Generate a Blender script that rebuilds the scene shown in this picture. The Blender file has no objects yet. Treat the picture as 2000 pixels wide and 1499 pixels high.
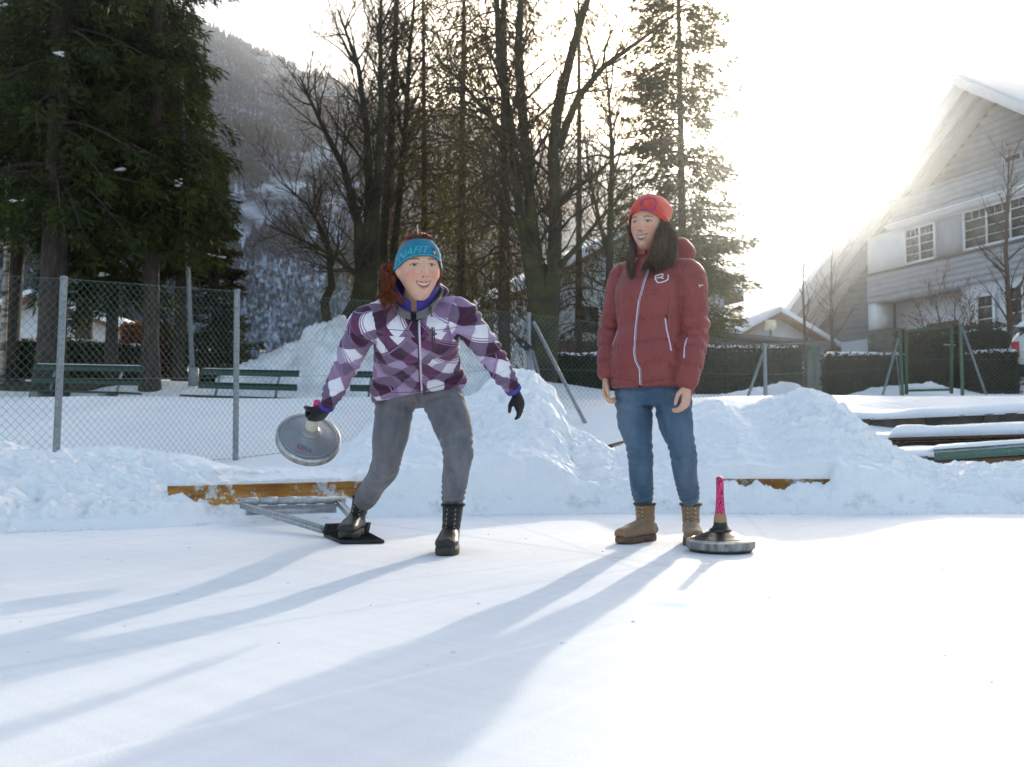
import bpy, bmesh, math, random
import numpy as np
from mathutils import Vector, Matrix
from mathutils.bvhtree import BVHTree

scene = bpy.context.scene
COL = scene.collection

# ------------------------------------------------------------------ camera
FPX = 1944.0                       # focal length in pixels of the 2000 px wide photograph (35 mm)
CAM_H = 0.5
TILT = math.atan(100.0 / FPX)
cam_data = bpy.data.cameras.new('camera')
cam = bpy.data.objects.new('camera', cam_data)
COL.objects.link(cam)
cam.location = (0, 0, CAM_H)
cam.rotation_euler = (math.pi / 2 + TILT, 0, 0)
cam_data.sensor_width = 36.0
cam_data.lens = 36.0 * FPX / 2000.0
cam_data.clip_start = 0.05
cam_data.clip_end = 9000
cam_data.dof.use_dof = True
cam_data.dof.focus_distance = 4.4
cam_data.dof.aperture_fstop = 5.0
scene.camera = cam

# ------------------------------------------------------------------ sky, sun, exposure
SUN_AZ = math.radians(18.2)        # to the right of the view axis
SUN_EL = math.radians(15.6)
world = bpy.data.worlds.new('World')
scene.world = world
world.use_nodes = True
wn = world.node_tree.nodes
wl = world.node_tree.links
wn.clear()
w_out = wn.new('ShaderNodeOutputWorld')
w_bg = wn.new('ShaderNodeBackground')
w_sky = wn.new('ShaderNodeTexSky')
w_sky.sky_type = 'NISHITA'
w_sky.sun_disc = False
w_sky.sun_elevation = SUN_EL
w_sky.sun_rotation = SUN_AZ
w_sky.altitude = 800
w_sky.air_density = 1.0
w_sky.dust_density = 4.0
w_sky.ozone_density = 1.0
w_bg.inputs['Strength'].default_value = 0.15
wl.new(w_sky.outputs[0], w_bg.inputs['Color'])
wl.new(w_bg.outputs[0], w_out.inputs['Surface'])

sun_data = bpy.data.lights.new('sun', 'SUN')
sun_data.energy = 2.0
sun_data.angle = math.radians(0.9)
sun_data.color = (1.0, 0.975, 0.95)
sun = bpy.data.objects.new('sun', sun_data)
COL.objects.link(sun)
SUN_DIR = Vector((math.sin(SUN_AZ) * math.cos(SUN_EL), math.cos(SUN_AZ) * math.cos(SUN_EL), math.sin(SUN_EL)))
sun.rotation_euler = (-SUN_DIR).to_track_quat('-Z', 'Y').to_euler()
sun.location = (20, 60, 40)

scene.view_settings.view_transform = 'Standard'
scene.view_settings.look = 'None'
scene.view_settings.gamma = 1.0
scene.view_settings.exposure = 1.76
scene.view_settings.use_white_balance = True
scene.view_settings.white_balance_temperature = 8050
scene.view_settings.white_balance_tint = 10
scene.render.engine = 'CYCLES'
scene.cycles.use_denoising = True
scene.cycles.max_bounces = 6
scene.cycles.diffuse_bounces = 4
scene.cycles.glossy_bounces = 2
scene.cycles.transmission_bounces = 4
scene.cycles.transparent_max_bounces = 8
scene.cycles.volume_bounces = 0
scene.cycles.caustics_reflective = False
scene.cycles.caustics_refractive = False
scene.cycles.use_adaptive_sampling = True
scene.cycles.adaptive_threshold = 0.015

# ------------------------------------------------------------------ helpers
_ct, _st = math.cos(TILT), math.sin(TILT)

def ray(px, py):
    a = (px - 1000.0) / FPX
    b = (750.0 - py) / FPX
    return Vector((a, _ct - b * _st, _st + b * _ct))

def at(px, py, D):
    """a point at depth D metres in front of the camera, read off the photograph"""
    d = ray(px, py)
    return Vector((0, 0, CAM_H)) + d * (D / d.y)

def on_z(px, py, z=0.0):
    d = ray(px, py)
    return Vector((0, 0, CAM_H)) + d * ((z - CAM_H) / d.z)

def V(*a):
    return Vector(a)

def lerp(a, b, t):
    return a + (b - a) * t

def sstep(a, b, x):
    t = np.clip((x - a) / (b - a), 0, 1)
    return t * t * (3 - 2 * t)

_rs = np.random.RandomState(7)
_PERM = _rs.rand(512, 512)

def vnoise(x, y, seed=0):
    x = np.asarray(x, float) + seed * 17.31
    y = np.asarray(y, float) + seed * 9.77
    xi = np.floor(x).astype(int); yi = np.floor(y).astype(int)
    fx = x - xi; fy = y - yi
    fx = fx * fx * fx * (fx * (fx * 6 - 15) + 10); fy = fy * fy * fy * (fy * (fy * 6 - 15) + 10)
    a = _PERM[xi % 512, yi % 512]; b = _PERM[(xi + 1) % 512, yi % 512]
    c = _PERM[xi % 512, (yi + 1) % 512]; d = _PERM[(xi + 1) % 512, (yi + 1) % 512]
    return ((a * (1 - fx) + b * fx) * (1 - fy) + (c * (1 - fx) + d * fx) * fy) * 2 - 1

def fbm(x, y, seed=0, octv=4, gain=0.5):
    s = 0; amp = 1.0; tot = 0
    x = np.asarray(x, float); y = np.asarray(y, float)
    for o in range(octv):
        s = s + amp * vnoise(x * 2 ** o, y * 2 ** o, seed + o * 3)
        tot += amp; amp *= gain
    return s / tot

def vnoise3(p, seed=0):
    return (vnoise(p[:, 0] + p[:, 2] * 0.37, p[:, 1] - p[:, 2] * 0.91, seed)
            + vnoise(p[:, 2] - p[:, 0] * 0.53, p[:, 1] * 0.71 + p[:, 0] * 0.4, seed + 5)) * 0.5

def unit(a):
    return a / np.maximum(np.linalg.norm(a, axis=-1, keepdims=True), 1e-9)

ORIGIN = {}

def link(o):
    COL.objects.link(o)
    return o

def tag(o, label, cat, group=None, kind=None):
    if label: o['label'] = label
    if cat: o['category'] = cat
    if group: o['group'] = group
    if kind: o['kind'] = kind
    return o

def thing(name, loc, label, cat, group=None):
    o = bpy.data.objects.new(name, None)
    o.empty_display_size = 0.1
    o.location = loc
    link(o)
    ORIGIN[o.name] = Vector(loc)
    return tag(o, label, cat, group)

def mesh_from(name, v, polys, smooth=False):
    """v (n,3); polys: list of (m,k) int arrays"""
    me = bpy.data.meshes.new(name)
    v = np.asarray(v, np.float32)
    me.vertices.add(len(v))
    me.vertices.foreach_set('co', v.ravel())
    polys = [np.asarray(p, np.int32) for p in polys if len(p)]
    loops = np.concatenate([p.ravel() for p in polys])
    tot = np.concatenate([np.full(len(p), p.shape[1], np.int32) for p in polys])
    start = np.concatenate([[0], np.cumsum(tot)[:-1]]).astype(np.int32)
    me.loops.add(len(loops)); me.loops.foreach_set('vertex_index', loops)
    me.polygons.add(len(tot))
    me.polygons.foreach_set('loop_start', start)
    me.polygons.foreach_set('loop_total', tot)
    if smooth:
        me.polygons.foreach_set('use_smooth', np.ones(len(tot), bool))
    me.update(calc_edges=True)
    me.validate()
    return me

def frame(d, hint=(0, 0, 1)):
    d = Vector(d).normalized()
    h = Vector(hint)
    if abs(d.dot(h.normalized())) > 0.97:
        h = Vector((1, 0, 0)) if abs(d.x) < 0.9 else Vector((0, 1, 0))
    r = d.cross(h).normalized()
    u = r.cross(d).normalized()
    return r, u, d

class MB:
    """collects geometry of ONE part"""
    def __init__(self):
        self.v = []; self.p = {}; self.n = 0
    def raw(self, v, *polys):
        v = np.asarray(v, float).reshape(-1, 3)
        for p in polys:
            p = np.asarray(p, int)
            if len(p) == 0: continue
            self.p.setdefault(p.shape[1], []).append(p + self.n)
        self.v.append(v); self.n += len(v)
        return self
    def box(self, c, s, R=None):
        hx, hy, hz = s[0] / 2, s[1] / 2, s[2] / 2
        v = np.array([[x, y, z] for x in (-hx, hx) for y in (-hy, hy) for z in (-hz, hz)])
        if R is not None:
            v = v @ np.array(R.to_3x3()).T
        return self.raw(v + np.array(c), [[0, 1, 3, 2], [4, 6, 7, 5], [0, 4, 5, 1], [2, 3, 7, 6], [0, 2, 6, 4], [1, 5, 7, 3]])
    def beam(self, a, b, w, h, hint=(0, 0, 1)):
        a = Vector(a); b = Vector(b)
        r, u, d = frame(b - a, hint)
        r = np.array(r) * w / 2; u = np.array(u) * h / 2
        v = []
        for p in (np.array(a), np.array(b)):
            v += [p - r - u, p + r - u, p + r + u, p - r + u]
        return self.raw(v, [[0, 3, 2, 1], [4, 5, 6, 7], [0, 1, 5, 4], [1, 2, 6, 5], [2, 3, 7, 6], [3, 0, 4, 7]])
    def bbox(self, a, b, w, h, bev, hint=(0, 0, 1)):
        """a beam with bevelled long edges"""
        a = Vector(a); b = Vector(b)
        r, u, d = frame(b - a, hint)
        r = np.array(r); u = np.array(u); d = np.array(d)
        sec = []
        for sx, sy in ((-1, -1), (1, -1), (1, 1), (-1, 1)):
            p1 = (sx * (w / 2 - bev), sy * h / 2); p2 = (sx * w / 2, sy * (h / 2 - bev))
            sec += [p1, p2] if sx * sy > 0 else [p2, p1]
        v = []
        for p in (np.array(a), np.array(b)):
            v += [p + r * x + u * y for x, y in sec]
        q = [[i, (i + 1) % 8, 8 + (i + 1) % 8, 8 + i] for i in range(8)]
        return self.raw(v, q, [list(range(7, -1, -1)), list(range(8, 16))])
    def tube(self, pts, rad, n=8, cap=True, hint=(0, 0, 1), flat=1.0):
        P = [Vector(p) for p in pts]
        if not hasattr(rad, '__len__'): rad = [rad] * len(P)
        v = []
        r = None
        for i, p in enumerate(P):
            d = (P[min(i + 1, len(P) - 1)] - P[max(i - 1, 0)])
            if d.length < 1e-9: d = Vector((0, 0, 1))
            d.normalize()
            if r is None:
                r, u, _ = frame(d, hint)
            else:
                r = (r - d * r.dot(d))
                if r.length < 1e-6: r, u, _ = frame(d, hint)
                r.normalize(); u = r.cross(d)
            for k in range(n):
                a = 2 * math.pi * k / n
                v.append(p + (r * math.cos(a) + u * (math.sin(a) * flat)) * rad[i])
        m = len(P)
        q = [[i * n + k, i * n + (k + 1) % n, (i + 1) * n + (k + 1) % n, (i + 1) * n + k] for i in range(m - 1) for k in range(n)]
        if cap:
            return self.raw(v, q, [list(range(n - 1, -1, -1)), [(m - 1) * n + k for k in range(n)]])
        return self.raw(v, q)
    def lathe(self, prof, n=32, M=None, cap=True):
        v = []
        for (r, z) in prof:
            for k in range(n):
                a = 2 * math.pi * k / n
                v.append((r * math.cos(a), r * math.sin(a), z))
        v = np.array(v)
        if M is not None:
            v = v @ np.array(M.to_3x3()).T + np.array(M.translation)
        m = len(prof)
        q = [[i * n + k, i * n + (k + 1) % n, (i + 1) * n + (k + 1) % n, (i + 1) * n + k] for i in range(m - 1) for k in range(n)]
        if cap:
            return self.raw(v, q, [list(range(n - 1, -1, -1)), [(m - 1) * n + k for k in range(n)]])
        return self.raw(v, q)
    def prism(self, poly, a, b):
        """poly: 3D points of one face (coplanar), extruded by vector b-a"""
        P = np.array([np.array(p) for p in poly]); off = np.array(Vector(b) - Vector(a))
        n = len(P)
        v = np.concatenate([P, P + off])
        return self.raw(v, [[i, (i + 1) % n, n + (i + 1) % n, n + i] for i in range(n)], [list(range(n - 1, -1, -1)), list(range(n, 2 * n))])
    def arrays(self):
        return np.concatenate(self.v), [np.concatenate(a) for a in self.p.values()]
    def build(self, name, mat, parent=None, smooth=False, loc=None, label=None):
        v, polys = self.arrays()
        if parent is not None:
            org = ORIGIN[parent.name]
        else:
            org = Vector(loc) if loc is not None else Vector((0, 0, 0))
        me = mesh_from(name, v - np.array(org), polys, smooth)
        if mat is not None: me.materials.append(mat)
        o = bpy.data.objects.new(name, me)
        link(o)
        ORIGIN[o.name] = Vector(org)
        if parent is not None: o.parent = parent
        else: o.location = org
        if label: o['label'] = label
        return o

def smooth_angle(o, deg=40):
    """smooth faces, hard edges above an angle"""
    me = o.data
    me.polygons.foreach_set('use_smooth', np.ones(len(me.polygons), bool))
    bm = bmesh.new(); bm.from_mesh(me)
    lim = math.radians(deg)
    for e in bm.edges:
        if len(e.link_faces) == 2:
            e.smooth = e.calc_face_angle(0) < lim
    bm.to_mesh(me); bm.free()
    return o

def copy_tree(o, parent=None):
    c = o.copy(); COL.objects.link(c)
    ORIGIN[c.name] = ORIGIN.get(o.name, Vector((0, 0, 0)))
    c.parent = parent
    for ch in list(o.children):
        copy_tree(ch, c)
    return c

# ------------------------------------------------------------------ materials
def new_mat(name):
    m = bpy.data.materials.new(name); m.use_nodes = True
    nt = m.node_tree
    b = nt.nodes.get('Principled BSDF')
    return m, nt, b

def N(nt, typ, **kw):
    n = nt.nodes.new('ShaderNode' + typ)
    for k, v in kw.items(): setattr(n, k, v)
    return n

def ramp(nt, fac, stops):
    r = N(nt, 'ValToRGB')
    el = r.color_ramp.elements
    while len(el) < len(stops): el.new(0.5)
    for e, (p, c) in zip(el, stops):
        e.position = p; e.color = (*c, 1) if len(c) == 3 else c
    nt.links.new(fac, r.inputs[0])
    return r.outputs[0]

def mat(name, col, rough=0.6, metal=0.0, col2=None, nscale=8.0, ndetail=5.0, lo=0.35, hi=0.65, bump=0.0, bscale=60.0, bdist=0.01,
        spec=0.5, stretch=None, transl=0.0, sheen=0.0, coat=0.0, world_pos=False, bdetail=4.0):
    m, nt, b = new_mat(name)
    L = nt.links
    b.inputs['Base Color'].default_value = (*col, 1)
    b.inputs['Roughness'].default_value = rough
    b.inputs['Metallic'].default_value = metal
    b.inputs['Specular IOR Level'].default_value = spec
    if sheen: b.inputs['Sheen Weight'].default_value = sheen
    if coat: b.inputs['Coat Weight'].default_value = coat
    if world_pos:
        src = N(nt, 'NewGeometry').outputs['Position']
    else:
        src = N(nt, 'TexCoord').outputs['Object']
    if stretch:
        mp = N(nt, 'Mapping'); mp.inputs['Scale'].default_value = stretch
        L.new(src, mp.inputs[0]); src = mp.outputs[0]
    colour_out = None
    if col2 is not None:
        no = N(nt, 'TexNoise'); no.inputs['Scale'].default_value = nscale; no.inputs['Detail'].default_value = ndetail
        no.inputs['Roughness'].default_value = 0.62
        L.new(src, no.inputs[0])
        colour_out = ramp(nt, no.outputs[0], [(lo, col), (hi, col2)])
        L.new(colour_out, b.inputs['Base Color'])
    if bump:
        n2 = N(nt, 'TexNoise'); n2.inputs['Scale'].default_value = bscale; n2.inputs['Detail'].default_value = bdetail
        L.new(src, n2.inputs[0])
        bp = N(nt, 'Bump'); bp.inputs['Strength'].default_value = bump; bp.inputs['Distance'].default_value = bdist
        L.new(n2.outputs[0], bp.inputs['Height']); L.new(bp.outputs[0], b.inputs['Normal'])
    if transl:
        tr = N(nt, 'BsdfTranslucent')
        if colour_out is not None: L.new(colour_out, tr.inputs[0])
        else: tr.inputs[0].default_value = (*col, 1)
        mx = N(nt, 'MixShader'); mx.inputs[0].default_value = transl
        out = nt.nodes.get('Material Output')
        L.new(b.outputs[0], mx.inputs[1]); L.new(tr.outputs[0], mx.inputs[2]); L.new(mx.outputs[0], out.inputs[0])
    return m

M = {}
M['snow'] = mat('snow', (0.86, 0.88, 0.91), 0.65, col2=(0.90, 0.91, 0.925), nscale=3, bump=0.45, bscale=38, bdist=0.012, spec=0.25, world_pos=True, bdetail=8)
M['snow_far'] = mat('snow_far', (0.84, 0.86, 0.90), 0.7, col2=(0.9, 0.91, 0.925), nscale=1.2, bump=0.4, bscale=6, bdist=0.05, spec=0.2, world_pos=True)
M['snow_dirty'] = mat('snow_dirty', (0.60, 0.615, 0.63), 0.75, col2=(0.84, 0.85, 0.87), nscale=1.6, lo=0.35, hi=0.6, bump=0.6, bscale=7, bdist=0.06, spec=0.2, world_pos=True, ndetail=9)
M['galv'] = mat('galvanised_steel', (0.17, 0.19, 0.21), 0.5, 0.25, col2=(0.30, 0.325, 0.345), nscale=30, bump=0.1, bscale=90, bdist=0.002)
M['galv_light'] = mat('worn_galvanised_bar', (0.36, 0.38, 0.40), 0.45, 0.4, col2=(0.52, 0.54, 0.56), nscale=25, bump=0.1, bscale=90, bdist=0.002)
M['galv_wire'] = mat('fence_wire', (0.10, 0.16, 0.15), 0.5, 0.2)
M['green_paint'] = mat('green_paint', (0.035, 0.10, 0.065), 0.5, col2=(0.06, 0.13, 0.08), nscale=9, bump=0.15, bscale=80, bdist=0.003)
M['bench_green'] = mat('bench_green', (0.022, 0.062, 0.045), 0.55, col2=(0.035, 0.085, 0.06), nscale=5, bump=0.3, bscale=40, bdist=0.004, stretch=(1, 8, 8))
M['concrete'] = mat('concrete', (0.20, 0.19, 0.175), 0.9, col2=(0.32, 0.31, 0.29), nscale=6, bump=0.5, bscale=50, bdist=0.006)
M['dark_concrete'] = mat('dark_wet_concrete', (0.030, 0.025, 0.022), 0.85, col2=(0.085, 0.068, 0.055), nscale=5, bump=0.6, bscale=40, bdist=0.01)
M['bark_spruce'] = mat('spruce_bark', (0.030, 0.021, 0.016), 0.95, col2=(0.085, 0.062, 0.050), nscale=7, stretch=(2.2, 2.2, 0.5), bump=0.9, bscale=14, bdist=0.04)
M['bark_bare'] = mat('mossy_bark', (0.032, 0.026, 0.017), 0.95, col2=(0.070, 0.068, 0.020), nscale=2.2, lo=0.4, hi=0.68, bump=0.9, bscale=16, bdist=0.03)
M['bark_red'] = mat('reddish_bark', (0.045, 0.026, 0.019), 0.95, col2=(0.10, 0.060, 0.042), nscale=5, stretch=(2, 2, 0.6), bump=0.8, bscale=14, bdist=0.03)
M['twig'] = mat('brown_twig', (0.060, 0.040, 0.028), 0.9, col2=(0.10, 0.065, 0.04), nscale=2)
M['needle_dark'] = mat('spruce_needles', (0.018, 0.030, 0.008), 0.6, col2=(0.072, 0.092, 0.016), nscale=1.3, lo=0.36, hi=0.66, transl=0.30, world_pos=True, spec=0.25)
M['needle_olive'] = mat('olive_needles', (0.065, 0.058, 0.018), 0.6, col2=(0.16, 0.125, 0.045), nscale=1.2, transl=0.35, world_pos=True, spec=0.25)
M['needle_pine'] = mat('pine_needles', (0.065, 0.078, 0.028), 0.55, col2=(0.15, 0.16, 0.065), nscale=1.0, transl=0.40, world_pos=True, spec=0.3)
M['needle_small'] = mat('brown_green_needles', (0.026, 0.030, 0.012), 0.6, col2=(0.080, 0.074, 0.026), nscale=1.6, transl=0.25, world_pos=True, spec=0.25)
M['hedge'] = mat('hedge_leaves', (0.035, 0.050, 0.020), 0.6, col2=(0.14, 0.15, 0.060), nscale=2.5, transl=0.2, world_pos=True, spec=0.3)
M['hedge_dark'] = mat('dark_hedge_leaves', (0.014, 0.020, 0.010), 0.6, col2=(0.050, 0.052, 0.024), nscale=2.0, transl=0.25, world_pos=True, spec=0.3)
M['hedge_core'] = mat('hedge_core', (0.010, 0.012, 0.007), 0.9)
M['beech'] = mat('copper_beech_leaves', (0.20, 0.050, 0.014), 0.6, col2=(0.46, 0.14, 0.035), nscale=3, transl=0.3, world_pos=True)
M['dry_leaf'] = mat('dry_brown_leaf', (0.30, 0.115, 0.045), 0.6, col2=(0.42, 0.20, 0.08), nscale=3, transl=0.5, world_pos=True)
M['white_wall'] = mat('white_render', (0.66, 0.67, 0.70), 0.85, col2=(0.74, 0.75, 0.77), nscale=1.5, bump=0.2, bscale=60, bdist=0.004)
M['brown_wood'] = mat('brown_timber', (0.13, 0.060, 0.036), 0.75, col2=(0.20, 0.095, 0.055), nscale=4, stretch=(1, 1, 6), bump=0.3, bscale=20, bdist=0.006)
M['glass'] = mat('window_glass', (0.025, 0.026, 0.024), 0.06, col2=(0.055, 0.052, 0.045), nscale=0.8, spec=0.7)
M['clad'] = mat('grey_cladding', (0.36, 0.37, 0.39), 0.8, col2=(0.42, 0.43, 0.45), nscale=2.5, bump=0.25, bscale=12, bdist=0.004)
M['clad_dark'] = mat('dark_grey_cladding', (0.19, 0.19, 0.195), 0.8, col2=(0.24, 0.24, 0.245), nscale=2.5, bump=0.25, bscale=12, bdist=0.004)
M['white_trim'] = mat('white_trim', (0.72, 0.73, 0.75), 0.6, col2=(0.78, 0.79, 0.80), nscale=4)
M['stone_dark'] = mat('dark_rubble_stone', (0.085, 0.078, 0.072), 0.9, col2=(0.17, 0.155, 0.14), nscale=3.5, bump=0.8, bscale=9, bdist=0.05)
M['roof_metal'] = mat('grey_roof', (0.10, 0.10, 0.105), 0.6, col2=(0.16, 0.16, 0.165), nscale=2)
M['black_rubber'] = mat('black_rubber', (0.012, 0.012, 0.013), 0.6, col2=(0.022, 0.022, 0.024), nscale=30, bump=0.2, bscale=120, bdist=0.002)
# ================================================================== ground: ice, snow, banks, mountains
def structure(o):
    o['kind'] = 'structure'
    return o

# ---- ice sheet
def ice_material():
    m, nt, b = new_mat('frosted_ice')
    L = nt.links
    pos = N(nt, 'NewGeometry').outputs['Position']
    # broad tone patches
    n1 = N(nt, 'TexNoise'); n1.inputs['Scale'].default_value = 0.9; n1.inputs['Detail'].default_value = 6
    mp = N(nt, 'Mapping', vector_type='TEXTURE'); mp.inputs['Rotation'].default_value = (0, 0, math.radians(24)); mp.inputs['Scale'].default_value = (1 / 0.6, 1 / 1.4, 1)
    L.new(pos, mp.inputs[0]); L.new(mp.outputs[0], n1.inputs[0])
    c1 = ramp(nt, n1.outputs[0], [(0.30, (0.80, 0.825, 0.86)), (0.62, (0.88, 0.89, 0.905))])
    # fine scratches, long grains in two directions
    def grain(rot, sx, sy, seed):
        mq = N(nt, 'Mapping', vector_type='TEXTURE'); mq.inputs['Rotation'].default_value = (0, 0, math.radians(rot)); mq.inputs['Scale'].default_value = (1 / sx, 1 / sy, 1)
        mq.inputs['Location'].default_value = (seed, seed, 0)
        nn = N(nt, 'TexNoise'); nn.inputs['Scale'].default_value = 1.0; nn.inputs['Detail'].default_value = 7; nn.inputs['Roughness'].default_value = 0.7
        L.new(pos, mq.inputs[0]); L.new(mq.outputs[0], nn.inputs[0])
        return nn.outputs[0]
    g1 = grain(-38, 1.0, 17.0, 3.0)
    g2 = grain(58, 0.8, 12.0, 8.0)
    mx = N(nt, 'Math', operation='MULTIPLY'); L.new(g1, mx.inputs[0]); L.new(g2, mx.inputs[1])
    c2 = ramp(nt, mx.outputs[0], [(0.10, (0.90, 0.91, 0.93)), (0.30, (1, 1, 1))])
    mul = N(nt, 'MixRGB', blend_type='MULTIPLY'); mul.inputs[0].default_value = 1.0
    L.new(c1, mul.inputs[1]); L.new(c2, mul.inputs[2])
    cur = mul.outputs[0]
    # pale worn patches and marks: a blue paint smear and white scraped arcs, each with a shape of its own
    def mark(centre, sx, sy, rot, colr, ring=None, thr=(0.45, 0.75), strength=0.8):
        nonlocal cur
        mq = N(nt, 'Mapping', vector_type='TEXTURE'); mq.inputs['Location'].default_value = (centre[0], centre[1], 0)
        mq.inputs['Rotation'].default_value = (0, 0, rot); mq.inputs['Scale'].default_value = (sx, sy, 1)
        L.new(pos, mq.inputs[0])
        ln = N(nt, 'VectorMath', operation='LENGTH'); L.new(mq.outputs[0], ln.inputs[0])
        nn = N(nt, 'TexNoise'); nn.inputs['Scale'].default_value = 26; nn.inputs['Detail'].default_value = 5
        L.new(pos, nn.inputs[0])
        if ring:
            su = N(nt, 'Math', operation='SUBTRACT'); L.new(ln.outputs['Value'], su.inputs[0]); su.inputs[1].default_value = 1.0
            ab = N(nt, 'Math', operation='ABSOLUTE'); L.new(su.outputs[0], ab.inputs[0])
            dv = N(nt, 'Math', operation='DIVIDE'); L.new(ab.outputs[0], dv.inputs[0]); dv.inputs[1].default_value = ring
            val = dv.outputs[0]
        else:
            val = ln.outputs['Value']
        inv = N(nt, 'Math', operation='SUBTRACT', use_clamp=True); inv.inputs[0].default_value = 1.0; L.new(val, inv.inputs[1])
        ad = N(nt, 'Math', operation='MULTIPLY'); L.new(inv.outputs[0], ad.inputs[0]); L.new(nn.outputs[0], ad.inputs[1])
        fac = ramp(nt, ad.outputs[0], [(thr[0] * 0.5, (0, 0, 0)), (thr[1] * 0.5, (strength,) * 3)])
        mm = N(nt, 'MixRGB'); L.new(fac, mm.inputs[0]); L.new(cur, mm.inputs[1]); mm.inputs[2].default_value = (*colr, 1)
        cur = mm.outputs[0]
    # long scuffed tracks left by sliding stocks, in gentle arcs
    for (qx, qy, rad, wid, col_) in ((-14.0, -6.0, 17.6, 0.0032, (0.66, 0.70, 0.75)), (-14.0, -6.0, 17.9, 0.0020, (0.92, 0.93, 0.94)), (-22.0, 9.0, 23.6, 0.0016, (0.70, 0.735, 0.78)),
                                     (12.0, -9.0, 17.2, 0.0022, (0.70, 0.735, 0.78)), (12.0, -9.0, 16.5, 0.0014, (0.93, 0.935, 0.94)), (-9.0, 14.0, 13.6, 0.0022, (0.72, 0.75, 0.79)), (-30.0, -3.0, 31.2, 0.0012, (0.70, 0.735, 0.78))):
        mark((qx, qy), rad, rad, 0.0, col_, ring=wid, thr=(0.35, 0.8), strength=0.55)
    p = on_z(1322, 1183); mark((p.x, p.y), 0.13, 0.10, math.radians(-30), (0.36, 0.60, 0.78), thr=(0.3, 0.75), strength=0.75)
    p = on_z(1705, 1325); mark((p.x, p.y), 0.105, 0.10, 0.3, (0.92, 0.93, 0.94), ring=0.35, thr=(0.3, 0.7), strength=0.95)
    p = on_z(1700, 1364); mark((p.x, p.y), 0.07, 0.018, 0.1, (0.93, 0.935, 0.94), thr=(0.2, 0.6), strength=0.95)
    L.new(cur, b.inputs['Base Color'])
    b.inputs['Roughness'].default_value = 0.55
    b.inputs['Specular IOR Level'].default_value = 0.16
    rr = ramp(nt, mx.outputs[0], [(0.1, (0.62,) * 3), (0.4, (0.72,) * 3)])
    L.new(rr, b.inputs['Roughness'])
    # frost grain
    nf = N(nt, 'TexNoise'); nf.inputs['Scale'].default_value = 160; nf.inputs['Detail'].default_value = 4
    L.new(pos, nf.inputs[0])
    b1 = N(nt, 'Bump'); b1.inputs['Strength'].default_value = 0.35; b1.inputs['Distance'].default_value = 0.003
    L.new(nf.outputs[0], b1.inputs['Height'])
    b2 = N(nt, 'Bump'); b2.inputs['Strength'].default_value = 0.03; b2.inputs['Distance'].default_value = 0.002
    L.new(mx.outputs[0], b2.inputs['Height']); L.new(b1.outputs[0], b2.inputs['Normal'])
    b3 = N(nt, 'Bump'); b3.inputs['Strength'].default_value = 0.12; b3.inputs['Distance'].default_value = 0.02
    L.new(n1.outputs[0], b3.inputs['Height']); L.new(b2.outputs[0], b3.inputs['Normal'])
    L.new(b3.outputs[0], b.inputs['Normal'])
    return m
M['ice'] = ice_material()

mb = MB()
mb.raw([(-40, -40, 0), (40, -40, 0), (40, 7.6, 0), (-40, 7.6, 0)], [[0, 1, 2, 3]])
structure(mb.build('ice_rink', M['ice']))

# ---- base line of the snow bank along the rink edge, and its crest as the photograph shows it
_base_pts = [(-1500, 4.2), (-400, 4.8)] + [(px, CAM_H * FPX / (py - 850)) for px, py in
             ((0, 1038), (330, 1028), (470, 1018), (760, 1007), (1000, 1003), (1300, 1001), (1700, 1003), (2000, 1001))] + [(2400, 6.6), (3600, 6.9)]
_bx = np.array([(px - 1000) / FPX * D for px, D in _base_pts]); _by = np.array([D for px, D in _base_pts])
def base_y(x): return np.interp(x, _bx, _by)

_crest = [(-1500, 850, 1.1), (-400, 852, 1.0), (-60, 858, 0.95), (0, 864, 0.95), (40, 884, 0.9), (130, 874, 0.95), (250, 880, 0.95), (330, 890, 0.9), (430, 912, 0.8), (480, 930, 0.75),
          (530, 921, 0.85), (620, 916, 0.95), (680, 880, 1.1), (740, 815, 1.25), (800, 794, 1.3), (860, 786, 1.35), (920, 771, 1.4), (960, 742, 1.45), (1000, 722, 1.45),
          (1040, 726, 1.45), (1076, 762, 1.45), (1098, 800, 1.4), (1110, 838, 1.3), (1160, 862, 1.2), (1200, 882, 1.15), (1230, 870, 1.15), (1280, 840, 1.2),
          (1330, 802, 1.25), (1370, 790, 1.3), (1400, 781, 1.3), (1440, 802, 1.3), (1480, 790, 1.3), (1520, 768, 1.3), (1565, 762, 1.3), (1620, 775, 1.3), (1650, 812, 1.25),
          (1690, 850, 1.15), (1740, 880, 1.0), (1800, 905, 0.9), (1850, 918, 0.85), (1900, 906, 0.85), (1950, 915, 0.85), (2000, 908, 0.85), (2400, 900, 0.9), (3600, 895, 1.0)]
_cX, _cY, _cZ = [], [], []
for px, py, off in _crest:
    x = (px - 1000) / FPX * 6.5
    for _ in range(6):
        D = float(base_y(x)) + off
        x = (px - 1000) / FPX * D
    p = at(px, py, D)
    _cX.append(p.x); _cY.append(off); _cZ.append(p.z)
_cX = np.array(_cX); _cY = np.array(_cY); _cZ = np.array(_cZ)

def left_rise(x, y):
    return 0.10 + 1.08 * sstep(9.5, 16.8, y)

def ground_z(x, y):
    """open snow ground behind the rink"""
    x = np.asarray(x, float); y = np.asarray(y, float)
    zl = 0.08 + 1.00 * sstep(9.0, 16.2, y - 0.25 * np.clip(x + 2, -3, 3))
    zr = 0.10 + 0.95 * sstep(9.0, 14.0, y)
    zl = zl + 0.58 * sstep(18.4, 21.8, y)
    zr = zr + 0.32 * sstep(16.0, 22.0, y)
    z = zl + (zr - zl) * sstep(0.5, 3.0, x)
    return z + 0.04 * fbm(x * 0.5, y * 0.5, 3) * sstep(8, 12, y)

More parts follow.
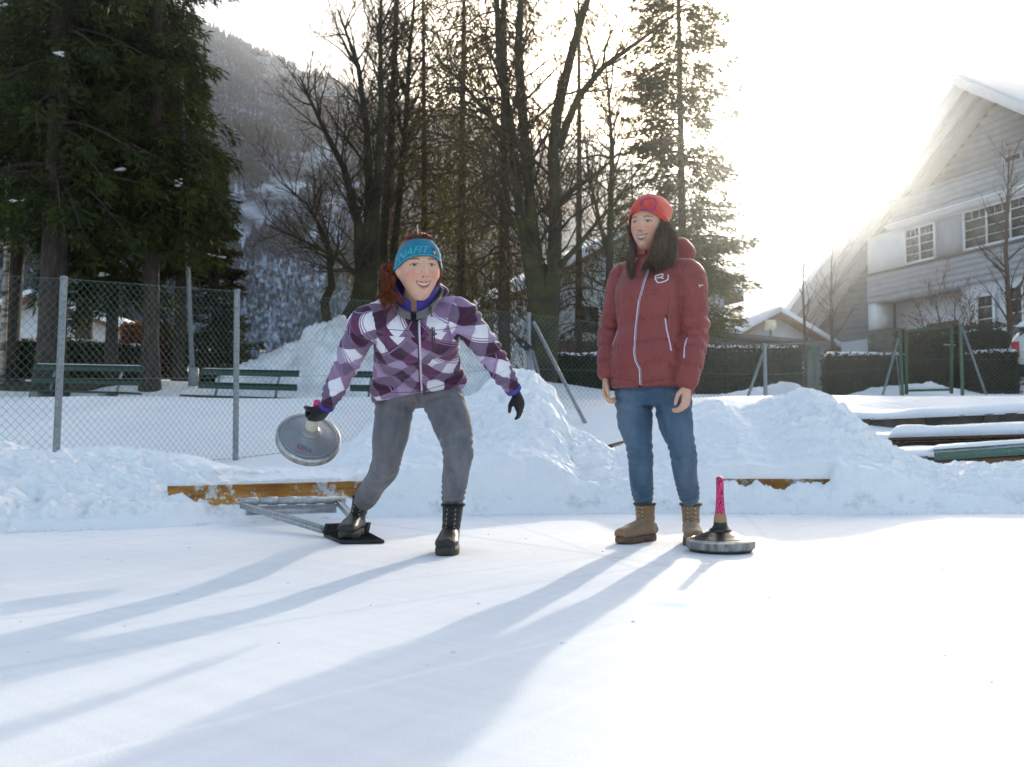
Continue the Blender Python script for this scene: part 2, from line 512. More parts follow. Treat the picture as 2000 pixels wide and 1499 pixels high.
def snow_grid(name, x0, x1, y0, y1, nx, ny, zf, m):
    X, Y = np.meshgrid(np.linspace(x0, x1, nx), np.linspace(y0, y1, ny))
    Z = zf(X, Y)
    v = np.stack([X, Y, Z], -1).reshape(-1, 3)
    i = np.arange(nx * ny).reshape(ny, nx)
    q = np.stack([i[:-1, :-1], i[:-1, 1:], i[1:, 1:], i[1:, :-1]], -1).reshape(-1, 4)
    return structure(MB().raw(v, q).build(name, m, smooth=True))

snow_grid('snow_ground', -40, 60, 6.9, 70, 320, 220, lambda x, y: ground_z(x, y) - 0.0, M['snow_far'])
# the valley floor out to the horizon
mb = MB()
mb.raw([(-1500, -600, -0.08), (1500, -600, -0.08), (1500, 1500, -0.08), (-1500, 1500, -0.08)], [[0, 1, 2, 3]])
structure(mb.build('snow_plain', M['snow_far']))

BOARD_TOP = 0.21
def board_cover(x):
    """1 where a stretch of the rink board lies bare"""
    y = base_y(x) + 0.2
    px = x / y * FPX + 1000
    a = sstep(345, 362, px) * (1 - sstep(752, 772, px))
    b = sstep(1385, 1410, px) * (1 - sstep(1612, 1624, px))
    return a, b

def bank_material():
    m = M['snow'].copy(); m.name = 'bank_snow'
    nt = m.node_tree; L = nt.links
    b = nt.nodes.get('Principled BSDF')
    base = b.inputs['Base Color'].links[0].from_socket
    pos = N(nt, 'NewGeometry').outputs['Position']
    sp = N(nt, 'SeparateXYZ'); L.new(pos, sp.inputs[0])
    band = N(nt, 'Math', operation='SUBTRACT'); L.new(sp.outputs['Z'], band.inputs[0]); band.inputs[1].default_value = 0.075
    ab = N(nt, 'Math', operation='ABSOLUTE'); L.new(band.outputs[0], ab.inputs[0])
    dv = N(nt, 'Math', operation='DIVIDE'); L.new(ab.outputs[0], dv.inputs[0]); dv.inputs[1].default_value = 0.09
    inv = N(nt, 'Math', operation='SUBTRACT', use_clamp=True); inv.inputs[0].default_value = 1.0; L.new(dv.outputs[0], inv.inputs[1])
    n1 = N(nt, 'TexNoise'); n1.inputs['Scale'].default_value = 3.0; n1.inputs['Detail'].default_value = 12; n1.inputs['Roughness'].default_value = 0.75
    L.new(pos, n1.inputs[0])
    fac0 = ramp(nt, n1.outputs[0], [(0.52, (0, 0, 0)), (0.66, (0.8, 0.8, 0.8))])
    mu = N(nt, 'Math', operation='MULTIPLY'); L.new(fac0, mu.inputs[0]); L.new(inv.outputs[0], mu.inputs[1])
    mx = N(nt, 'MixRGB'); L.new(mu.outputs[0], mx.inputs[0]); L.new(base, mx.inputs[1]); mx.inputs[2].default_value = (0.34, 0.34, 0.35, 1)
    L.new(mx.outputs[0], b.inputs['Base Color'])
    return m
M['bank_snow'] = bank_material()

def build_bank():
    nx, nt_ = 950, 210
    X = np.concatenate([np.linspace(-7, -3.3, 60, endpoint=False), np.linspace(-3.3, 4.3, nx - 120), np.linspace(4.3, 9, 61)[1:]])
    T = np.linspace(0, 1, nt_)
    XX, TT = np.meshgrid(X, T)
    off = np.interp(XX, _cX, _cY); zc = np.interp(XX, _cX, _cZ)
    zc = zc + 0.0
    by = base_y(XX)
    tc = 0.62                                   # crest at this share of the strip
    yy = np.where(TT < tc, by - 0.06 + (off + 0.06) * (TT / tc), by + off + (TT - tc) / (1 - tc) * 1.5)
    t = np.clip(TT / tc, 0, 1)
    front = zc * (0.30 * sstep(0.0, 0.14, t) + 0.70 * (t ** 0.95 * 0.55 + 0.45 * sstep(0.15, 0.95, t)))
    low = np.minimum(zc, 0.26)
    front = np.maximum(front, low * sstep(0.02, 0.42, t) * 0.8)
    t2 = np.clip((TT - tc) / (1 - tc), 0, 1)
    gz = 0.05
    back = zc + (gz - zc) * sstep(0.05, 0.95, t2)
    z = np.where(TT < tc, front, back)
    # bare stretches of board: keep the snow in front low, and let it stand proud behind
    a, b = board_cover(XX)
    dy = yy - (by + 0.2)
    lump = fbm(XX * 5.5, yy * 5.5, 11, 4)
    lump2 = fbm(XX * 24, yy * 24, 13, 3)
    cap_a = 0.128 + 0.042 * np.clip(lump * 2.0, -1, 1) + 0.030 * lump2
    cap_b = 0.135 + 0.050 * np.clip(lump * 2.0, -1, 1) + 0.030 * lump2
    infront = 1 - sstep(-0.005, 0.015, dy)
    ramp_up = sstep(-0.26, -0.10, dy)
    za = np.minimum(z, cap_a * ramp_up + 0.004)
    zb = np.minimum(np.maximum(z, cap_b * 0.8 * ramp_up), cap_b * ramp_up + 0.004)
    z = z + (za - z) * a * infront
    z = z + (zb - z) * b * infront
    behind = sstep(0.015, 0.05, dy) * (1 - sstep(0.3, 0.6, dy))
    capz = BOARD_TOP + 0.012 + 0.055 * sstep(0.02, 0.16, dy) + 0.012 * lump
    z = np.where((a + b) * behind > 0.5, np.maximum(z, capz), z)
    # crumbly detail
    amp = sstep(0.02, 0.12, z) * (1 - 0.55 * np.clip(a + b, 0, 1) * (np.abs(dy) < 0.12))
    d1 = fbm(XX * 1.6, yy * 1.6 + z, 21, 4) * 0.075
    n2 = fbm(XX * 4.5, yy * 4.5 + z * 3, 31, 4)
    d2 = (0.5 - np.abs(n2)) * 0.105 - 0.028
    n3 = fbm(XX * 13, yy * 13 + z * 9, 41, 3)
    d3 = (0.4 - np.abs(n3)) * 0.040 + 0.012 * fbm(XX * 30, yy * 30 + z * 20, 45, 2)
    rough = 0.38 + 0.62 * sstep(-0.15, 0.40, fbm(XX * 0.8, yy * 0.8, 51, 2))
    crestdamp = 1 - 0.3 * sstep(0.5, tc, TT) * (1 - sstep(tc, tc + 0.12, TT))
    z = z + amp * (d1 * 0.55 + (d2 + d3) * rough) * crestdamp
    yy = yy - amp * (d2 + d3) * rough * 0.9
    XX2 = XX + amp * fbm(XX * 7, yy * 7, 61, 3) * 0.035
    z = np.where(TT <= 0.0, -0.02, z)
    z = np.where(TT >= 1.0, -0.05, z)
    z = np.maximum(z, np.where(TT < 0.12, -0.02, -0.2))
    v = np.stack([XX2, yy, z], -1).reshape(-1, 3)
    i = np.arange(XX.size).reshape(XX.shape)
    q = np.stack([i[:-1, :-1], i[:-1, 1:], i[1:, 1:], i[1:, :-1]], -1).reshape(-1, 4)
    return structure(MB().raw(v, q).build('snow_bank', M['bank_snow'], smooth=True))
bank = build_bank()
def mesh_bvh(o):
    v = np.empty(len(o.data.vertices) * 3); o.data.vertices.foreach_get('co', v)
    mw = np.array(o.matrix_world.to_3x3()); loc = np.array(ORIGIN.get(o.name, Vector((0, 0, 0))))
    v = v.reshape(-1, 3) + loc
    return BVHTree.FromPolygons([tuple(p) for p in v], [tuple(p.vertices) for p in o.data.polygons])

# ---- loose snow crumbs at the foot of the bank and on the ice
rng = np.random.RandomState(5)
mb = MB()
ico_v = []; t_ = (1 + 5 ** 0.5) / 2
ICO_V = np.array([(-1, t_, 0), (1, t_, 0), (-1, -t_, 0), (1, -t_, 0), (0, -1, t_), (0, 1, t_), (0, -1, -t_), (0, 1, -t_), (t_, 0, -1), (t_, 0, 1), (-t_, 0, -1), (-t_, 0, 1)]) / math.sqrt(1 + t_ * t_)
ICO_F = np.array([(0, 11, 5), (0, 5, 1), (0, 1, 7), (0, 7, 10), (0, 10, 11), (1, 5, 9), (5, 11, 4), (11, 10, 2), (10, 7, 6), (7, 1, 8), (3, 9, 4), (3, 4, 2), (3, 2, 6), (3, 6, 8), (3, 8, 9), (4, 9, 5), (2, 4, 11), (6, 2, 10), (8, 6, 7), (9, 8, 1)])
for k in range(900):
    x = rng.uniform(-3.4, 4.2)
    y = float(base_y(x)) - abs(rng.normal(0, 0.10)) + 0.10
    s = 0.006 + 0.022 * rng.rand() ** 3
    vv = ICO_V * (s * rng.uniform(0.6, 1.3, (12, 1))) * np.array([1.2, 1.0, 0.7])
    mb.raw(vv + np.array([x, y, s * 0.25]), ICO_F)
for k in range(90):
    x = rng.uniform(-2.5, 3.5); y = rng.uniform(2.0, 5.2)
    s = 0.002 + 0.005 * rng.rand() ** 2
    vv = ICO_V * (s * rng.uniform(0.6, 1.3, (12, 1))) * np.array([1.3, 1.0, 0.6])
    mb.raw(vv + np.array([x, y, s * 0.2]), ICO_F)
crumbs = mb.build('snow_crumbs', M['snow'], smooth=True)
tag(crumbs, 'loose white snow crumbs along the foot of the bank', 'snow', kind='stuff')

# ---- mountains
def mountain(name, ridge, d0, d1, nx, ny, m, seed, rough=14.0, foot=0.0):
    px = np.linspace(ridge[0][0], ridge[-1][0], nx)
    rp = np.array(ridge)
    ry = np.interp(px, rp[:, 0], rp[:, 1])
    t = np.linspace(0, 1, ny)
    PX, T = np.meshgrid(px, t); RY, _ = np.meshgrid(ry, t)
    D = d0 + (d1 - d0) * T
    top = CAM_H + (850 - RY) / FPX * d1
    prof = T ** 0.9
    Z = foot + (top - foot) * prof
    X = (PX - 1000) / FPX * D
    Z = Z + rough * fbm(X / 54.0, D / 78.0, seed, 5) * np.sin(np.pi * np.clip(T, 0, 1)) * 1.6 + rough * 0.25 * fbm(X / 13.0, D / 13.0, seed + 3, 3) * T
    v = np.stack([X, D, Z], -1).reshape(-1, 3)
    # a back slope so that the ridge is a ridge
    i = np.arange(PX.size).reshape(PX.shape)
    q = np.stack([i[:-1, :-1], i[:-1, 1:], i[1:, 1:], i[1:, :-1]], -1).reshape(-1, 4)
    mb = MB().raw(v, q)
    last = v.reshape(ny, nx, 3)[-1]
    bk = last.copy(); bk[:, 1] += (d1 - d0) * 0.5; bk[:, 0] *= 1.2; bk[:, 2] = foot - 5
    j = np.arange(nx)
    mb.raw(np.concatenate([last, bk]), np.stack([j[:-1], j[1:], nx + j[1:], nx + j[:-1]], -1))
    o = structure(mb.build(name, m, smooth=True))
    return o, v.reshape(ny, nx, 3)

M['mountain_snow'] = mat('mountain_snow', (0.035, 0.052, 0.075), 0.9, col2=(0.62, 0.69, 0.80), nscale=0.058, ndetail=9, lo=0.42, hi=0.64, world_pos=True, spec=0.1)  # blue tint puts the skylit shade of the slope into the snow colour
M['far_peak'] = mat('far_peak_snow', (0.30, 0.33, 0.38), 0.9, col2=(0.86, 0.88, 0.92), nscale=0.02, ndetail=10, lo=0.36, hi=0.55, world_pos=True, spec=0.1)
ridge_l = [(-700, 30), (-200, 14), (100, 4), (330, 12), (400, 44), (480, 84), (560, 117), (620, 141), (700, 178), (760, 194), (850, 214), (920, 226), (1000, 252), (1080, 296), (1200, 372), (1300, 440), (1420, 540), (1600, 700)]
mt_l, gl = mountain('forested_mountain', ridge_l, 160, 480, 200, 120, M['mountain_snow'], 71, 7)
ridge_f = [(700, 420), (900, 300), (1000, 285), (1080, 282), (1120, 262), (1140, 258), (1155, 250), (1165, 262), (1185, 268), (1205, 290), (1260, 318), (1330, 330), (1420, 345), (1490, 362), (1540, 392), (1600, 425), (1700, 470), (1900, 520), (2300, 420), (2800, 300)]
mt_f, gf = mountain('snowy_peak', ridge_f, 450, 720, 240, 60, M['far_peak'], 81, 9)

def forest_on(name, grid, n, seed, h0, h1, label, tmin=0.0, tmax=1.0, xmin=-1e9, pxr=(-700, 1600)):
    rng = np.random.RandomState(seed)
    ny, nx, _ = grid.shape
    a = rng.uniform(0, 1, n) * (nx - 1.001); t = rng.uniform(tmin, tmax, n); b = t * (ny - 1.001)
    ia = a.astype(int); ib = b.astype(int); fa = (a - ia)[:, None]; fb = (b - ib)[:, None]
    p = (grid[ib, ia] * (1 - fa) + grid[ib, ia + 1] * fa) * (1 - fb) + (grid[ib + 1, ia] * (1 - fa) + grid[ib + 1, ia + 1] * fa) * fb
    clear = fbm(p[:, 0] / 36.0, p[:, 2] / 23.0, seed, 4)
    gully = fbm(p[:, 0] / 10.0, p[:, 2] / 72.0, seed + 9, 3)
    keep = (clear < 0.20 + 0.25 * rng.rand(n)) & (gully < 0.36)
    pxx = p[:, 0] / p[:, 1] * FPX + 1000
    keep &= (pxx > pxr[0]) & (pxx < pxr[1])
    p = p[keep]; n = len(p)
    h = rng.uniform(h0, h1, n); r = h * rng.uniform(0.15, 0.22, n)
    ang = rng.uniform(0, 6.28, n)
    # two stacked cones, five sides
    ks = np.arange(5) * 2 * np.pi / 5
    def ring(z, rr):
        jit = rng.uniform(0.75, 1.25, (n, 5))
        x = p[:, 0:1] + np.cos(ang[:, None] + ks) * rr[:, None] * jit; y = p[:, 1:2] + np.sin(ang[:, None] + ks) * rr[:, None] * jit
        return np.stack([x, y, np.repeat((p[:, 2] + z)[:, None], 5, 1)], -1)
    top = np.stack([p[:, 0], p[:, 1], p[:, 2] + h], -1)[:, None]
    mid = np.stack([p[:, 0], p[:, 1], p[:, 2] + h * 0.72], -1)[:, None]
    v = np.concatenate([ring(h * 0.06, r), mid, ring(h * 0.42, r * 0.72), top], 1)   # 12 verts
    f1 = np.array([[k, (k + 1) % 5, 5] for k in range(5)] + [[6 + k, 6 + (k + 1) % 5, 11] for k in range(5)])
    F = (np.arange(n) * 12)[:, None, None] + f1[None]
    o = MB().raw(v.reshape(-1, 3), F.reshape(-1, 3)).build(name, M['frosted_trees'])
    tag(o, label, 'forest', kind='stuff')
    return o
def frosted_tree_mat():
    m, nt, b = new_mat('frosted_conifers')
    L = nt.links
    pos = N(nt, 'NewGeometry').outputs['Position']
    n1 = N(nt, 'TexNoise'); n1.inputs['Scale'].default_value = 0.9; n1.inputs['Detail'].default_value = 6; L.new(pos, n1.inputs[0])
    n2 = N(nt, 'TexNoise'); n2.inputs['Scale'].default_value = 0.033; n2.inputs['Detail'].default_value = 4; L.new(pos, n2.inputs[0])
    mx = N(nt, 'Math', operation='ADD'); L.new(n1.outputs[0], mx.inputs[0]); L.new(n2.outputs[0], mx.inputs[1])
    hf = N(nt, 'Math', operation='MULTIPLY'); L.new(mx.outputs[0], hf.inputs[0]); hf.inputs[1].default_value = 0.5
    c = ramp(nt, hf.outputs[0], [(0.42, (0.008, 0.015, 0.024)), (0.53, (0.050, 0.080, 0.120)), (0.66, (0.52, 0.62, 0.76))])  # frost tinted blue: skylit shade put into the colour
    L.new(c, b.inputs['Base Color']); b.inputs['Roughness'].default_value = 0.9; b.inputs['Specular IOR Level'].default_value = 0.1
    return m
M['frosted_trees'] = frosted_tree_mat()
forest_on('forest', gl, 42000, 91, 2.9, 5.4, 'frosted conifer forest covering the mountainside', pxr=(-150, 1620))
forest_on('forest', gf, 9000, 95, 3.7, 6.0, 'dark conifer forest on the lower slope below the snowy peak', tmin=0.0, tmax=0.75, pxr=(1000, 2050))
# ================================================================== trees
def gz(x, y):
    return float(ground_z(x, y))

def ground_at(px, D):
    x = (px - 1000) / FPX * D
    return Vector((x, D, gz(x, D)))

def diamonds(P, A, W, length, width, rng, bend=0.15):
    """leaf-like blades: base P, direction A (n,3 unit), side W; four vertices, two triangles each"""
    n = len(P)
    L = length[:, None]; Wd = width[:, None]
    nrm = np.cross(A, W)
    mid = P + A * L * 0.45 + nrm * L * bend * rng.uniform(-1, 1, (n, 1))
    v = np.stack([P, mid + W * Wd, P + A * L, mid - W * Wd], 1)
    i = (np.arange(n) * 4)[:, None]
    f = np.concatenate([i + np.array([[0, 1, 2]]), i + np.array([[0, 2, 3]])])
    return v.reshape(-1, 3), f

def trunk_path(base, H, lean=(0, 0), wob=0.05, n=14, rng=None):
    pts = []
    ph = rng.uniform(0, 6.28, 2)
    for k in range(n):
        t = k / (n - 1)
        pts.append(Vector((base.x + lean[0] * t * H + wob * math.sin(3 * t + ph[0]) * t * H * 0.2,
                           base.y + lean[1] * t * H + wob * math.sin(2.4 * t + ph[1]) * t * H * 0.2, base.z - 0.15 + t * (H + 0.15))))
    return pts

def conifer(name, base, H, r0, h_low, lmax, nbranch, nspray, m_leaf, m_bark, label, cat='tree', group=None, seed=1, droop=0.55, lean=(0, 0),
            sp_len=(0.13, 0.30), sp_w=(0.010, 0.024), hang=0.65, cap_z=None, power=0.8, snow=0, wood=True):
    rng = np.random.RandomState(seed)
    t = thing(name, base, label, cat, group)
    pts = trunk_path(base, H, lean, 0.03, 16, rng)
    rad = [r0 * (1.35 if k == 0 else 1.0) * (1 - 0.93 * (k / 15.0)) for k in range(16)]
    MB().tube(pts, rad, 12, hint=(0, 1, 0)).build('trunk', m_bark, t, smooth=True)
    P = np.array(pts)
    def trunk_at(f):
        a = f * 15; i = np.clip(a.astype(int), 0, 14); w = (a - i)[:, None]
        return P[i] * (1 - w) + P[i + 1] * w
    zmax = (cap_z / H) if cap_z else 1.0
    f = h_low / H + (min(zmax, 0.99) - h_low / H) * rng.uniform(0, 1, nbranch) ** 1.0
    az = rng.uniform(0, 2 * np.pi, nbranch)
    rel = (f - h_low / H) / (1 - h_low / H)
    L = lmax * (1 - rel) ** power * rng.uniform(0.6, 1.1, nbranch) * (0.75 + 0.25 * np.minimum(rel * 8, 1))
    L = np.maximum(L, 0.25)
    B = trunk_at(f)
    out = np.stack([np.cos(az), np.sin(az), np.zeros(nbranch)], 1)
    rise = rng.uniform(-0.05, 0.30, nbranch)
    dr = droop * rng.uniform(0.6, 1.4, nbranch)
    def bpos(bi, s):
        l = L[bi]
        return B[bi] + out[bi] * (l * s)[:, None] + np.stack([0 * s, 0 * s, l * (rise[bi] * s - dr[bi] * s ** 1.8 + 0.12 * s ** 4)], 1)
    if wood:
        mb = MB()
        sel = rng.permutation(nbranch)[:min(nbranch, 160)]
        ss = np.linspace(0, 0.96, 6)
        for b in sel:
            pp = bpos(np.full(6, b), ss)
            r = max(0.008, 0.018 * L[b])
            mb.tube([Vector(q) for q in pp], [r * (1 - 0.85 * s) for s in ss], 4, cap=False)
        mb.build('limbs', M['twig'] if m_leaf is not M['needle_dark'] else M['bark_spruce'], t, smooth=True)['kind'] = 'stuff'
    pb = L ** 1.35; pb = pb / pb.sum()
    bi = rng.choice(nbranch, nspray, p=pb)
    s = rng.uniform(0.08, 1.0, nspray) ** 0.8
    pos = bpos(bi, s)
    side = np.stack([-np.sin(az[bi]), np.cos(az[bi]), np.zeros(nspray)], 1)
    lat = rng.normal(0, 0.20, nspray) * L[bi] * (1.08 - s) * 1.1
    hangd = np.abs(rng.normal(0, 0.16, nspray)) * np.minimum(L[bi], 1.8) * hang
    pos = pos + side * lat[:, None] - np.stack([0 * s, 0 * s, hangd + np.abs(lat) * 0.25], 1)
    A = out[bi] * rng.uniform(0.2, 1.0, (nspray, 1)) + side * (np.sign(lat) * rng.uniform(0, 0.9, nspray))[:, None] + np.stack([0 * s, 0 * s, -hang * rng.uniform(0.2, 1.5, nspray)], 1)
    A = unit(A + rng.normal(0, 0.25, (nspray, 3)))
    W = unit(np.cross(A, rng.normal(0, 1, (nspray, 3))))
    ln = rng.uniform(sp_len[0], sp_len[1], nspray); wd = rng.uniform(sp_w[0], sp_w[1], nspray)
    v, fc = diamonds(pos, A, W, ln, wd, rng)
    MB().raw(v, fc).build('crown', m_leaf, t)['kind'] = 'stuff'
    if snow:
        mb = MB()
        cand = [b for b in rng.permutation(nbranch) if out[b][1] < -0.2 and L[b] > 0.8][:snow]
        for b in cand:
            s0 = rng.uniform(0.6, 0.85)
            for k in range(rng.randint(3, 7)):
                q = bpos(np.array([b]), np.array([min(1.0, s0 + 0.04 * k)]))[0]
                sc = rng.uniform(0.03, 0.065)
                mb.raw(ICO_V * np.array([sc * 1.5, sc * 1.2, sc * 0.5]) * rng.uniform(0.7, 1.3, (12, 1)) + q + np.array([rng.normal(0, 0.06), 0, 0.0]), ICO_F)
        if mb.n: mb.build('snow_patch', M['snow'], t, smooth=True)['kind'] = 'stuff'
    return t

def many_tubes(mb, P, R):
    """P (n,k,3) centre lines, R (n,k) radii: three-sided tubes"""
    n, k, _ = P.shape
    d = unit((P[:, -1] - P[:, 0]))
    h = np.where(np.abs(d[:, 2:3]) > 0.9, np.array([[1.0, 0, 0]]), np.array([[0, 0, 1.0]]))
    r = unit(np.cross(d, h)); u = np.cross(r, d)
    V_ = []
    for a in (0.0, 2.094, 4.189):
        V_.append(P + (r * math.cos(a) + u * math.sin(a))[:, None] * R[..., None])
    v = np.stack(V_, 2).reshape(-1, 3)                   # n,k,3 sides
    base = (np.arange(n) * k * 3)[:, None]
    q = np.array([[i * 3 + s, i * 3 + (s + 1) % 3, (i + 1) * 3 + (s + 1) % 3, (i + 1) * 3 + s] for i in range(k - 1) for s in range(3)])
    mb.raw(v, (base[:, :, None] + q[None]).reshape(-1, 4))

def bare_tree(name, base, stems, label, m_bark=None, seed=1, group=None, depth=3, twig_mult=1.0, leaf=0, leaf_box=None, spread=0.9, cat='tree', sublen=0.58, m_twig=None):
    """stems: list of polylines [(Vector, radius), ...]"""
    rng = np.random.RandomState(seed)
    t = thing(name, base, label, cat, group)
    mbs = MB(); mbt = MB(); tips = []; thin = []
    def polyl(pts, k):
        k = max(0.0, min(len(pts) - 1.001, k)); i = int(k); w = k - i
        return pts[i][0] * (1 - w) + pts[i + 1][0] * w, pts[i][1] * (1 - w) + pts[i + 1][1] * w, (pts[i + 1][0] - pts[i][0])
    def grow(pts, lev):
        total = sum((pts[i + 1][0] - pts[i][0]).length for i in range(len(pts) - 1))
        nb = int((total * (4.6, 6.0, 6.5, 4)[lev]) * twig_mult * rng.uniform(0.8, 1.2)) + 1
        for _ in range(nb):
            k = (len(pts) - 1) * rng.uniform(0.30 if lev == 0 else 0.15, 1.0)
            p, r, d = polyl(pts, k)
            d = d.normalized()
            rnd = Vector(rng.normal(0, 1, 3)); rnd = (rnd - d * rnd.dot(d))
            if rnd.length < 1e-3: continue
            rnd.normalize()
            ang = rng.uniform(0.45, 1.15) * spread
            nd = (d * math.cos(ang) + rnd * math.sin(ang))
            ln = min(total, 4.5) * sublen * rng.uniform(0.45, 1.15) * (1 - 0.45 * k / (len(pts) - 1))
            if ln < 0.12: continue
            rr = min(r * 0.6, 0.007 + 0.013 * ln)
            npt = 5 if lev < 2 else 4
            q = p.copy(); sub = [(q.copy(), rr)]
            for j in range(1, npt):
                nd = (nd + Vector(rng.normal(0, 0.16, 3)) + Vector((0, 0, 0.10))).normalized()
                q = q + nd * (ln / (npt - 1))
                sub.append((q.copy(), max(0.0042, rr * (1 - 0.8 * j / (npt - 1)))))
            if lev == 0: mbs.tube([a for a, b in sub], [b for a, b in sub], 5, cap=False)
            else: thin.append(([tuple(a) for a, b in sub][:4] if npt == 4 else [tuple(sub[i][0]) for i in (0, 1, 2, 4)], [sub[i][1] for i in ((0, 1, 2, 3) if npt == 4 else (0, 1, 2, 4))]))
            tips.append(q)
            if lev + 1 < depth: grow(sub, lev + 1)
    for st in stems:
        mbs.tube([a for a, b in st], [b for a, b in st], 10)
        grow(st, 0)
    mbs.build('trunk', m_bark or M['bark_bare'], t, smooth=True)
    if thin: many_tubes(mbt, np.array([a for a, b in thin]), np.array([b for a, b in thin]))
    if mbt.n: mbt.build('twigs', m_twig or M['twig'], t, smooth=True)['kind'] = 'stuff'
    if leaf:
        T = np.array([tuple(a) for a in tips]); 
        if leaf_box is not None:
            T = T[(T[:, 2] > leaf_box[0]) & (T[:, 2] < leaf_box[1])]
        if len(T):
            P = T[rng.choice(len(T), leaf)] + rng.normal(0, 0.06, (leaf, 3))
            A = unit(np.stack([rng.normal(0, 0.35, leaf), rng.normal(0, 0.35, leaf), -np.ones(leaf)], 1)); W = unit(np.cross(A, rng.normal(0, 1, (leaf, 3))))
            v, f = diamonds(P, A, W, rng.uniform(0.05, 0.10, leaf), rng.uniform(0.012, 0.025, leaf), rng)
            MB().raw(v, f).build('dry_leaves', M['dry_leaf'], t)['kind'] = 'stuff'
    return t

def stem(pts, D, rng_seed=0, joff=0.0):
    """(px, py, radius[, depth offset]) list -> polyline"""
    out = []
    for q in pts:
        px, py, r = q[:3]; dd = q[3] if len(q) > 3 else 0.0
        out.append((at(px, py, D + dd), r))
    return out

# ---- the dark spruces on the left
b = ground_at(97, 19.5)
conifer('spruce_tree', b, 17, 0.29, 3.6, 2.8, 150, 21000, M['needle_dark'], M['bark_spruce'], 'tall dark spruce with a thick bare trunk behind the bench beside the bright green-leaved hedge', seed=11, droop=0.6, snow=3, cap_z=9.5, power=0.35)
b = ground_at(215, 21.0)
conifer('spruce_tree', b, 13, 0.14, 2.1, 1.7, 150, 17000, M['needle_dark'], M['bark_spruce'], 'slender spruce whose foliage skirt hangs low over the hedge', seed=12, droop=0.7, snow=2, cap_z=9.5, power=0.5)
b = ground_at(292, 20.3)
conifer('spruce_tree', b, 16, 0.18, 3.2, 1.8, 150, 19000, M['needle_dark'], M['bark_spruce'], 'tall spruce with drooping branches beside the copper beech hedge', seed=13, droop=0.65, snow=3, cap_z=9.3, power=0.4)
b = ground_at(350, 23.5)
conifer('spruce_tree', b, 9.2, 0.17, 2.9, 1.15, 110, 10000, M['needle_dark'], M['bark_spruce'], 'spruce with a broken bare top just beside the grey pole', seed=14, droop=0.7, snow=3, power=0.35)
b = ground_at(10, 22)
conifer('spruce_tree', b, 17, 0.22, 3.6, 2.8, 150, 16000, M['needle_dark'], M['bark_spruce'], 'leaning spruce next to a pale birch trunk', seed=15, droop=0.6, lean=(0.05, 0.0), cap_z=10.5, power=0.35)
b = ground_at(160, 26)
conifer('spruce_tree', b, 19, 0.24, 5.0, 2.6, 150, 15000, M['needle_dark'], M['bark_spruce'], 'tall spruce standing behind the slender one, dark and dense', seed=16, droop=0.6, cap_z=12.5, power=0.35)
b = ground_at(418, 24.5)
conifer('spruce_tree', b, 5.9, 0.12, 0.15, 1.25, 210, 17000, M['needle_small'], M['bark_spruce'], 'small dense conical spruce beside the snow heap', seed=17, droop=0.35, sp_len=(0.10, 0.22), sp_w=(0.018, 0.035), hang=0.3, power=0.75)

# birch trunk at the left edge
rb = np.random.RandomState(3)
M['birch'] = mat('birch_bark', (0.10, 0.085, 0.07), 0.9, col2=(0.50, 0.44, 0.36), nscale=3, lo=0.42, hi=0.55, stretch=(1, 1, 3), bump=0.4, bscale=20)
g = ground_at(2, 21)
bare_tree('birch_tree', g, [[(g + V(0, 0, -0.2), 0.075), (g + V(0.02, 0, 1.5), 0.065), (g + V(0.05, 0, 3.5), 0.055), (g + V(-0.1, 0, 6.5), 0.03)]], 'pale birch trunk beside the leaning spruce', M['birch'], 4, depth=1, twig_mult=0.3)

# ---- the bare trees and thin conifers in the middle
g = ground_at(690, 25)
D = 25
stems = [stem([(702, 660, 0.20), (706, 560, 0.17), (700, 440, 0.12), (672, 330, 0.085), (622, 230, 0.05, -0.5), (585, 150, 0.02, -0.8)], D),
         stem([(712, 660, 0.20), (716, 540, 0.16), (722, 380, 0.115), (716, 250, 0.09), (700, 130, 0.06, 0.4), (660, 20, 0.025, 0.6)], D),
         stem([(718, 655, 0.18), (728, 520, 0.14), (736, 380, 0.10), (745, 200, 0.075), (742, 60, 0.05), (748, -60, 0.03)], D),
         stem([(640, 640, 0.13), (634, 590, 0.12), (648, 560, 0.10), (640, 470, 0.05), (600, 400, 0.03, -0.4), (540, 350, 0.012, -0.8)], D),
         stem([(660, 645, 0.12), (690, 590, 0.10), (700, 540, 0.09), (650, 500, 0.05, -0.5), (590, 470, 0.03, -0.9), (520, 440, 0.012, -1.2)], D)]
bare_tree('bare_tree', g, stems, 'mossy bare tree with many stems fanning out from behind the snow heap', None, 21, leaf=120, depth=3, twig_mult=1.0)
g = ground_at(770, 27)
stems = [stem([(752, 680, 0.17), (748, 480, 0.14), (762, 300, 0.11), (770, 120, 0.08), (778, -50, 0.05)], 27),
         stem([(758, 620, 0.13), (775, 440, 0.10), (792, 260, 0.08), (800, 100, 0.05), (815, -60, 0.03)], 27)]
bare_tree('bare_tree', g, stems, 'dark bare tree of two straight stems right of the many-stemmed one', None, 22, depth=3, twig_mult=0.9, leaf=120)
conifer('thin_conifer', ground_at(826, 28), 15, 0.13, 3.2, 2.2, 110, 6000, M['needle_olive'], M['bark_red'], 'thin ragged conifer with sparse olive foliage next to the two-stemmed bare tree', seed=31, droop=0.75, hang=1.1, cap_z=13, power=0.3)
conifer('thin_conifer', ground_at(900, 26), 15, 0.14, 1.6, 2.0, 110, 6400, M['needle_olive'], M['bark_red'], 'ragged conifer with hanging olive twigs rising behind the purple jacket', seed=32, droop=0.8, hang=1.2, cap_z=12.5, power=0.3)
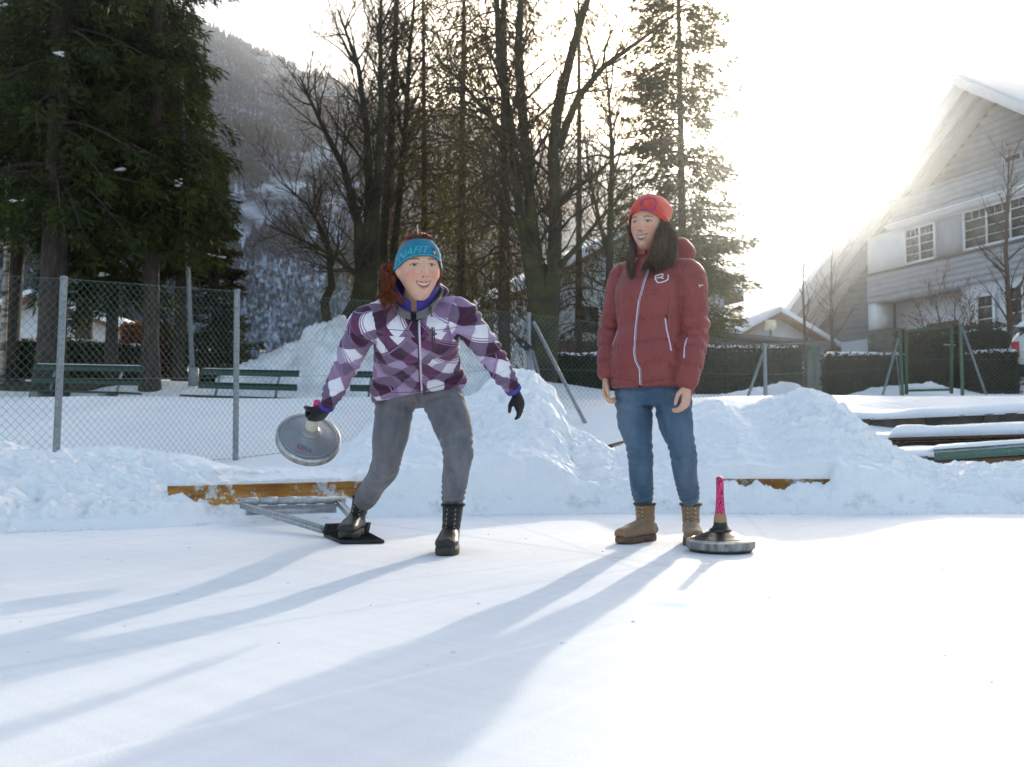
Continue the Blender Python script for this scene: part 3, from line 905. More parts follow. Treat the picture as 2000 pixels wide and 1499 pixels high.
conifer('thin_conifer', ground_at(984, 23), 15, 0.155, 1.5, 1.9, 110, 6400, M['needle_olive'], M['bark_red'], 'conifer with a straight reddish trunk between the two people', seed=33, droop=0.8, hang=1.2, cap_z=11.5, power=0.3)
conifer('thin_conifer', ground_at(1130, 29), 15, 0.13, 1.2, 1.9, 90, 4600, M['needle_olive'], M['bark_red'], 'sparse conifer half hidden behind the forked mossy tree', seed=34, droop=0.8, hang=1.0, cap_z=14, power=0.35)
conifer('thin_conifer', ground_at(765, 33), 17, 0.14, 2.5, 2.2, 100, 4400, M['needle_olive'], M['bark_red'], 'distant thin conifer standing behind the two-stemmed bare tree', seed=36, droop=0.8, hang=1.0, cap_z=16, power=0.35)

g = ground_at(1066, 19)
D = 19
stems = [stem([(1062, 745, 0.27), (1066, 660, 0.24), (1072, 600, 0.22), (1082, 520, 0.15), (1086, 400, 0.125), (1080, 300, 0.115), (1088, 220, 0.11), (1120, 90, 0.08), (1160, -40, 0.05)], D),
         stem([(1060, 700, 0.22), (1058, 600, 0.19), (1046, 500, 0.13), (1034, 380, 0.11), (1022, 240, 0.10), (1012, 100, 0.085), (1020, -60, 0.05)], D),
         stem([(1056, 680, 0.18), (1040, 560, 0.13), (1016, 420, 0.10), (1000, 260, 0.085), (975, 120, 0.07), (968, -60, 0.045)], D),
         stem([(1092, 290, 0.09), (1108, 240, 0.08), (1130, 190, 0.07), (1180, 130, 0.055, -0.5), (1250, 80, 0.035, -0.8), (1330, 20, 0.015, -1)], D),
         stem([(1086, 400, 0.07), (1120, 370, 0.05, -0.3), (1160, 345, 0.035, -0.6), (1210, 300, 0.015, -1)], D),
         stem([(1084, 530, 0.07), (1130, 480, 0.05, -0.4), (1170, 430, 0.03, -0.7), (1215, 380, 0.014, -1)], D),
         stem([(1010, 330, 0.06), (960, 230, 0.05, -0.4), (900, 160, 0.03, -0.7), (850, 110, 0.014, -1)], D)]
bare_tree('forked_tree', g, stems, 'large mossy tree forking into tall dark stems between the two people', None, 23, depth=3, twig_mult=0.85, leaf=420, leaf_box=(1.0, 9))
g = ground_at(1190, 24)
stems = [stem([(1188, 690, 0.12), (1190, 560, 0.10), (1192, 430, 0.08), (1196, 300, 0.055), (1188, 180, 0.03), (1180, 90, 0.012)], 24),
         stem([(1192, 520, 0.06), (1170, 430, 0.045), (1150, 340, 0.03), (1140, 250, 0.012)], 24)]
bare_tree('bare_tree', g, stems, 'slim bare tree left of the red knitted hat', None, 24, depth=3, twig_mult=0.9, leaf=60)
conifer('pine_tree', ground_at(1337, 26), 17.0, 0.14, 0.5, 2.15, 380, 46000, M['needle_pine'], M['bark_red'], 'tall airy pine glowing in the low sun behind the red knitted hat', seed=35, droop=0.34, hang=0.38, cap_z=13.2, power=0.55, sp_len=(0.10, 0.24), sp_w=(0.012, 0.026))
conifer('pine_tree', ground_at(1235, 30), 8.0, 0.10, 0.5, 1.7, 130, 6500, M['needle_pine'], M['bark_red'], 'shorter pine filling the gap left of the tall airy pine', seed=37, droop=0.28, hang=0.2, power=0.6, sp_len=(0.10, 0.24), sp_w=(0.012, 0.026))

# ---- the small garden trees before the chalet
def post_tree(px, D, top_py, r, label, seed, n=0.8):
    g = ground_at(px, D)
    top = at(px - 4, top_py, D)
    h = top.z - g.z
    st = [(g + V(0, 0, -0.2), r), (g + V(0.02, 0, h * 0.3), r * 0.85), (g + V(-0.03, 0, h * 0.6), r * 0.6), (top, r * 0.15)]
    return bare_tree('garden_tree', g, [st], label, M['bark_red'], seed, depth=3, twig_mult=n, sublen=0.40, spread=0.75, m_twig=M['twig'], group=None)
post_tree(1975, 23.8, 300, 0.075, 'young bare tree in front of the chalet windows', 41, 1.25)
post_tree(1574, 25.5, 440, 0.045, 'thin bare sapling with an orange-brown stem by the sloping wing of the chalet', 42, 0.55)
post_tree(1628, 27, 500, 0.06, 'small bare garden tree before the grey boarded wing', 43, 0.8)
g = ground_at(1858, 25)
bare_tree('brown_shrub', g, [[(g + V(dx * 0.2, 0, -0.1), 0.03), (g + V(dx * 0.5, 0, 1.2), 0.022), (g + V(dx, 0.1, 2.4 + 0.3 * dz), 0.008)] for dx, dz in ((-0.8, -1), (-0.3, 1), (0.2, 0.4), (0.7, 0), (1.0, -1))],
          'tangled reddish brown shrub in front of the chalet porch', M['twig'], 44, depth=3, twig_mult=1.0, leaf=420, m_twig=M['twig'])
# ================================================================== fences, benches, hedges, houses
def snow_cap(a, b, width, thick, seed, nx=60, ny=9, over=0.02, hump=0.4):
    """a soft strip of snow lying on top from a to b (3D points at the level it lies on)"""
    a = np.array(a); b = np.array(b); d = b - a
    L = np.linalg.norm(d); d = d / L
    side = np.array([-d[1], d[0], 0]); side /= np.linalg.norm(side)
    u = np.linspace(0, 1, nx); w = np.linspace(-1, 1, ny)
    U, W = np.meshgrid(u, w)
    prof = np.sqrt(np.clip(1 - np.abs(W) ** 3.2, 0, 1))
    endp = np.clip(np.minimum(U, 1 - U) * L / 0.08, 0, 1) ** 0.5
    jit = fbm(U * L * 2.2 + seed * 3, W * 1.3, seed, 4)
    edge = 1 + 0.10 * fbm(U * L * 5 + seed, np.sign(W) * 3.0, seed + 4, 3)
    H = thick * prof * (1 + hump * jit) * endp
    P = a + (d * L) * U[..., None] + side * (W * edge * (width / 2 + over))[..., None] + np.array([0, 0, 1]) * (H - 0.012 * (1 - prof))[..., None]
    i = np.arange(nx * ny).reshape(ny, nx)
    q = np.stack([i[:-1, :-1], i[:-1, 1:], i[1:, 1:], i[1:, :-1]], -1).reshape(-1, 4)
    B = P.copy(); B[..., 2] = (a + (d * L) * U[..., None])[..., 2] - 0.01
    v = np.concatenate([P.reshape(-1, 3), B.reshape(-1, 3)])
    n = nx * ny
    rim = np.concatenate([i[0, :], i[1:, -1], i[-1, -2::-1], i[-2:0:-1, 0]])
    r2 = np.roll(rim, -1)
    rq = np.stack([rim, rim + n, r2 + n, r2], -1)
    return MB().raw(v, q, rq)

# ---- chain link fence: each post a part, the woven wire of a bay one part
def fence_wire(p0, p1, h0, h1, pitch, rad, z0=0.0, sag=0.0):
    """straight crossing wires filling the bay between two posts"""
    mb = MB()
    L = (Vector((p1.x, p1.y, 0)) - Vector((p0.x, p0.y, 0))).length
    H = max(h0, h1)
    def P(u, v):
        f = u / L
        b = p0.lerp(p1, f)
        hh = h0 + (h1 - h0) * f
        return Vector((b.x, b.y, b.z + z0 + (v / H) * hh - sag * 4 * f * (1 - f) * (v / H)))
    side = Vector((p1.y - p0.y, -(p1.x - p0.x), 0)).normalized()
    for s in (1, -1):
        u = -H
        while u < L + H:
            u0, v0 = u, 0.0; u1, v1 = u + s * H, H
            if s < 0: u0, u1 = u + 0, u - H
            # clip to the bay
            t0, t1 = 0.0, 1.0
            du = u1 - u0
            for lim, sg in ((0.0, 1), (L, -1)):
                f0 = sg * (u0 - lim); f1 = sg * (u1 - lim)
                if f0 < 0 and f1 < 0: t0 = 2; break
                if f0 < 0: t0 = max(t0, f0 / (f0 - f1))
                elif f1 < 0: t1 = min(t1, f0 / (f0 - f1))
            if t0 < t1:
                seg = [P(u0 + du * t, H * t) + side * (s * rad * 0.9) for t in np.linspace(t0, t1, 4)]
                mb.tube(seg, rad, 3, cap=False)
            u += pitch * 1.0
    for v in (0.04, 0.5, 1.0):
        mb.tube([P(L * t, H * v) for t in np.linspace(0, 1, 7)], rad * 1.25, 4, cap=False)
    return mb

def fence_post(foot, top, r, m, n=10):
    return MB().tube([foot + V(0, 0, -0.3), top], r, n)

def fence(name, posts, label, pitch, wire_r, post_r, m_post, m_wire, group=None, wire_low=0.03):
    """posts: list of (foot, top)"""
    t = thing(name, posts[0][0], label, 'fence', group)
    for k, (f, tp, show) in enumerate(posts):
        if show:
            o = fence_post(f, tp, post_r, m_post).build('post', m_post, t, smooth=False); smooth_angle(o)
            o2 = MB().lathe([(post_r * 1.12, -0.012), (post_r * 1.12, 0.01), (post_r * 0.7, 0.022), (0.001, 0.025)], 10, Matrix.Translation(tp)).build('post_cap', m_post, t)
    for (f0, t0, _), (f1, t1, _) in zip(posts[:-1], posts[1:]):
        w = fence_wire(f0, f1, (t0 - f0).length - wire_low, (t1 - f1).length - wire_low, pitch, wire_r, wire_low)
        w.build('wire_mesh', m_wire, t)['kind'] = 'stuff'
    return t

def post_px(px_top, py_top, px_bot, D, z_foot):
    tp = at(px_top, py_top, D); ft = at(px_bot, 850, D)
    return (Vector((ft.x, D, z_foot)), tp, True)

f0 = (Vector((-5.3, 6.6, 0.02)), Vector((-5.25, 6.6, 1.66)), True)
f1 = post_px(125, 545, 108, 8.5, 0.08)
f2 = post_px(463, 570, 461, 10.5, 0.15)
f3 = post_px(793, 594, 793, 12.5, 0.35)
f4 = post_px(1033, 614, 1033, 14.5, 0.62)
fence('chain_link_fence', [f0, f1, f2, f3, f4], 'chain-link fence on galvanised posts in front of the green benches', 0.075, 0.0016, 0.030, M['galv'], M['galv_wire'])
# the corner post's braces
t = thing('corner_brace', f4[0], 'pair of slanting galvanised braces at the fence corner behind the snow mound', 'brace')
o = MB().tube([at(1042, 630, 14.4), at(1042, 630, 14.4) + (at(1170, 880, 13.2) - at(1042, 630, 14.4)) * 1.42], 0.026, 8).build('strut', M['galv'], t)
o = MB().tube([at(1026, 632, 14.5), at(990, 730, 14.9)], 0.024, 8).build('strut', M['galv'], t)
g5 = post_px(1493, 674, 1497, 17.0, 0.98)
g6 = post_px(1589, 671, 1597, 19.0, 1.10)
g7 = post_px(1757, 651, 1766, 21.0, 1.15)
fence('chain_link_fence', [(f4[0], f4[1], False), g5], 'chain-link fence running behind the person in the red jacket', 0.085, 0.0018, 0.034, M['galv'], M['galv_wire'])
t = fence('chain_link_fence', [(g5[0], g5[1], False), g6, g7], 'chain-link fence on green posts leading to the garden gate', 0.085, 0.0018, 0.032, M['green_paint'], M['galv_wire'])
def brace(px0, py0, px1, py1, D, label):
    a = at(px0, py0, D); b = at(px1, py1, D)
    o = MB().tube([a, b], 0.026, 8).build('fence_brace', M['galv'], loc=b)
    return tag(o, label, 'brace')
brace(1491, 690, 1452, 800, 17.0, 'slanting galvanised brace leaning on the grey post behind the snow mound')
brace(1755, 662, 1716, 802, 21.0, 'slanting galvanised brace left of the green garden gate')
brace(1879, 640, 1936, 800, 20.6, 'slanting galvanised brace right of the green garden gate')
o = MB().tube([at(1749, 680, 21.05), at(1762, 805, 21.05)], 0.012, 6).build('thin_rod', M['galv'], loc=at(1762, 805, 21.05))
tag(o, 'thin grey rod standing beside the green gate post', 'rod')

# ---- garden gate
ga = at(1772, 850, 21.0); gb = at(1860, 850, 20.6)
gzf = gz(ga.x, ga.y)
t = thing('garden_gate', Vector((ga.x, ga.y, gzf)), 'green tubular garden gate filled with wire mesh', 'gate')
ta = at(1770, 648, 21.0); tb = at(1859, 638, 20.6)
za = Vector((ga.x, ga.y, gzf + 0.02)); zb = Vector((gb.x, gb.y, gzf + 0.02))
o = MB().bbox(za, ta, 0.06, 0.06, 0.008, hint=(0, 1, 0)).build('gate_post', M['green_paint'], t)
o = MB().bbox(zb, tb, 0.06, 0.06, 0.008, hint=(0, 1, 0)).build('gate_post', M['green_paint'], t)
o = MB().bbox(ta, tb, 0.05, 0.05, 0.008).build('top_rail', M['green_paint'], t)
o = MB().bbox(lerp(za, ta, 0.06), lerp(zb, tb, 0.06), 0.05, 0.05, 0.008).build('bottom_rail', M['green_paint'], t)
fence_wire(lerp(za, ta, 0.06), lerp(zb, tb, 0.06), (ta - za).length * 0.92, (tb - zb).length * 0.92, 0.075, 0.0017).build('wire_mesh', M['galv_wire'], t)['kind'] = 'stuff'
o = MB().tube([at(1843, 674, 20.62), at(1866, 675, 20.6)], 0.016, 8).build('handle', M['galv'], t)
h7 = post_px(1875, 637, 1882, 20.5, gz(9.3, 20.5))
h8 = (Vector((13.2, 18.6, gz(13.2, 18.6))), Vector((13.2, 18.6, 2.72)), True)
fence('chain_link_fence', [h7, h8], 'chain-link fence right of the garden gate in front of the parked car', 0.085, 0.0018, 0.036, M['green_paint'], M['galv_wire'])

# ---- steel stand with black arm by the snow mound
t = thing('steel_stand', at(1050, 760, 11.6), 'galvanised steel stand with a black lever arm behind the snow mound', 'stand')
MB().beam(at(1032, 684, 11.6), at(1052, 770, 11.6), 0.05, 0.05, hint=(0, 1, 0)).build('leg', M['galv'], t)
MB().beam(at(1040, 686, 11.7), at(1063, 770, 11.7), 0.03, 0.06, hint=(0, 1, 0)).build('leg', M['galv'], t)
MB().tube([at(972, 627, 11.55), at(1005, 655, 11.55), at(1022, 671, 11.55)], [0.012, 0.02, 0.035], 8).build('lever_arm', M['black_rubber'], t, smooth=True)
c = at(1024, 674, 11.5)
MB().prism([at(1009, 668, 11.5), at(1021, 661, 11.5), at(1040, 679, 11.5), at(1026, 686, 11.5)], V(0, 0, 0), V(0, 0.05, 0)).build('bracket', M['black_rubber'], t)
MB().lathe([(0.014, 0), (0.014, 0.012), (0.009, 0.016)], 12, Matrix.Translation(at(1022, 674, 11.49)) @ Matrix.Rotation(math.pi / 2, 4, 'X')).build('bolt', M['galv'], t)

# ---- benches
def bench(label, pxl, pxr, D, py_seat, rot=0.0, backL=None):
    """two backrest planks, three seat planks, steel uprights on concrete feet"""
    a = at(pxl, py_seat, D + rot); b = at(pxr, py_seat + 6, D - rot)
    L = Vector((b.x - a.x, b.y - a.y, 0)).length
    d = Vector((b.x - a.x, b.y - a.y, 0)).normalized()
    n = Vector((d.y, -d.x, 0))                 # towards the rink
    zs = (a.z + b.z) / 2
    slope = (b.z - a.z) / L
    mid = (a + b) / 2
    t = thing('park_bench', Vector((mid.x, mid.y, zs - 0.42)), label, 'bench')
    def pt(u, w, z): return Vector((a.x, a.y, a.z)) + d * u + n * w + V(0, 0, z + slope * u)
    for k, w in enumerate((0.12, -0.02, -0.16)):
        MB().bbox(pt(-0.05, w, 0), pt(L + 0.05, w, 0), 0.125, 0.035, 0.006).build('seat_plank', M['bench_green'], t)
    for z, w in ((0.20, -0.27), (0.44, -0.33)):
        MB().bbox(pt(0, w, z), pt(L, w, z), 0.035, 0.115, 0.006).build('backrest_plank', M['bench_green'], t)
    for u in (L * 0.19, L * 0.80):
        MB().beam(pt(u, -0.225, -0.03), pt(u, -0.385, 0.5), 0.04, 0.02, hint=tuple(n)).build('upright', M['galv'], t)
        MB().box(pt(u, 0.0, -0.24), (0.14, 0.36, 0.44), Matrix.Rotation(math.atan2(d.y, d.x), 3, 'Z')).build('concrete_foot', M['concrete'], t)
    snow_cap(pt(0.02, -0.33, 0.497), pt(L - 0.02, -0.33, 0.497), 0.02, 0.012, 5, 30, 5, 0.0).build('snow_rim', M['snow'], t, smooth=True)
    return t
bench('long green plank bench in front of the thick spruce trunk', 40, 256, 17.6, 763, 0.3)
bench('green plank bench standing between the grey pole and the fence post, before the snow heap', 368, 562, 17.0, 774, 0.35)
bench('green plank bench partly hidden behind the purple jacket', 668, 872, 16.6, 780, 0.35)

# ---- tall grey pole
pb_ = ground_at(377, 20.8)
t = thing('lamp_pole', pb_, 'tall slim grey metal pole rising among the spruces', 'pole')
MB().tube([pb_ + V(0, 0, -0.2), at(366, 500, 20.8), at(352, 100, 20.8)], [0.055, 0.048, 0.038], 12).build('shaft', M['galv'], t, smooth=True)
MB().lathe([(0.11, -0.05), (0.11, 0.35), (0.08, 0.38)], 12, Matrix.Translation(pb_)).build('base_sleeve', M['galv'], t)
MB().lathe([(0.055, -0.02), (0.055, 0.05), (0.02, 0.08)], 12, Matrix.Translation(at(352, 100, 20.8))).build('cap', M['galv'], t)

# ---- hedges
def hedge(label, a, b, depth, h, n, m_leaf, seed, cap=True, leaf=(0.05, 0.10), snow_t=0.07, top_wave=0.04, name='hedge', dry=False):
    a = Vector(a); b = Vector(b)
    t = thing(name, (a + b) / 2, label, 'hedge')
    d = (b - a); L = Vector((d.x, d.y, 0)).length; d2 = Vector((d.x, d.y, 0)).normalized(); nn = Vector((d2.y, -d2.x, 0))
    rng = np.random.RandomState(seed)
    # core, a lumpy box
    nu, nv = 40, 14
    prof = [(-0.5, 0), (-0.5, 0.5), (-0.48, 0.92), (-0.3, 1.0), (0.3, 1.0), (0.48, 0.92), (0.5, 0.5), (0.5, 0)]
    v = []
    for i in range(nu):
        u = i / (nu - 1)
        for (w, z) in prof:
            k = 0.93 + 0.05 * float(fbm(u * L * 1.5 + w * 2, z * 3.0, seed, 3))
            p = a + d * u + nn * (w * depth * k) + V(0, 0, z * h * k - 0.02)
            v.append(p)
    m = len(prof)
    q = [[i * m + k, i * m + k + 1, (i + 1) * m + k + 1, (i + 1) * m + k] for i in range(nu - 1) for k in range(m - 1)]
    MB().raw([tuple(p) for p in v], q, [list(range(m))], [[(nu - 1) * m + k for k in range(m - 1, -1, -1)]]).build('core', M['hedge_core'], t)
    # leaves
    face = rng.rand(n)
    u = rng.rand(n); z = rng.rand(n)
    w = np.where(face < 0.72, 0.5, np.where(face < 0.9, rng.uniform(-0.5, 0.5, n), -0.5))
    zz = np.where((face >= 0.72) & (face < 0.9), 1.0, z)
    endf = rng.rand(n) < 0.07
    u = np.where(endf, rng.choice([0, 1], n), u); w = np.where(endf, rng.uniform(-0.5, 0.5, n), w); zz = np.where(endf, z, zz)
    jit = rng.normal(0, 0.022, (n, 3)) + (top_wave * fbm(u * L * 1.5, zz * 3, seed, 3))[:, None] * np.array([0, 0, 1]) * zz[:, None]
    P = np.array(a) + np.array(d) * u[:, None] + np.array(nn) * (w * depth * 0.97)[:, None] + np.array([0, 0, 1]) * (zz * h)[:, None] + jit
    A = unit(np.array(nn) * np.sign(w)[:, None] * 0.6 + rng.normal(0, 0.7, (n, 3)) + np.array([0, 0, 0.3]))
    W = unit(np.cross(A, rng.normal(0, 1, (n, 3))))
    vv, f = diamonds(P, A, W, rng.uniform(leaf[0], leaf[1], n), rng.uniform(leaf[0] * 0.22, leaf[1] * 0.3, n), rng)
    MB().raw(vv, f).build('foliage', m_leaf, t)['kind'] = 'stuff'
    if cap:
        snow_cap(a + V(0, 0, h), b + V(0, 0, h), depth * 0.92, snow_t, seed, 140, 11, 0.02, hump=1.1).build('snow_cap', M['snow'], t, smooth=True)
    return t
def hp(px, D, py):
    p = at(px, py, D); return p
def hedge_px(label, px0, D0, px1, D1, py_top, py_bot, depth, n, m_leaf, seed, **kw):
    a = at(px0, py_bot, D0); b = at(px1, py_bot, D1)
    h = (at(px0, py_top, D0).z - a.z)
    b.z = a.z
    return hedge(label, a, b, depth, h, n, m_leaf, seed, **kw)
hedge_px('clipped green leafy hedge under snow behind the long bench', 25, 22.5, 205, 23.5, 668, 738, 0.9, 5200, M['hedge'], 3, leaf=(0.06, 0.13))
hedge_px('low end of the green leafy hedge beside the copper beech', 208, 23.6, 275, 23.9, 680, 738, 0.9, 2200, M['hedge'], 4, leaf=(0.06, 0.13))
hedge_px('copper beech hedge still holding orange-brown leaves', 252, 25.2, 352, 25.2, 640, 738, 1.2, 5200, M['beech'], 5, leaf=(0.06, 0.12), snow_t=0.05, name='beech_hedge')
hedge_px('dark clipped hedge under snow left of the red jacket', 1080, 22.0, 1235, 22.0, 698, 778, 0.9, 5000, M['hedge_dark'], 6)
hedge_px('dark clipped hedge under snow right of the red jacket', 1365, 22.5, 1556, 22.5, 683, 775, 0.9, 6000, M['hedge_dark'], 7)
hedge_px('dark clipped hedge under snow in front of the stone plinth', 1610, 23.2, 1768, 22.8, 698, 778, 0.8, 5400, M['hedge_dark'], 8)
hedge_px('tall dark hedge seen through the garden gate', 1766, 25.5, 1960, 23.5, 652, 775, 0.8, 6500, M['hedge_dark'], 9, cap=False)
hedge_px('lower dark hedge under a thin snow strip beside the parked car', 1880, 22.2, 1990, 21.6, 693, 775, 0.5, 3600, M['hedge_dark'], 10, snow_t=0.05)

# ---- heap of grey ploughed snow behind the benches
def heap(name, outline, D0, depth, m, seed, amp):
    """outline: (px, py) of the silhouette at depth D0; a rounded mound"""
    ol = np.array(outline, float)
    nx, ny = 160, 60
    px = np.linspace(ol[0, 0], ol[-1, 0], nx); top = np.interp(px, ol[:, 0], ol[:, 1])
    X = (px - 1000) / FPX * D0
    Z = CAM_H + (850 - top) / FPX * D0
    w = np.linspace(-1, 1, ny)
    XX, WW = np.meshgrid(X, w); ZZ, _ = np.meshgrid(Z, w)
    Y = D0 + WW * depth
    g = ground_z(XX, Y) - 0.1
    zz = g + (ZZ - g) * np.clip(1 - np.abs(WW) ** 1.7, 0, 1) ** 0.8
    am = np.clip((zz - g) / 0.4, 0, 1)
    n = fbm(XX * 2.2, Y * 2.2, seed, 5)
    zz = zz + am * (amp * (0.5 - np.abs(n)) + amp * 0.5 * fbm(XX * 7, Y * 7, seed + 2, 3))
    Y = Y - am * amp * 0.8 * np.abs(fbm(XX * 4, zz * 4, seed + 5, 4))
    v = np.stack([XX, Y, zz], -1).reshape(-1, 3)
    i = np.arange(nx * ny).reshape(ny, nx)
    q = np.stack([i[:-1, :-1], i[:-1, 1:], i[1:, 1:], i[1:, :-1]], -1).reshape(-1, 4)
    return structure(MB().raw(v, q).build(name, m, smooth=True))
heap('snow_heap', [(455, 748), (480, 730), (520, 708), (560, 690), (590, 678), (612, 650), (640, 638), (668, 634), (700, 645), (760, 650), (830, 655), (880, 672), (930, 690), (980, 720), (1040, 765)], 20.5, 2.2, M['snow_dirty'], 5, 0.28)
heap('snow_heap', [(1350, 795), (1400, 775), (1450, 766), (1500, 756), (1540, 752), (1590, 765), (1640, 790)], 18.8, 0.8, M['snow_far'], 6, 0.12)
heap('snow_heap', [(1600, 800), (1640, 778), (1700, 762), (1760, 756), (1820, 752), (1850, 760), (1890, 766), (1920, 775), (1945, 768), (1980, 774), (2020, 776), (2080, 790)], 21.9, 0.7, M['snow_far'], 7, 0.12)
heap('snow_heap', [(1080, 800), (1120, 781), (1180, 777), (1240, 779), (1300, 800)], 19.5, 0.8, M['snow_far'], 8, 0.10)

# a strip of bare dark earth under the spruces
M['earth'] = mat('mossy_earth', (0.022, 0.019, 0.010), 0.95, col2=(0.060, 0.052, 0.018), nscale=4, bump=0.8, bscale=20, bdist=0.03, world_pos=True)
def ground_patch(name, cx, cy, rx, ry, m, seed, lift=0.012):
    nr, na = 8, 48
    v = []
    for j in range(nr + 1):
        for k in range(na):
            a = 2 * math.pi * k / na
            s = j / nr * (1 + 0.25 * float(fbm(math.cos(a) * 1.5 + 5, math.sin(a) * 1.5, seed, 3)))
            x = cx + rx * s * math.cos(a); y = cy + ry * s * math.sin(a)
            v.append((x, y, gz(x, y) + lift * (1.0 if j < nr else -2)))
    q = [[j * na + k, j * na + (k + 1) % na, (j + 1) * na + (k + 1) % na, (j + 1) * na + k] for j in range(nr) for k in range(na)]
    return structure(MB().raw(v, q).build(name, m, smooth=True))
e = ground_at(60, 20.8); ground_patch('bare_earth', e.x, e.y, 2.2, 0.75, M['earth'], 3)
e = ground_at(330, 18.2); ground_patch('bare_earth', e.x, e.y, 1.6, 0.5, M['earth'], 4)

# ---- direction sign far beyond the heap
M['sign_blue'] = mat('blue_sign_paint', (0.03, 0.10, 0.28), 0.5)
M['sign_cream'] = mat('cream_sign_paint', (0.55, 0.50, 0.40), 0.5)
g = ground_at(512, 34)
t = thing('road_sign', g, 'blue direction sign with a cream field on a thin post beyond the snow heap', 'sign')
MB().tube([g + V(0, 0, -0.1), at(512, 686, 34)], 0.03, 8).build('post', M['galv'], t)
c = at(514, 686, 34)
MB().box(c, (0.30, 0.03, 0.17)).build('panel', M['sign_blue'], t)
MB().box(c + V(0, -0.02, 0), (0.22, 0.012, 0.10)).build('cream_field', M['sign_cream'], t)
MB().box(at(505, 671, 34.2), (0.18, 0.03, 0.16), Matrix.Rotation(0.5, 3, 'Y')).build('upper_panel', M['sign_blue'], t)
# ================================================================== the chalet on the right
HC = at(1700, 850, 34.0); HC.z = 0
HS = Vector((0.3126, -0.9499, 0))            # along the facade, towards the viewer
HN = Vector((-0.9499, -0.3126, 0))           # out of the facade
HK = 1.24                                    # the facade drawing above is in units of 1.24 m
HC = HC * HK
def H(s, n, z): return HC + (HS * s + HN * (n - 0.6)) * HK + V(0, 0, CAM_H + (z - CAM_H) * HK)
HZ = 1.2
house = thing('chalet', H(4, -4, HZ), 'large grey boarded alpine chalet with white window bands and a steep gable', 'house')
def hbox(name, s0, s1, n0, n1, z0, z1, m, parent=None, label=None):
    mb = MB()
    P = [H(s, n, z) for s in (s0, s1) for n in (n0, n1) for z in (z0, z1)]
    mb.raw([tuple(p) for p in P], [[0, 1, 3, 2], [4, 6, 7, 5], [0, 4, 5, 1], [2, 3, 7, 6], [0, 2, 6, 4], [1, 5, 7, 3]])
    return mb.build(name, m, parent or house, label=label)
PEAK_S, PEAK_Z, SL = 5.0, 10.9, 0.66
def roof_z(s): return PEAK_Z - SL * abs(s - PEAK_S)
# gable wall behind everything
SL0, SR0 = -5.2, 13.0
mb = MB()
mb.prism([H(SL0, -0.25, HZ), H(SR0, -0.25, HZ), H(SR0, -0.25, roof_z(SR0) - 0.35), H(PEAK_S, -0.25, PEAK_Z - 0.35), H(SL0, -0.25, roof_z(SL0) - 0.35)], V(0, 0, 0), -HN * 9 * HK)
mb.build('wall', M['clad_dark'], house)
# boards of the wing and the gable, lapped
def boards(s_fn, n, z0, z1, step, m, tilt=0.018, thick=0.02, joints=None):
    k = 0
    z = z0
    while z < z1 - 0.02:
        zt = min(z + step, z1)
        s0, s1 = s_fn((z + zt) / 2)
        if s1 - s0 > 0.2:
            mb = MB()
            P = [H(s0, n + tilt + thick, z), H(s1, n + tilt + thick, z), H(s1, n + thick, zt - 0.006), H(s0, n + thick, zt - 0.006),
                 H(s0, n, z), H(s1, n, z), H(s1, n, zt - 0.006), H(s0, n, zt - 0.006)]
            mb.raw([tuple(p) for p in P], [[0, 1, 2, 3], [4, 7, 6, 5], [0, 4, 5, 1], [3, 2, 6, 7], [0, 3, 7, 4], [1, 5, 6, 2]])
            mb.build('board', m, house)
        z += step; k += 1
# wing left of the projecting bay
boards(lambda z: (max(SL0, PEAK_S - (PEAK_Z - 0.4 - z) / SL), 0.0), -0.25, 3.92, 8.2, 0.22, M['clad_dark'])
# upper gable behind the balcony
boards(lambda z: (max(0.0, PEAK_S - (PEAK_Z - 0.4 - z) / SL), min(12.8, PEAK_S + (PEAK_Z - 0.4 - z) / SL)), -0.25, 8.2, 10.8, 0.22, M['clad'])
# white rendered base of the wing with its arch
hbox('rendered_base', SL0, 0.0, -0.25, -0.12, HZ, 3.90, M['white_wall'])
mb = MB(); arc = [H(-2.9, -0.115, HZ)] + [H(-2.2 - 0.7 * math.cos(a), -0.115, 2.45 + 0.62 * math.sin(a)) for a in np.linspace(0, math.pi, 14)] + [H(-1.5, -0.115, HZ)]
mb.prism(arc, V(0, 0, 0), HN * 0.012); mb.build('arched_opening', M['glass'], house)
hbox('cellar_window', -4.9, -4.3, -0.12, -0.10, 2.1, 2.75, M['glass'])
# projecting bay: porch piers, cladding apron, white band, balcony
hbox('stone_plinth', 0.0, 1.1, 0.0, 0.62, HZ, 4.05, M['stone_dark'])
rs = np.random.RandomState(2)
for r in range(6):
    s = 0.0
    while s < 1.08:
        w = min(rs.uniform(0.18, 0.36), 1.1 - s)
        hbox('stone', s + 0.008, s + w - 0.008, 0.62, 0.62 + rs.uniform(0.015, 0.045), 2.6 + r * 0.24 + 0.01, 2.6 + (r + 1) * 0.24 - 0.01, M['stone_dark'])
        s += w
hbox('pier', 0.0, 0.42, -0.1, 0.6, 4.052, 4.98, M['white_wall'])
hbox('porch_back_wall', 0.42, 4.3, -0.25, -0.2, HZ, 4.98, M['white_wall'])
hbox('porch_door_frame', 1.95, 3.3, -0.2, -0.14, HZ + 0.9, 4.1, M['brown_wood'])
hbox('porch_window', 2.1, 2.65, -0.14, -0.12, 2.9, 3.95, M['glass'])
hbox('porch_window', 2.75, 3.2, -0.14, -0.12, 2.9, 3.95, M['glass'])
hbox('ground_floor_wall', 4.3, 11.0, -0.24, 0.58, HZ, 4.98, M['white_wall'])
hbox('sill_band', 6.2, 11.0, 0.585, 0.66, 2.55, 2.75, M['white_trim'])
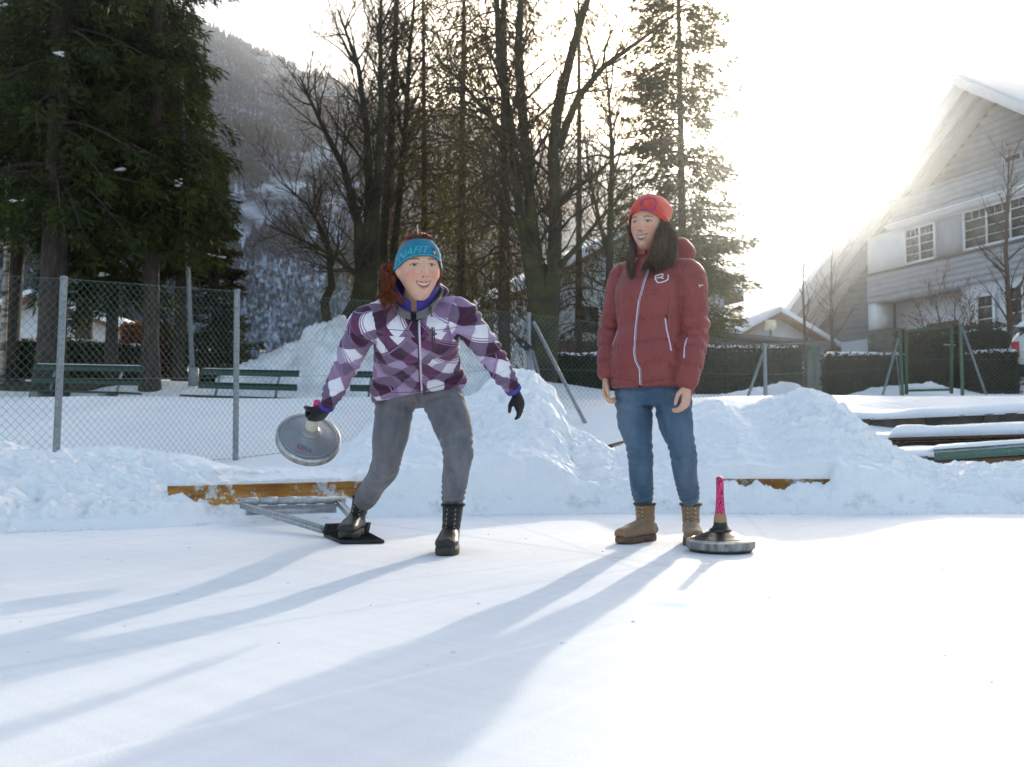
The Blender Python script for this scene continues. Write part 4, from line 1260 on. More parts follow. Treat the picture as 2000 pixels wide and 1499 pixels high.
hbox('apron_core', 0.002, 11.0, -0.24, 0.60, 4.985, 5.92, M['clad'])
boards(lambda z: (0.0, 11.0), 0.60, 4.985, 5.925, 0.188, M['clad'])
hbox('drip_strip', -0.03, 11.0, 0.56, 0.68, 5.93, 5.985, M['roof_metal'])
hbox('white_band_wall', 0.003, 11.0, -0.24, 0.58, 5.987, 7.27, M['white_wall'])
hbox('grey_panel', 3.36, 4.42, 0.582, 0.60, 6.0, 7.2, M['clad'])
hbox('cornice', 1.25, 11.0, -0.2, 0.78, 7.275, 7.45, M['white_trim'])
hbox('cornice_lip', 1.2, 11.0, 0.782, 0.86, 7.36, 7.44, M['white_trim'])
hbox('balcony_core', 1.36, 11.0, 0.40, 0.66, 7.455, 8.18, M['clad'])
boards(lambda z: (1.36, 11.0), 0.66, 7.456, 8.19, 0.183, M['clad'])
hbox('balcony_rail', 1.3, 11.0, 0.36, 0.74, 8.192, 8.24, M['clad'])

def window(s0, s1, z0, z1, n, cols, rows, top=None, sash=2):
    """white frame, mullion, bars; panes as sub-parts"""
    w = hbox('window', s0, s1, n, n + 0.025, z0, z1, M['white_trim'])
    fw = 0.055
    def piece(nm, a, b, c, d, m, d0=0.026, d1=0.05): hbox(nm, a, b, n + d0, n + d1, c, d, m, parent=w)
    tw = (s1 - s0 - fw * (sash + 1)) / sash
    zt = z1 - (top or 0)
    for k in range(sash):
        a = s0 + fw + k * (tw + fw)
        b = a + tw
        if top:
            pw = (tw - 0.03 * 2) / 3
            for c in range(3):
                piece('pane', a + c * (pw + 0.03), a + c * (pw + 0.03) + pw, zt + 0.02, z1 - fw, M['glass'], 0.026, 0.032)
        ph = (zt - 0.02 - (z0 + fw) - 0.03 * (rows - 1)) / rows
        for r in range(rows):
            piece('pane', a, b, z0 + fw + r * (ph + 0.03), z0 + fw + r * (ph + 0.03) + ph, M['glass'], 0.026, 0.032)
    for (a, b, c, d) in ((s0 - 0.03, s0 + fw, z0, z1), (s1 - fw, s1 + 0.03, z0, z1), (s0 + fw, s1 - fw, z1 - fw, z1), (s0 + fw, s1 - fw, z0 - 0.02, z0 + fw)):
        piece('frame', a, b, c, d, M['white_trim'], 0.033, 0.075)
    for k in range(1, sash):
        a = s0 + k * (tw + fw); piece('mullion', a, a + fw, z0 + fw, z1 - fw, M['white_trim'], 0.033, 0.065)
    return w
window(1.93, 3.30, 6.02, 7.16, 0.582, 2, 3, top=0.30)
window(4.50, 7.20, 6.02, 7.2, 0.582, 2, 3, top=0.30, sash=3)
window(7.6, 9.4, 6.02, 7.2, 0.582, 2, 3, top=0.30, sash=2)
window(4.95, 5.62, 2.78, 4.6, 0.582, 1, 5, sash=1)
window(6.0, 7.3, 2.78, 4.7, 0.582, 1, 5, sash=2)
window(4.1, 4.7, 7.9, 8.55, -0.20, 1, 1, sash=1)
window(5.3, 6.0, 7.9, 8.75, -0.20, 1, 1, sash=1)
# roof: two slabs with wide eaves and white barge boards
def roof_slab(s_a, s_b, n0, n1, th, m, name, lift=0.0):
    za, zb = roof_z(s_a), roof_z(s_b)
    mb = MB()
    P = [H(s_a, n0, za + lift), H(s_b, n0, zb + lift), H(s_b, n0, zb + th + lift), H(s_a, n0, za + th + lift)]
    mb.prism(P, V(0, 0, 0), HN * ((n1 - n0) * HK))
    return mb.build(name, m, house)
r1 = roof_slab(-7.6, PEAK_S, -10, 1.25, 0.18, M['white_trim'], 'roof')
r2 = roof_slab(PEAK_S, 14.0, -10, 1.25, 0.18, M['white_trim'], 'roof')
roof_slab(-7.6, PEAK_S, 1.252, 1.33, 0.30, M['white_trim'], 'barge_board', -0.06)
roof_slab(PEAK_S, 14.0, 1.252, 1.33, 0.30, M['white_trim'], 'barge_board', -0.06)
for q in (0.75, 0.2):
    roof_slab(-7.4, PEAK_S - 0.1, q - 0.06, q + 0.06, 0.16, M['clad'], 'rafter', -0.17)
    roof_slab(PEAK_S + 0.1, 13.8, q - 0.06, q + 0.06, 0.16, M['clad'], 'rafter', -0.17)
# snow on the roof
for (a, b) in ((-7.5, PEAK_S - 0.02), (PEAK_S + 0.02, 13.9)):
    roof_slab(a, b, -9.9, 1.15, 0.16, M['snow_far'], 'roof_snow', 0.185)
ap = H(PEAK_S + 1.9, -1.5, roof_z(PEAK_S + 1.9) + 0.3)
MB().tube([ap, ap + V(0, 0, 0.9), ap + V(0, 0, 2.1)], [0.035, 0.02, 0.014], 6).build('antenna', M['galv'], house)

# ---- neighbouring houses
def small_house(name, label, base, w, d, h, rot, roof_h, m_wall, over=0.5):
    t = thing(name, base, label, 'house')
    R = Matrix.Rotation(rot, 3, 'Z')
    def L(x, y, z): return base + R @ Vector((x, y, z))
    mb = MB()
    mb.prism([L(-w / 2, -d / 2, -0.5), L(w / 2, -d / 2, -0.5), L(w / 2, -d / 2, h), L(0, -d / 2, h + roof_h), L(-w / 2, -d / 2, h)], V(0, 0, 0), R @ Vector((0, d, 0)))
    mb.build('wall', m_wall, t)
    for sg in (-1, 1):
        sl = roof_h / (w / 2)
        x1 = sg * (w / 2 + over); z1 = h - over * sl
        P = [L(0, -d / 2 - over, h + roof_h + 0.01), L(x1, -d / 2 - over, z1 + 0.01), L(x1, -d / 2 - over, z1 + 0.17), L(0, -d / 2 - over, h + roof_h + 0.17)]
        MB().prism(P, V(0, 0, 0), R @ Vector((0, d + 2 * over, 0))).build('roof', M['brown_wood'], t)
        P2 = [p + V(0, 0, 0.175) for p in (P[0], P[1])] + [P[1] + V(0, 0, 0.40), P[0] + V(0, 0, 0.40)]
        MB().prism(P2, V(0, 0, 0), R @ Vector((0, d + 2 * over, 0))).build('roof_snow', M['snow_far'], t)
    return t, L, R
def house_window(t, L, R, x, z, w, h, y):
    mb = MB(); mb.prism([L(x, y, z), L(x + w, y, z), L(x + w, y, z + h), L(x, y, z + h)], V(0, 0, 0), R @ Vector((0, -0.03, 0)))
    o = mb.build('window', M['white_trim'], t)
    mb = MB(); mb.prism([L(x + 0.07, y - 0.031, z + 0.07), L(x + w - 0.07, y - 0.031, z + 0.07), L(x + w - 0.07, y - 0.031, z + h - 0.07), L(x + 0.07, y - 0.031, z + h - 0.07)], V(0, 0, 0), R @ Vector((0, -0.012, 0)))
    mb.build('pane', M['glass'], o)

# white house with timber balconies behind the forked tree
b = ground_at(1150, 38); b.z = 1.3
t, L, R = small_house('white_house', 'white house with brown timber balconies behind the forked tree', b, 7.0, 8.0, 4.2, 0.35, 2.0, M['white_wall'])
for x, z, w, h in ((-2.4, 2.6, 1.0, 1.0), (0.6, 2.6, 1.0, 1.0), (2.0, 0.5, 0.9, 1.0), (-1.0, 0.4, 1.1, 1.2)):
    house_window(t, L, R, x, z, w, h, -4.0)
for k in range(14):
    x = -3.4 + k * 0.5
    MB().prism([L(x, -4.62, 1.5), L(x + 0.47, -4.62, 1.5), L(x + 0.47, -4.62, 2.3), L(x, -4.62, 2.3)], V(0, 0, 0), R @ Vector((0, 0.05, 0))).build('balcony_board', M['brown_wood'], t)
MB().prism([L(-3.5, -4.7, 1.38), L(3.7, -4.7, 1.38), L(3.7, -4.7, 1.49), L(-3.5, -4.7, 1.49)], V(0, 0, 0), R @ Vector((0, 0.75, 0))).build('balcony_floor', M['brown_wood'], t)
# brown timber house behind the snow stand
b = ground_at(1015, 42); b.z = 1.2
t, L, R = small_house('timber_house', 'reddish brown timber house showing behind the fence corner', b, 3.6, 6.0, 3.4, 0.2, 1.5, M['brown_wood'])
house_window(t, L, R, -1.2, 1.8, 0.8, 0.9, -3.0)
house_window(t, L, R, 0.3, 1.8, 0.8, 0.9, -3.0)
# white house with the drainpipe left of the chalet's wing
b = ground_at(1432, 46); b.z = 1.3
t, L, R = small_house('white_house', 'white house with a dark drainpipe behind the tall airy pine', b, 4.6, 8.0, 3.0, 0.25, 1.2, M['white_wall'])
MB().tube([L(2.15, -4.06, 0), L(2.15, -4.06, 2.4), L(2.55, -4.3, 2.7)], 0.06, 8).build('drainpipe', M['roof_metal'], t)
house_window(t, L, R, -1.5, 1.4, 1.0, 1.1, -4.0)
# low dark shed roof between them
b = ground_at(1440, 30); b.z = 1.3
t = thing('garden_shed', b, 'low dark-roofed shed behind the hedge right of the red jacket', 'shed')
MB().box(b + V(0.4, 0, 0.85), (3.6, 2.0, 1.8)).build('wall', M['clad_dark'], t)
MB().prism([b + V(-1.7, -1.3, 2.15), b + V(2.6, -1.3, 1.75), b + V(2.6, -1.3, 1.87), b + V(-1.7, -1.3, 2.27)], V(0, 0, 0), V(0, 2.6, 0)).build('roof', M['roof_metal'], t)
# sunlit lantern-like glass panel beside the wing
M['lantern'] = mat('pale_translucent_panel', (0.75, 0.74, 0.66), 0.4, transl=0.6)
b = at(1505, 645, 33)
t = thing('porch_lantern', Vector((b.x, b.y, gz(b.x, b.y))), 'pale translucent lantern on a dark post beside the sloping wing', 'lantern')
MB().tube([Vector((b.x, b.y, gz(b.x, b.y))), b], 0.035, 8).build('post', M['roof_metal'], t)
P = [at(1495, 645, 33), at(1511, 646, 33), at(1516, 640, 33), at(1516, 626, 33), at(1498, 625, 33)]
MB().prism(P, V(0, 0, 0), V(0, 0.18, 0)).build('glass', M['lantern'], t)
# white low house behind the left hedge
b = at(150, 690, 44); b.z = 1.4
t, L, R = small_house('white_house', 'low white house with a snowy roof behind the green leafy hedge', b, 9.0, 8.0, 2.9, 0.0, 1.6, M['white_wall'])
house_window(t, L, R, -1.2, 1.0, 1.0, 1.1, -4.0)
# stone gate pillar with snow caps in the hedge gap
b = at(1553, 757, 23.4)
t = thing('stone_pillar', b, 'small dark stone pillar with a snow cap in the gap between hedges', 'pillar')
MB().box(b + V(0, 0, 0.15), (0.32, 0.3, 0.42)).build('shaft', M['stone_dark'], t)
MB().box(b + V(0.02, 0, 0.39), (0.40, 0.36, 0.06)).build('cap', M['stone_dark'], t)
snow_cap(b + V(-0.17, 0, 0.42), b + V(0.2, 0, 0.42), 0.32, 0.05, 3, 20, 7).build('snow', M['snow'], t, smooth=True)

# ---- terraced bleachers on the right: dark risers, snow-covered treads, a green plank
def terrace(s_pts, y_off=0): pass
def tier(px0, D0, px1, D1, py0, py1, face_h, depth, m, label, snow_t, seed, name='terrace_step', joints=5):
    """a long concrete step; (px,py) give the top front edge"""
    a = at(px0, py0, D0); b = at(px1, py1, D1)
    z = (a.z + b.z) / 2; 
    t = thing(name, Vector(((a.x + b.x) / 2, (a.y + b.y) / 2, z - face_h)), label, 'steps')
    d = Vector((b.x - a.x, b.y - a.y, 0)); L_ = d.length; d.normalize(); n = Vector((-d.y, d.x, 0))
    for k in range(joints):
        u0 = L_ * k / joints + 0.006; u1 = L_ * (k + 1) / joints - 0.006
        p0 = Vector((a.x, a.y, a.z + (b.z - a.z) * u0 / L_)) + d * u0; p1 = Vector((a.x, a.y, a.z + (b.z - a.z) * u1 / L_)) + d * u1
        MB().prism([p0 + V(0, 0, -face_h), p1 + V(0, 0, -face_h), p1, p0], V(0, 0, 0), n * depth).build('block', m, t)
    snow_cap(a + n * depth * 0.5, b + n * depth * 0.5, depth, snow_t, seed, 150, 15, 0.015, 0.35).build('snow_cover', M['snow'], t, smooth=True)
    return t
tier(1600, 11.9, 2160, 10.6, 823, 800, 0.30, 1.15, M['dark_concrete'], 'topmost dark concrete terrace step under thick snow', 0.115, 11)
tier(1690, 10.4, 2150, 9.6, 864, 852, 0.18, 1.3, M['dark_concrete'], 'middle dark concrete terrace step with little snow', 0.10, 12)
tier(1735, 9.3, 2160, 8.6, 893, 884, 0.15, 1.0, M['dark_concrete'], 'lowest concrete terrace step under flat snow', 0.085, 13)
# wooden seat plank on the middle step with its snow
a = at(1738, 857, 10.35); b = at(2160, 846, 9.55)
t = thing('seat_plank', (a + b) / 2, 'dark brown seat plank on the terrace carrying a long pillow of snow', 'plank')
MB().bbox(a, b, 0.42, 0.04, 0.008).build('board', M['brown_wood'], t)
snow_cap(a + V(0, 0, 0.02), b + V(0, 0, 0.02), 0.44, 0.10, 15, 130, 13, 0.02, 0.3).build('snow_pillow', M['snow'], t, smooth=True)
for k in range(3):
    p = lerp(a, b, 0.12 + 0.35 * k); MB().box(p + V(0, 0.1, -0.075), (0.18, 0.16, 0.11)).build('support', M['dark_concrete'], t)
a = at(1825, 890, 8.75); b = at(2150, 868, 8.1)
t = thing('seat_plank', (a + b) / 2, 'faded green seat plank on the lowest terrace step', 'plank')
M['old_green'] = mat('faded_green_paint', (0.07, 0.17, 0.14), 0.6, col2=(0.20, 0.27, 0.24), nscale=14, lo=0.5, hi=0.68, stretch=(1, 6, 6))
MB().bbox(a, b, 0.05, 0.10, 0.006).build('board', M['old_green'], t)
MB().bbox(a + V(0, 0.02, -0.085), b + V(0, 0.02, -0.085), 0.12, 0.05, 0.006).build('beam', M['brown_wood'], t)
snow_cap(a + V(0, 0.14, 0.03), b + V(0, 0.14, 0.03), 0.30, 0.05, 16, 110, 9, 0.0, 0.4).build('snow', M['snow'], t, smooth=True)
# dark kerb peeping out of the snow between the mounds
a = at(1188, 884, 9.2); b = at(1330, 845, 10.6)
o = MB().bbox(a, b, 0.10, 0.12, 0.01).build('timber_kerb', M['dark_concrete'], loc=a)
tag(o, 'dark timber kerb half buried in snow behind the red-jacketed person', 'kerb')

# ---- parked car at the right edge, tail towards the hedge
def car():
    base = at(2052, 800, 23.0); base = Vector((base.x, base.y, gz(base.x, base.y)))
    t = thing('parked_car', base, 'white parked car covered in snow at the edge of the garden', 'car')
    R = Matrix.Rotation(math.radians(62), 3, 'Z')       # local +x = front
    def L(x, y, z): return base + R @ Vector((x, y, z))
    M['car_paint'] = mat('white_car_paint', (0.60, 0.61, 0.62), 0.35, coat=0.3)
    M['car_red'] = mat('tail_lamp_red', (0.45, 0.02, 0.02), 0.25)
    M['car_dark'] = mat('dark_bumper', (0.018, 0.018, 0.02), 0.6)
    # body as a loft of cross-sections along x
    prof = [(-2.0, 0.55, 0.95, 0.70), (-1.95, 0.42, 1.25, 0.80), (-1.7, 0.36, 1.48, 0.82), (-0.9, 0.34, 1.58, 0.84), (0.0, 0.34, 1.56, 0.84), (0.6, 0.34, 1.30, 0.84), (0.95, 0.34, 1.02, 0.84), (1.7, 0.36, 0.92, 0.80), (1.98, 0.45, 0.72, 0.68)]
    n = 20; v = []
    for (x, z0, z1, w) in prof:
        for k in range(n):
            a = 2 * math.pi * k / n
            c, s = math.cos(a), math.sin(a)
            e = 0.45
            yy = w * math.copysign(abs(c) ** e, c); zz = (z0 + z1) / 2 + (z1 - z0) / 2 * math.copysign(abs(s) ** e, s)
            if zz > 1.0: yy *= 1 - 0.28 * (zz - 1.0) / 0.6
            v.append(tuple(L(x, yy, zz)))
    m = len(prof)
    q = [[i * n + k, i * n + (k + 1) % n, (i + 1) * n + (k + 1) % n, (i + 1) * n + k] for i in range(m - 1) for k in range(n)]
    o = MB().raw(v, q, [list(range(n - 1, -1, -1)), [(m - 1) * n + k for k in range(n)]]).build('body', M['car_paint'], t, smooth=True)
    for x in (-1.25, 1.25):
        for y in (-0.78, 0.78):
            Mx = Matrix.Translation(L(x, y, 0.30)) @ (R @ Matrix.Rotation(math.pi / 2, 3, 'X')).to_4x4()
            wh = MB().lathe([(0.18, -0.10), (0.30, -0.10), (0.315, -0.06), (0.315, 0.06), (0.30, 0.10), (0.18, 0.10)], 24, Mx).build('wheel', M['black_rubber'], t, smooth=False)
            MB().lathe([(0.17, -0.09), (0.19, -0.09), (0.19, 0.09), (0.17, 0.09)], 20, Mx).build('rim', M['galv'], wh)
    for y in (-0.66, 0.66):
        MB().box(L(-1.96, y, 0.98), (0.12, 0.16, 0.34), R).build('tail_light', M['car_red'], t)
    MB().box(L(-1.97, 0, 0.52), (0.16, 1.5, 0.26), R).build('bumper', M['car_dark'], t)
    MB().prism([L(-1.93, -0.6, 1.1), L(-1.93, 0.6, 1.1), L(-1.74, 0.55, 1.45), L(-1.74, -0.55, 1.45)], V(0, 0, 0), R @ Vector((-0.03, 0, 0.0))).build('rear_window', M['glass'], t)
    for y in (-0.80, 0.80):
        MB().prism([L(-1.5, y * 0.98, 1.08), L(0.6, y * 0.98, 1.08), L(0.2, y * 0.88, 1.42), L(-1.3, y * 0.88, 1.45)], V(0, 0, 0), R @ Vector((0, math.copysign(0.03, y), 0))).build('side_window', M['glass'], t)
    for y in (-0.55, 0.55): MB().box(L(1.9, y, 0.72), (0.12, 0.3, 0.14), R).build('headlight', M['white_trim'], t)
    snow_cap(L(-1.86, 0, 1.50), L(0.4, 0, 1.52), 1.25, 0.14, 21, 60, 15).build('snow', M['snow'], t, smooth=True)
    snow_cap(L(0.9, 0, 0.98), L(1.9, 0, 0.88), 1.4, 0.08, 22, 40, 11).build('snow', M['snow'], t, smooth=True)
    return t
car()

# ---- rink boards showing through the bank
def wood_board_mat():
    m, nt, b = new_mat('snow_dusted_orange_board')
    L = nt.links
    pos = N(nt, 'NewGeometry').outputs['Position']
    mp = N(nt, 'Mapping'); mp.inputs['Scale'].default_value = (3, 3, 22); L.new(pos, mp.inputs[0])
    n1 = N(nt, 'TexNoise'); n1.inputs['Scale'].default_value = 2.0; n1.inputs['Detail'].default_value = 7; L.new(mp.outputs[0], n1.inputs[0])
    wood = ramp(nt, n1.outputs[0], [(0.30, (0.34, 0.125, 0.022)), (0.52, (0.60, 0.26, 0.050)), (0.75, (0.66, 0.33, 0.09))])
    n2 = N(nt, 'TexNoise'); n2.inputs['Scale'].default_value = 9; n2.inputs['Detail'].default_value = 10; n2.inputs['Roughness'].default_value = 0.78; L.new(pos, n2.inputs[0])
    fac = ramp(nt, n2.outputs[0], [(0.515, (0, 0, 0)), (0.57, (0.95,) * 3)])
    mx = N(nt, 'MixRGB'); L.new(fac, mx.inputs[0]); L.new(wood, mx.inputs[1]); mx.inputs[2].default_value = (0.86, 0.88, 0.91, 1)
    L.new(mx.outputs[0], b.inputs['Base Color']); b.inputs['Roughness'].default_value = 0.7
    bp = N(nt, 'Bump'); bp.inputs['Strength'].default_value = 0.6; bp.inputs['Distance'].default_value = 0.01
    L.new(n2.outputs[0], bp.inputs['Height']); L.new(bp.outputs[0], b.inputs['Normal'])
    return m
M['board'] = wood_board_mat()
def rink_board(x0, x1, label):
    xs = np.linspace(x0, x1, 12)
    t = None
    a = Vector((x0, float(base_y(x0)) + 0.2, 0)); b = Vector((x1, float(base_y(x1)) + 0.2, 0))
    o = MB().bbox(a + V(0, 0.0, BOARD_TOP / 2), b + V(0, 0.0, BOARD_TOP / 2), 0.03, BOARD_TOP, 0.004).build('rink_board', M['board'], loc=(a + b) / 2)
    tag(o, label, 'board')
bx0 = (355 - 1000) / FPX * 5.85; bx1 = (768 - 1000) / FPX * 6.45
xm = (470 - 1000) / FPX * 5.95
rink_board(bx0, bx1, 'snow-dusted orange wooden rink board behind the foot rest')
rx0 = (1375 - 1000) / FPX * 6.68; rx1 = (1621 - 1000) / FPX * 6.6
rink_board(rx0, rx1, 'orange wooden rink board almost buried in snow behind the pink-handled ice stock')
# ================================================================== people: shared tools
def remesh(mb, voxel, it=4, fac=0.5):
    v, polys = mb.arrays()
    me = mesh_from('tmp', v, polys)
    o = bpy.data.objects.new('tmp', me); COL.objects.link(o)
    md = o.modifiers.new('r', 'REMESH'); md.mode = 'VOXEL'; md.voxel_size = voxel
    if it:
        sm = o.modifiers.new('s', 'SMOOTH'); sm.iterations = it; sm.factor = fac
    dg = bpy.context.evaluated_depsgraph_get(); dg.update()
    ev = o.evaluated_get(dg); m = ev.to_mesh()
    n = len(m.vertices); vv = np.empty(n * 3); m.vertices.foreach_get('co', vv)
    nl = len(m.loops); li = np.empty(nl, np.int32); m.loops.foreach_get('vertex_index', li)
    tot = np.empty(len(m.polygons), np.int32); m.polygons.foreach_get('loop_total', tot)
    st = np.empty(len(m.polygons), np.int32); m.polygons.foreach_get('loop_start', st)
    ev.to_mesh_clear()
    bpy.data.objects.remove(o); bpy.data.meshes.remove(me)
    polys = []
    for k in (3, 4):
        s = st[tot == k]
        if len(s): polys.append(li[s[:, None] + np.arange(k)])
    return vv.reshape(-1, 3), polys

def normals(v, polys):
    n = np.zeros_like(v)
    for p in polys:
        a = v[p[:, 1]] - v[p[:, 0]]; b = v[p[:, 2]] - v[p[:, 0]]
        fn = np.cross(a, b)
        if p.shape[1] == 4:
            fn = np.cross(v[p[:, 2]] - v[p[:, 0]], v[p[:, 3]] - v[p[:, 1]])
        for k in range(p.shape[1]):
            np.add.at(n, p[:, k], fn)
    return unit(n)

def limb(mb, pts, rad, n=18, flat=1.0, hint=(0, 0, 1)):
    """a closed tapered tube with rounded ends through pts"""
    P = [Vector(p) for p in pts]; R = list(rad)
    # smooth path: Catmull-Rom
    Q, S = [], []
    for i in range(len(P) - 1):
        p0 = P[max(i - 1, 0)]; p1 = P[i]; p2 = P[i + 1]; p3 = P[min(i + 2, len(P) - 1)]
        for k in range(5):
            t = k / 5.0
            Q.append(0.5 * ((2 * p1) + (p2 - p0) * t + (2 * p0 - 5 * p1 + 4 * p2 - p3) * t * t + (-p0 + 3 * p1 - 3 * p2 + p3) * t ** 3))
            S.append(R[i] + (R[i + 1] - R[i]) * (t * t * (3 - 2 * t)))
    Q.append(P[-1]); S.append(R[-1])
    d0 = (Q[0] - Q[1]).normalized(); d1 = (Q[-1] - Q[-2]).normalized()
    r0, r1 = S[0], S[-1]
    pre = [(Q[0] + d0 * r0 * math.sin(a), r0 * math.cos(a)) for a in (1.45, 1.1, 0.7, 0.35)]
    post = [(Q[-1] + d1 * r1 * math.sin(a), r1 * math.cos(a)) for a in (0.35, 0.7, 1.1, 1.45)]
    Q = [a for a, b in pre] + Q + [a for a, b in post]; S = [b for a, b in pre] + S + [b for a, b in post]
    mb.tube(Q, S, n, flat=flat, hint=hint)
    return mb

def loft(mb, rings, n=36, sub=4):
    """rings: (centre, right, forward, rx, ry_front, ry_back); smooth closed body"""
    C = [Vector(r[0]) for r in rings]; out = []
    m = len(rings)
    def cr(i, t, f):
        p0 = f(max(i - 1, 0)); p1 = f(i); p2 = f(i + 1); p3 = f(min(i + 2, m - 1))
        return 0.5 * ((2 * p1) + (p2 - p0) * t + (2 * p0 - 5 * p1 + 4 * p2 - p3) * t * t + (-p0 + 3 * p1 - 3 * p2 + p3) * t ** 3)
    for i in range(m - 1):
        for k in range(sub + (1 if i == m - 2 else 0)):
            t = k / sub
            c = cr(i, t, lambda j: np.array(rings[j][0])); r = cr(i, t, lambda j: np.array(rings[j][1])); f = cr(i, t, lambda j: np.array(rings[j][2]))
            a, b, d = (max(0.004, cr(i, t, lambda j, q=q: rings[j][q])) for q in (3, 4, 5))
            r = r / np.linalg.norm(r); f = f - r * np.dot(f, r); f = f / np.linalg.norm(f)
            out.append((c, r, f, a, b, d))
    v = []
    for (c, r, f, a, b, d) in out:
        for k in range(n):
            th = 2 * math.pi * k / n
            cs, sn = math.cos(th), math.sin(th)
            e = 0.86
            x = a * math.copysign(abs(cs) ** e, cs); y = (b if sn > 0 else d) * math.copysign(abs(sn) ** e, sn)
            v.append(c + r * x + f * y)
    M_ = len(out)
    q = [[i * n + k, i * n + (k + 1) % n, (i + 1) * n + (k + 1) % n, (i + 1) * n + k] for i in range(M_ - 1) for k in range(n)]
    mb.raw(v, q, [list(range(n - 1, -1, -1)), [(M_ - 1) * n + k for k in range(n)]])
    return mb

def ellipsoid(mb, c, R, rx, ry, rz, n=20, m=12):
    v = []
    for i in range(1, m):
        ph = -math.pi / 2 + math.pi * i / m
        for k in range(n):
            th = 2 * math.pi * k / n
            v.append(Vector(c) + R @ Vector((rx * math.cos(ph) * math.cos(th), ry * math.cos(ph) * math.sin(th), rz * math.sin(ph))))
    v.append(Vector(c) + R @ Vector((0, 0, -rz))); v.append(Vector(c) + R @ Vector((0, 0, rz)))
    b = (m - 1) * n
    q = [[i * n + k, i * n + (k + 1) % n, (i + 1) * n + (k + 1) % n, (i + 1) * n + k] for i in range(m - 2) for k in range(n)]
    t = [[b, (k + 1) % n, k] for k in range(n)] + [[b + 1, (m - 2) * n + k, (m - 2) * n + (k + 1) % n] for k in range(n)]
    mb.raw([tuple(p) for p in v], q, t)
    return mb

def smooth_field(f, polys, n, it=10):
    e = np.concatenate([np.stack([p[:, i], p[:, (i + 1) % p.shape[1]]], 1) for p in polys for i in range(p.shape[1])])
    cnt = np.bincount(e[:, 0], minlength=n) + np.bincount(e[:, 1], minlength=n)
    for _ in range(it):
        s = np.bincount(e[:, 0], f[e[:, 1]], n) + np.bincount(e[:, 1], f[e[:, 0]], n)
        f = 0.4 * f + 0.6 * s / np.maximum(cnt, 1)
    return f

def bone_dist(v, chain):
    pts, rad, ref = chain
    best = np.full(len(v), 1e9)
    for i in range(len(pts) - 1):
        a = np.array(pts[i]); b = np.array(pts[i + 1]); d = b - a; L = np.linalg.norm(d); d = d / L
        t = np.clip((v - a) @ d, 0, L)
        best = np.minimum(best, np.linalg.norm(v - a - t[:, None] * d, axis=1) - rad)
    return best

def bone_coords(v, chains):
    """for every vertex: (chain, angle, distance along) of the closest chain; chains: (pts, radius, ref)"""
    n = len(v); best = np.full(n, 1e9); ch = np.zeros(n, int); al = np.zeros(n); an = np.zeros(n)
    for ci, (pts, rad, ref) in enumerate(chains):
        acc = 0.0
        for i in range(len(pts) - 1):
            a = np.array(pts[i]); b = np.array(pts[i + 1]); d = b - a; L = np.linalg.norm(d); d = d / L
            t = np.clip((v - a) @ d, 0, L)
            q = a + t[:, None] * d
            w = v - q
            dist = np.linalg.norm(w, axis=1) - rad
            r1 = np.array(ref) - d * np.dot(ref, d); r1 = r1 / np.linalg.norm(r1); r2 = np.cross(d, r1)
            sel = dist < best
            best[sel] = dist[sel]; ch[sel] = ci
            al[sel] = (acc + ((v - a) @ d))[sel]
            an[sel] = np.arctan2(w @ r2, w @ r1)[sel]
            acc += L
    return ch, an, al

def set_attr(o, name, arr):
    a = o.data.attributes.new(name, 'FLOAT', 'POINT'); a.data.foreach_set('value', np.asarray(arr, np.float32))

def part_mesh(name, v, polys, m, parent, label=None):
    mb = MB(); mb.raw(v, *polys)
    return mb.build(name, m, parent, smooth=True, label=label)

def bvh_of(v, polys):
    f = []
    for p in polys: f += [tuple(q) for q in p]
    return BVHTree.FromPolygons([tuple(q) for q in v], f)

def hit(b, px, py):
    d = ray(px, py).normalized()
    loc, nrm, idx, dist = b.ray_cast(Vector((0, 0, CAM_H)), d)
    return loc, nrm

def stroke(b, pts, w, m, name, parent, lift=0.002, closed=False, flat=0.35, step=1.5, label=None):
    """a raised line laid onto a surface; pts are read off the photograph and dropped onto the cloth"""
    P = list(pts) + ([pts[0]] if closed else [])
    Q = []
    for (x0, y0), (x1, y1) in zip(P[:-1], P[1:]):
        n = max(1, int(math.hypot(x1 - x0, y1 - y0) / step))
        for k in range(n): Q.append((x0 + (x1 - x0) * k / n, y0 + (y1 - y0) * k / n))
    Q.append(P[-1])
    pos, nrm = [], []
    for x, y in Q:
        l, n = hit(b, x, y)
        if l is None: continue
        pos.append(l); nrm.append(n)
    if len(pos) < 2: return None
    keep = [0]
    for i in range(1, len(pos)):
        if (pos[i] - pos[keep[-1]]).length < 0.06: keep.append(i)
    pos = [pos[i] for i in keep]; nrm = [nrm[i] for i in keep]
    # smooth
    for _ in range(2):
        pos = [pos[0]] + [(pos[i - 1] + 2 * pos[i] + pos[i + 1]) / 4 for i in range(1, len(pos) - 1)] + [pos[-1]]
    v = []; k = 6
    for i, p in enumerate(pos):
        d = (pos[min(i + 1, len(pos) - 1)] - pos[max(i - 1, 0)]).normalized()
        nn = nrm[i]; s = d.cross(nn)
        if s.length < 1e-5: s = Vector((1, 0, 0))
        s.normalize(); nn = s.cross(d)
        if nn.dot(nrm[i]) < 0: nn = -nn
        for a in range(k):
            th = 2 * math.pi * a / k
            v.append(p + nn * lift + s * (w / 2 * math.cos(th)) + nn * (w / 2 * flat * math.sin(th)))
    m_ = len(pos)
    q = [[i * k + a, i * k + (a + 1) % k, (i + 1) * k + (a + 1) % k, (i + 1) * k + a] for i in range(m_ - 1) for a in range(k)]
    return MB().raw([tuple(x) for x in v], q, [list(range(k - 1, -1, -1)), [(m_ - 1) * k + a for a in range(k)]]).build(name, m, parent, smooth=True, label=label)

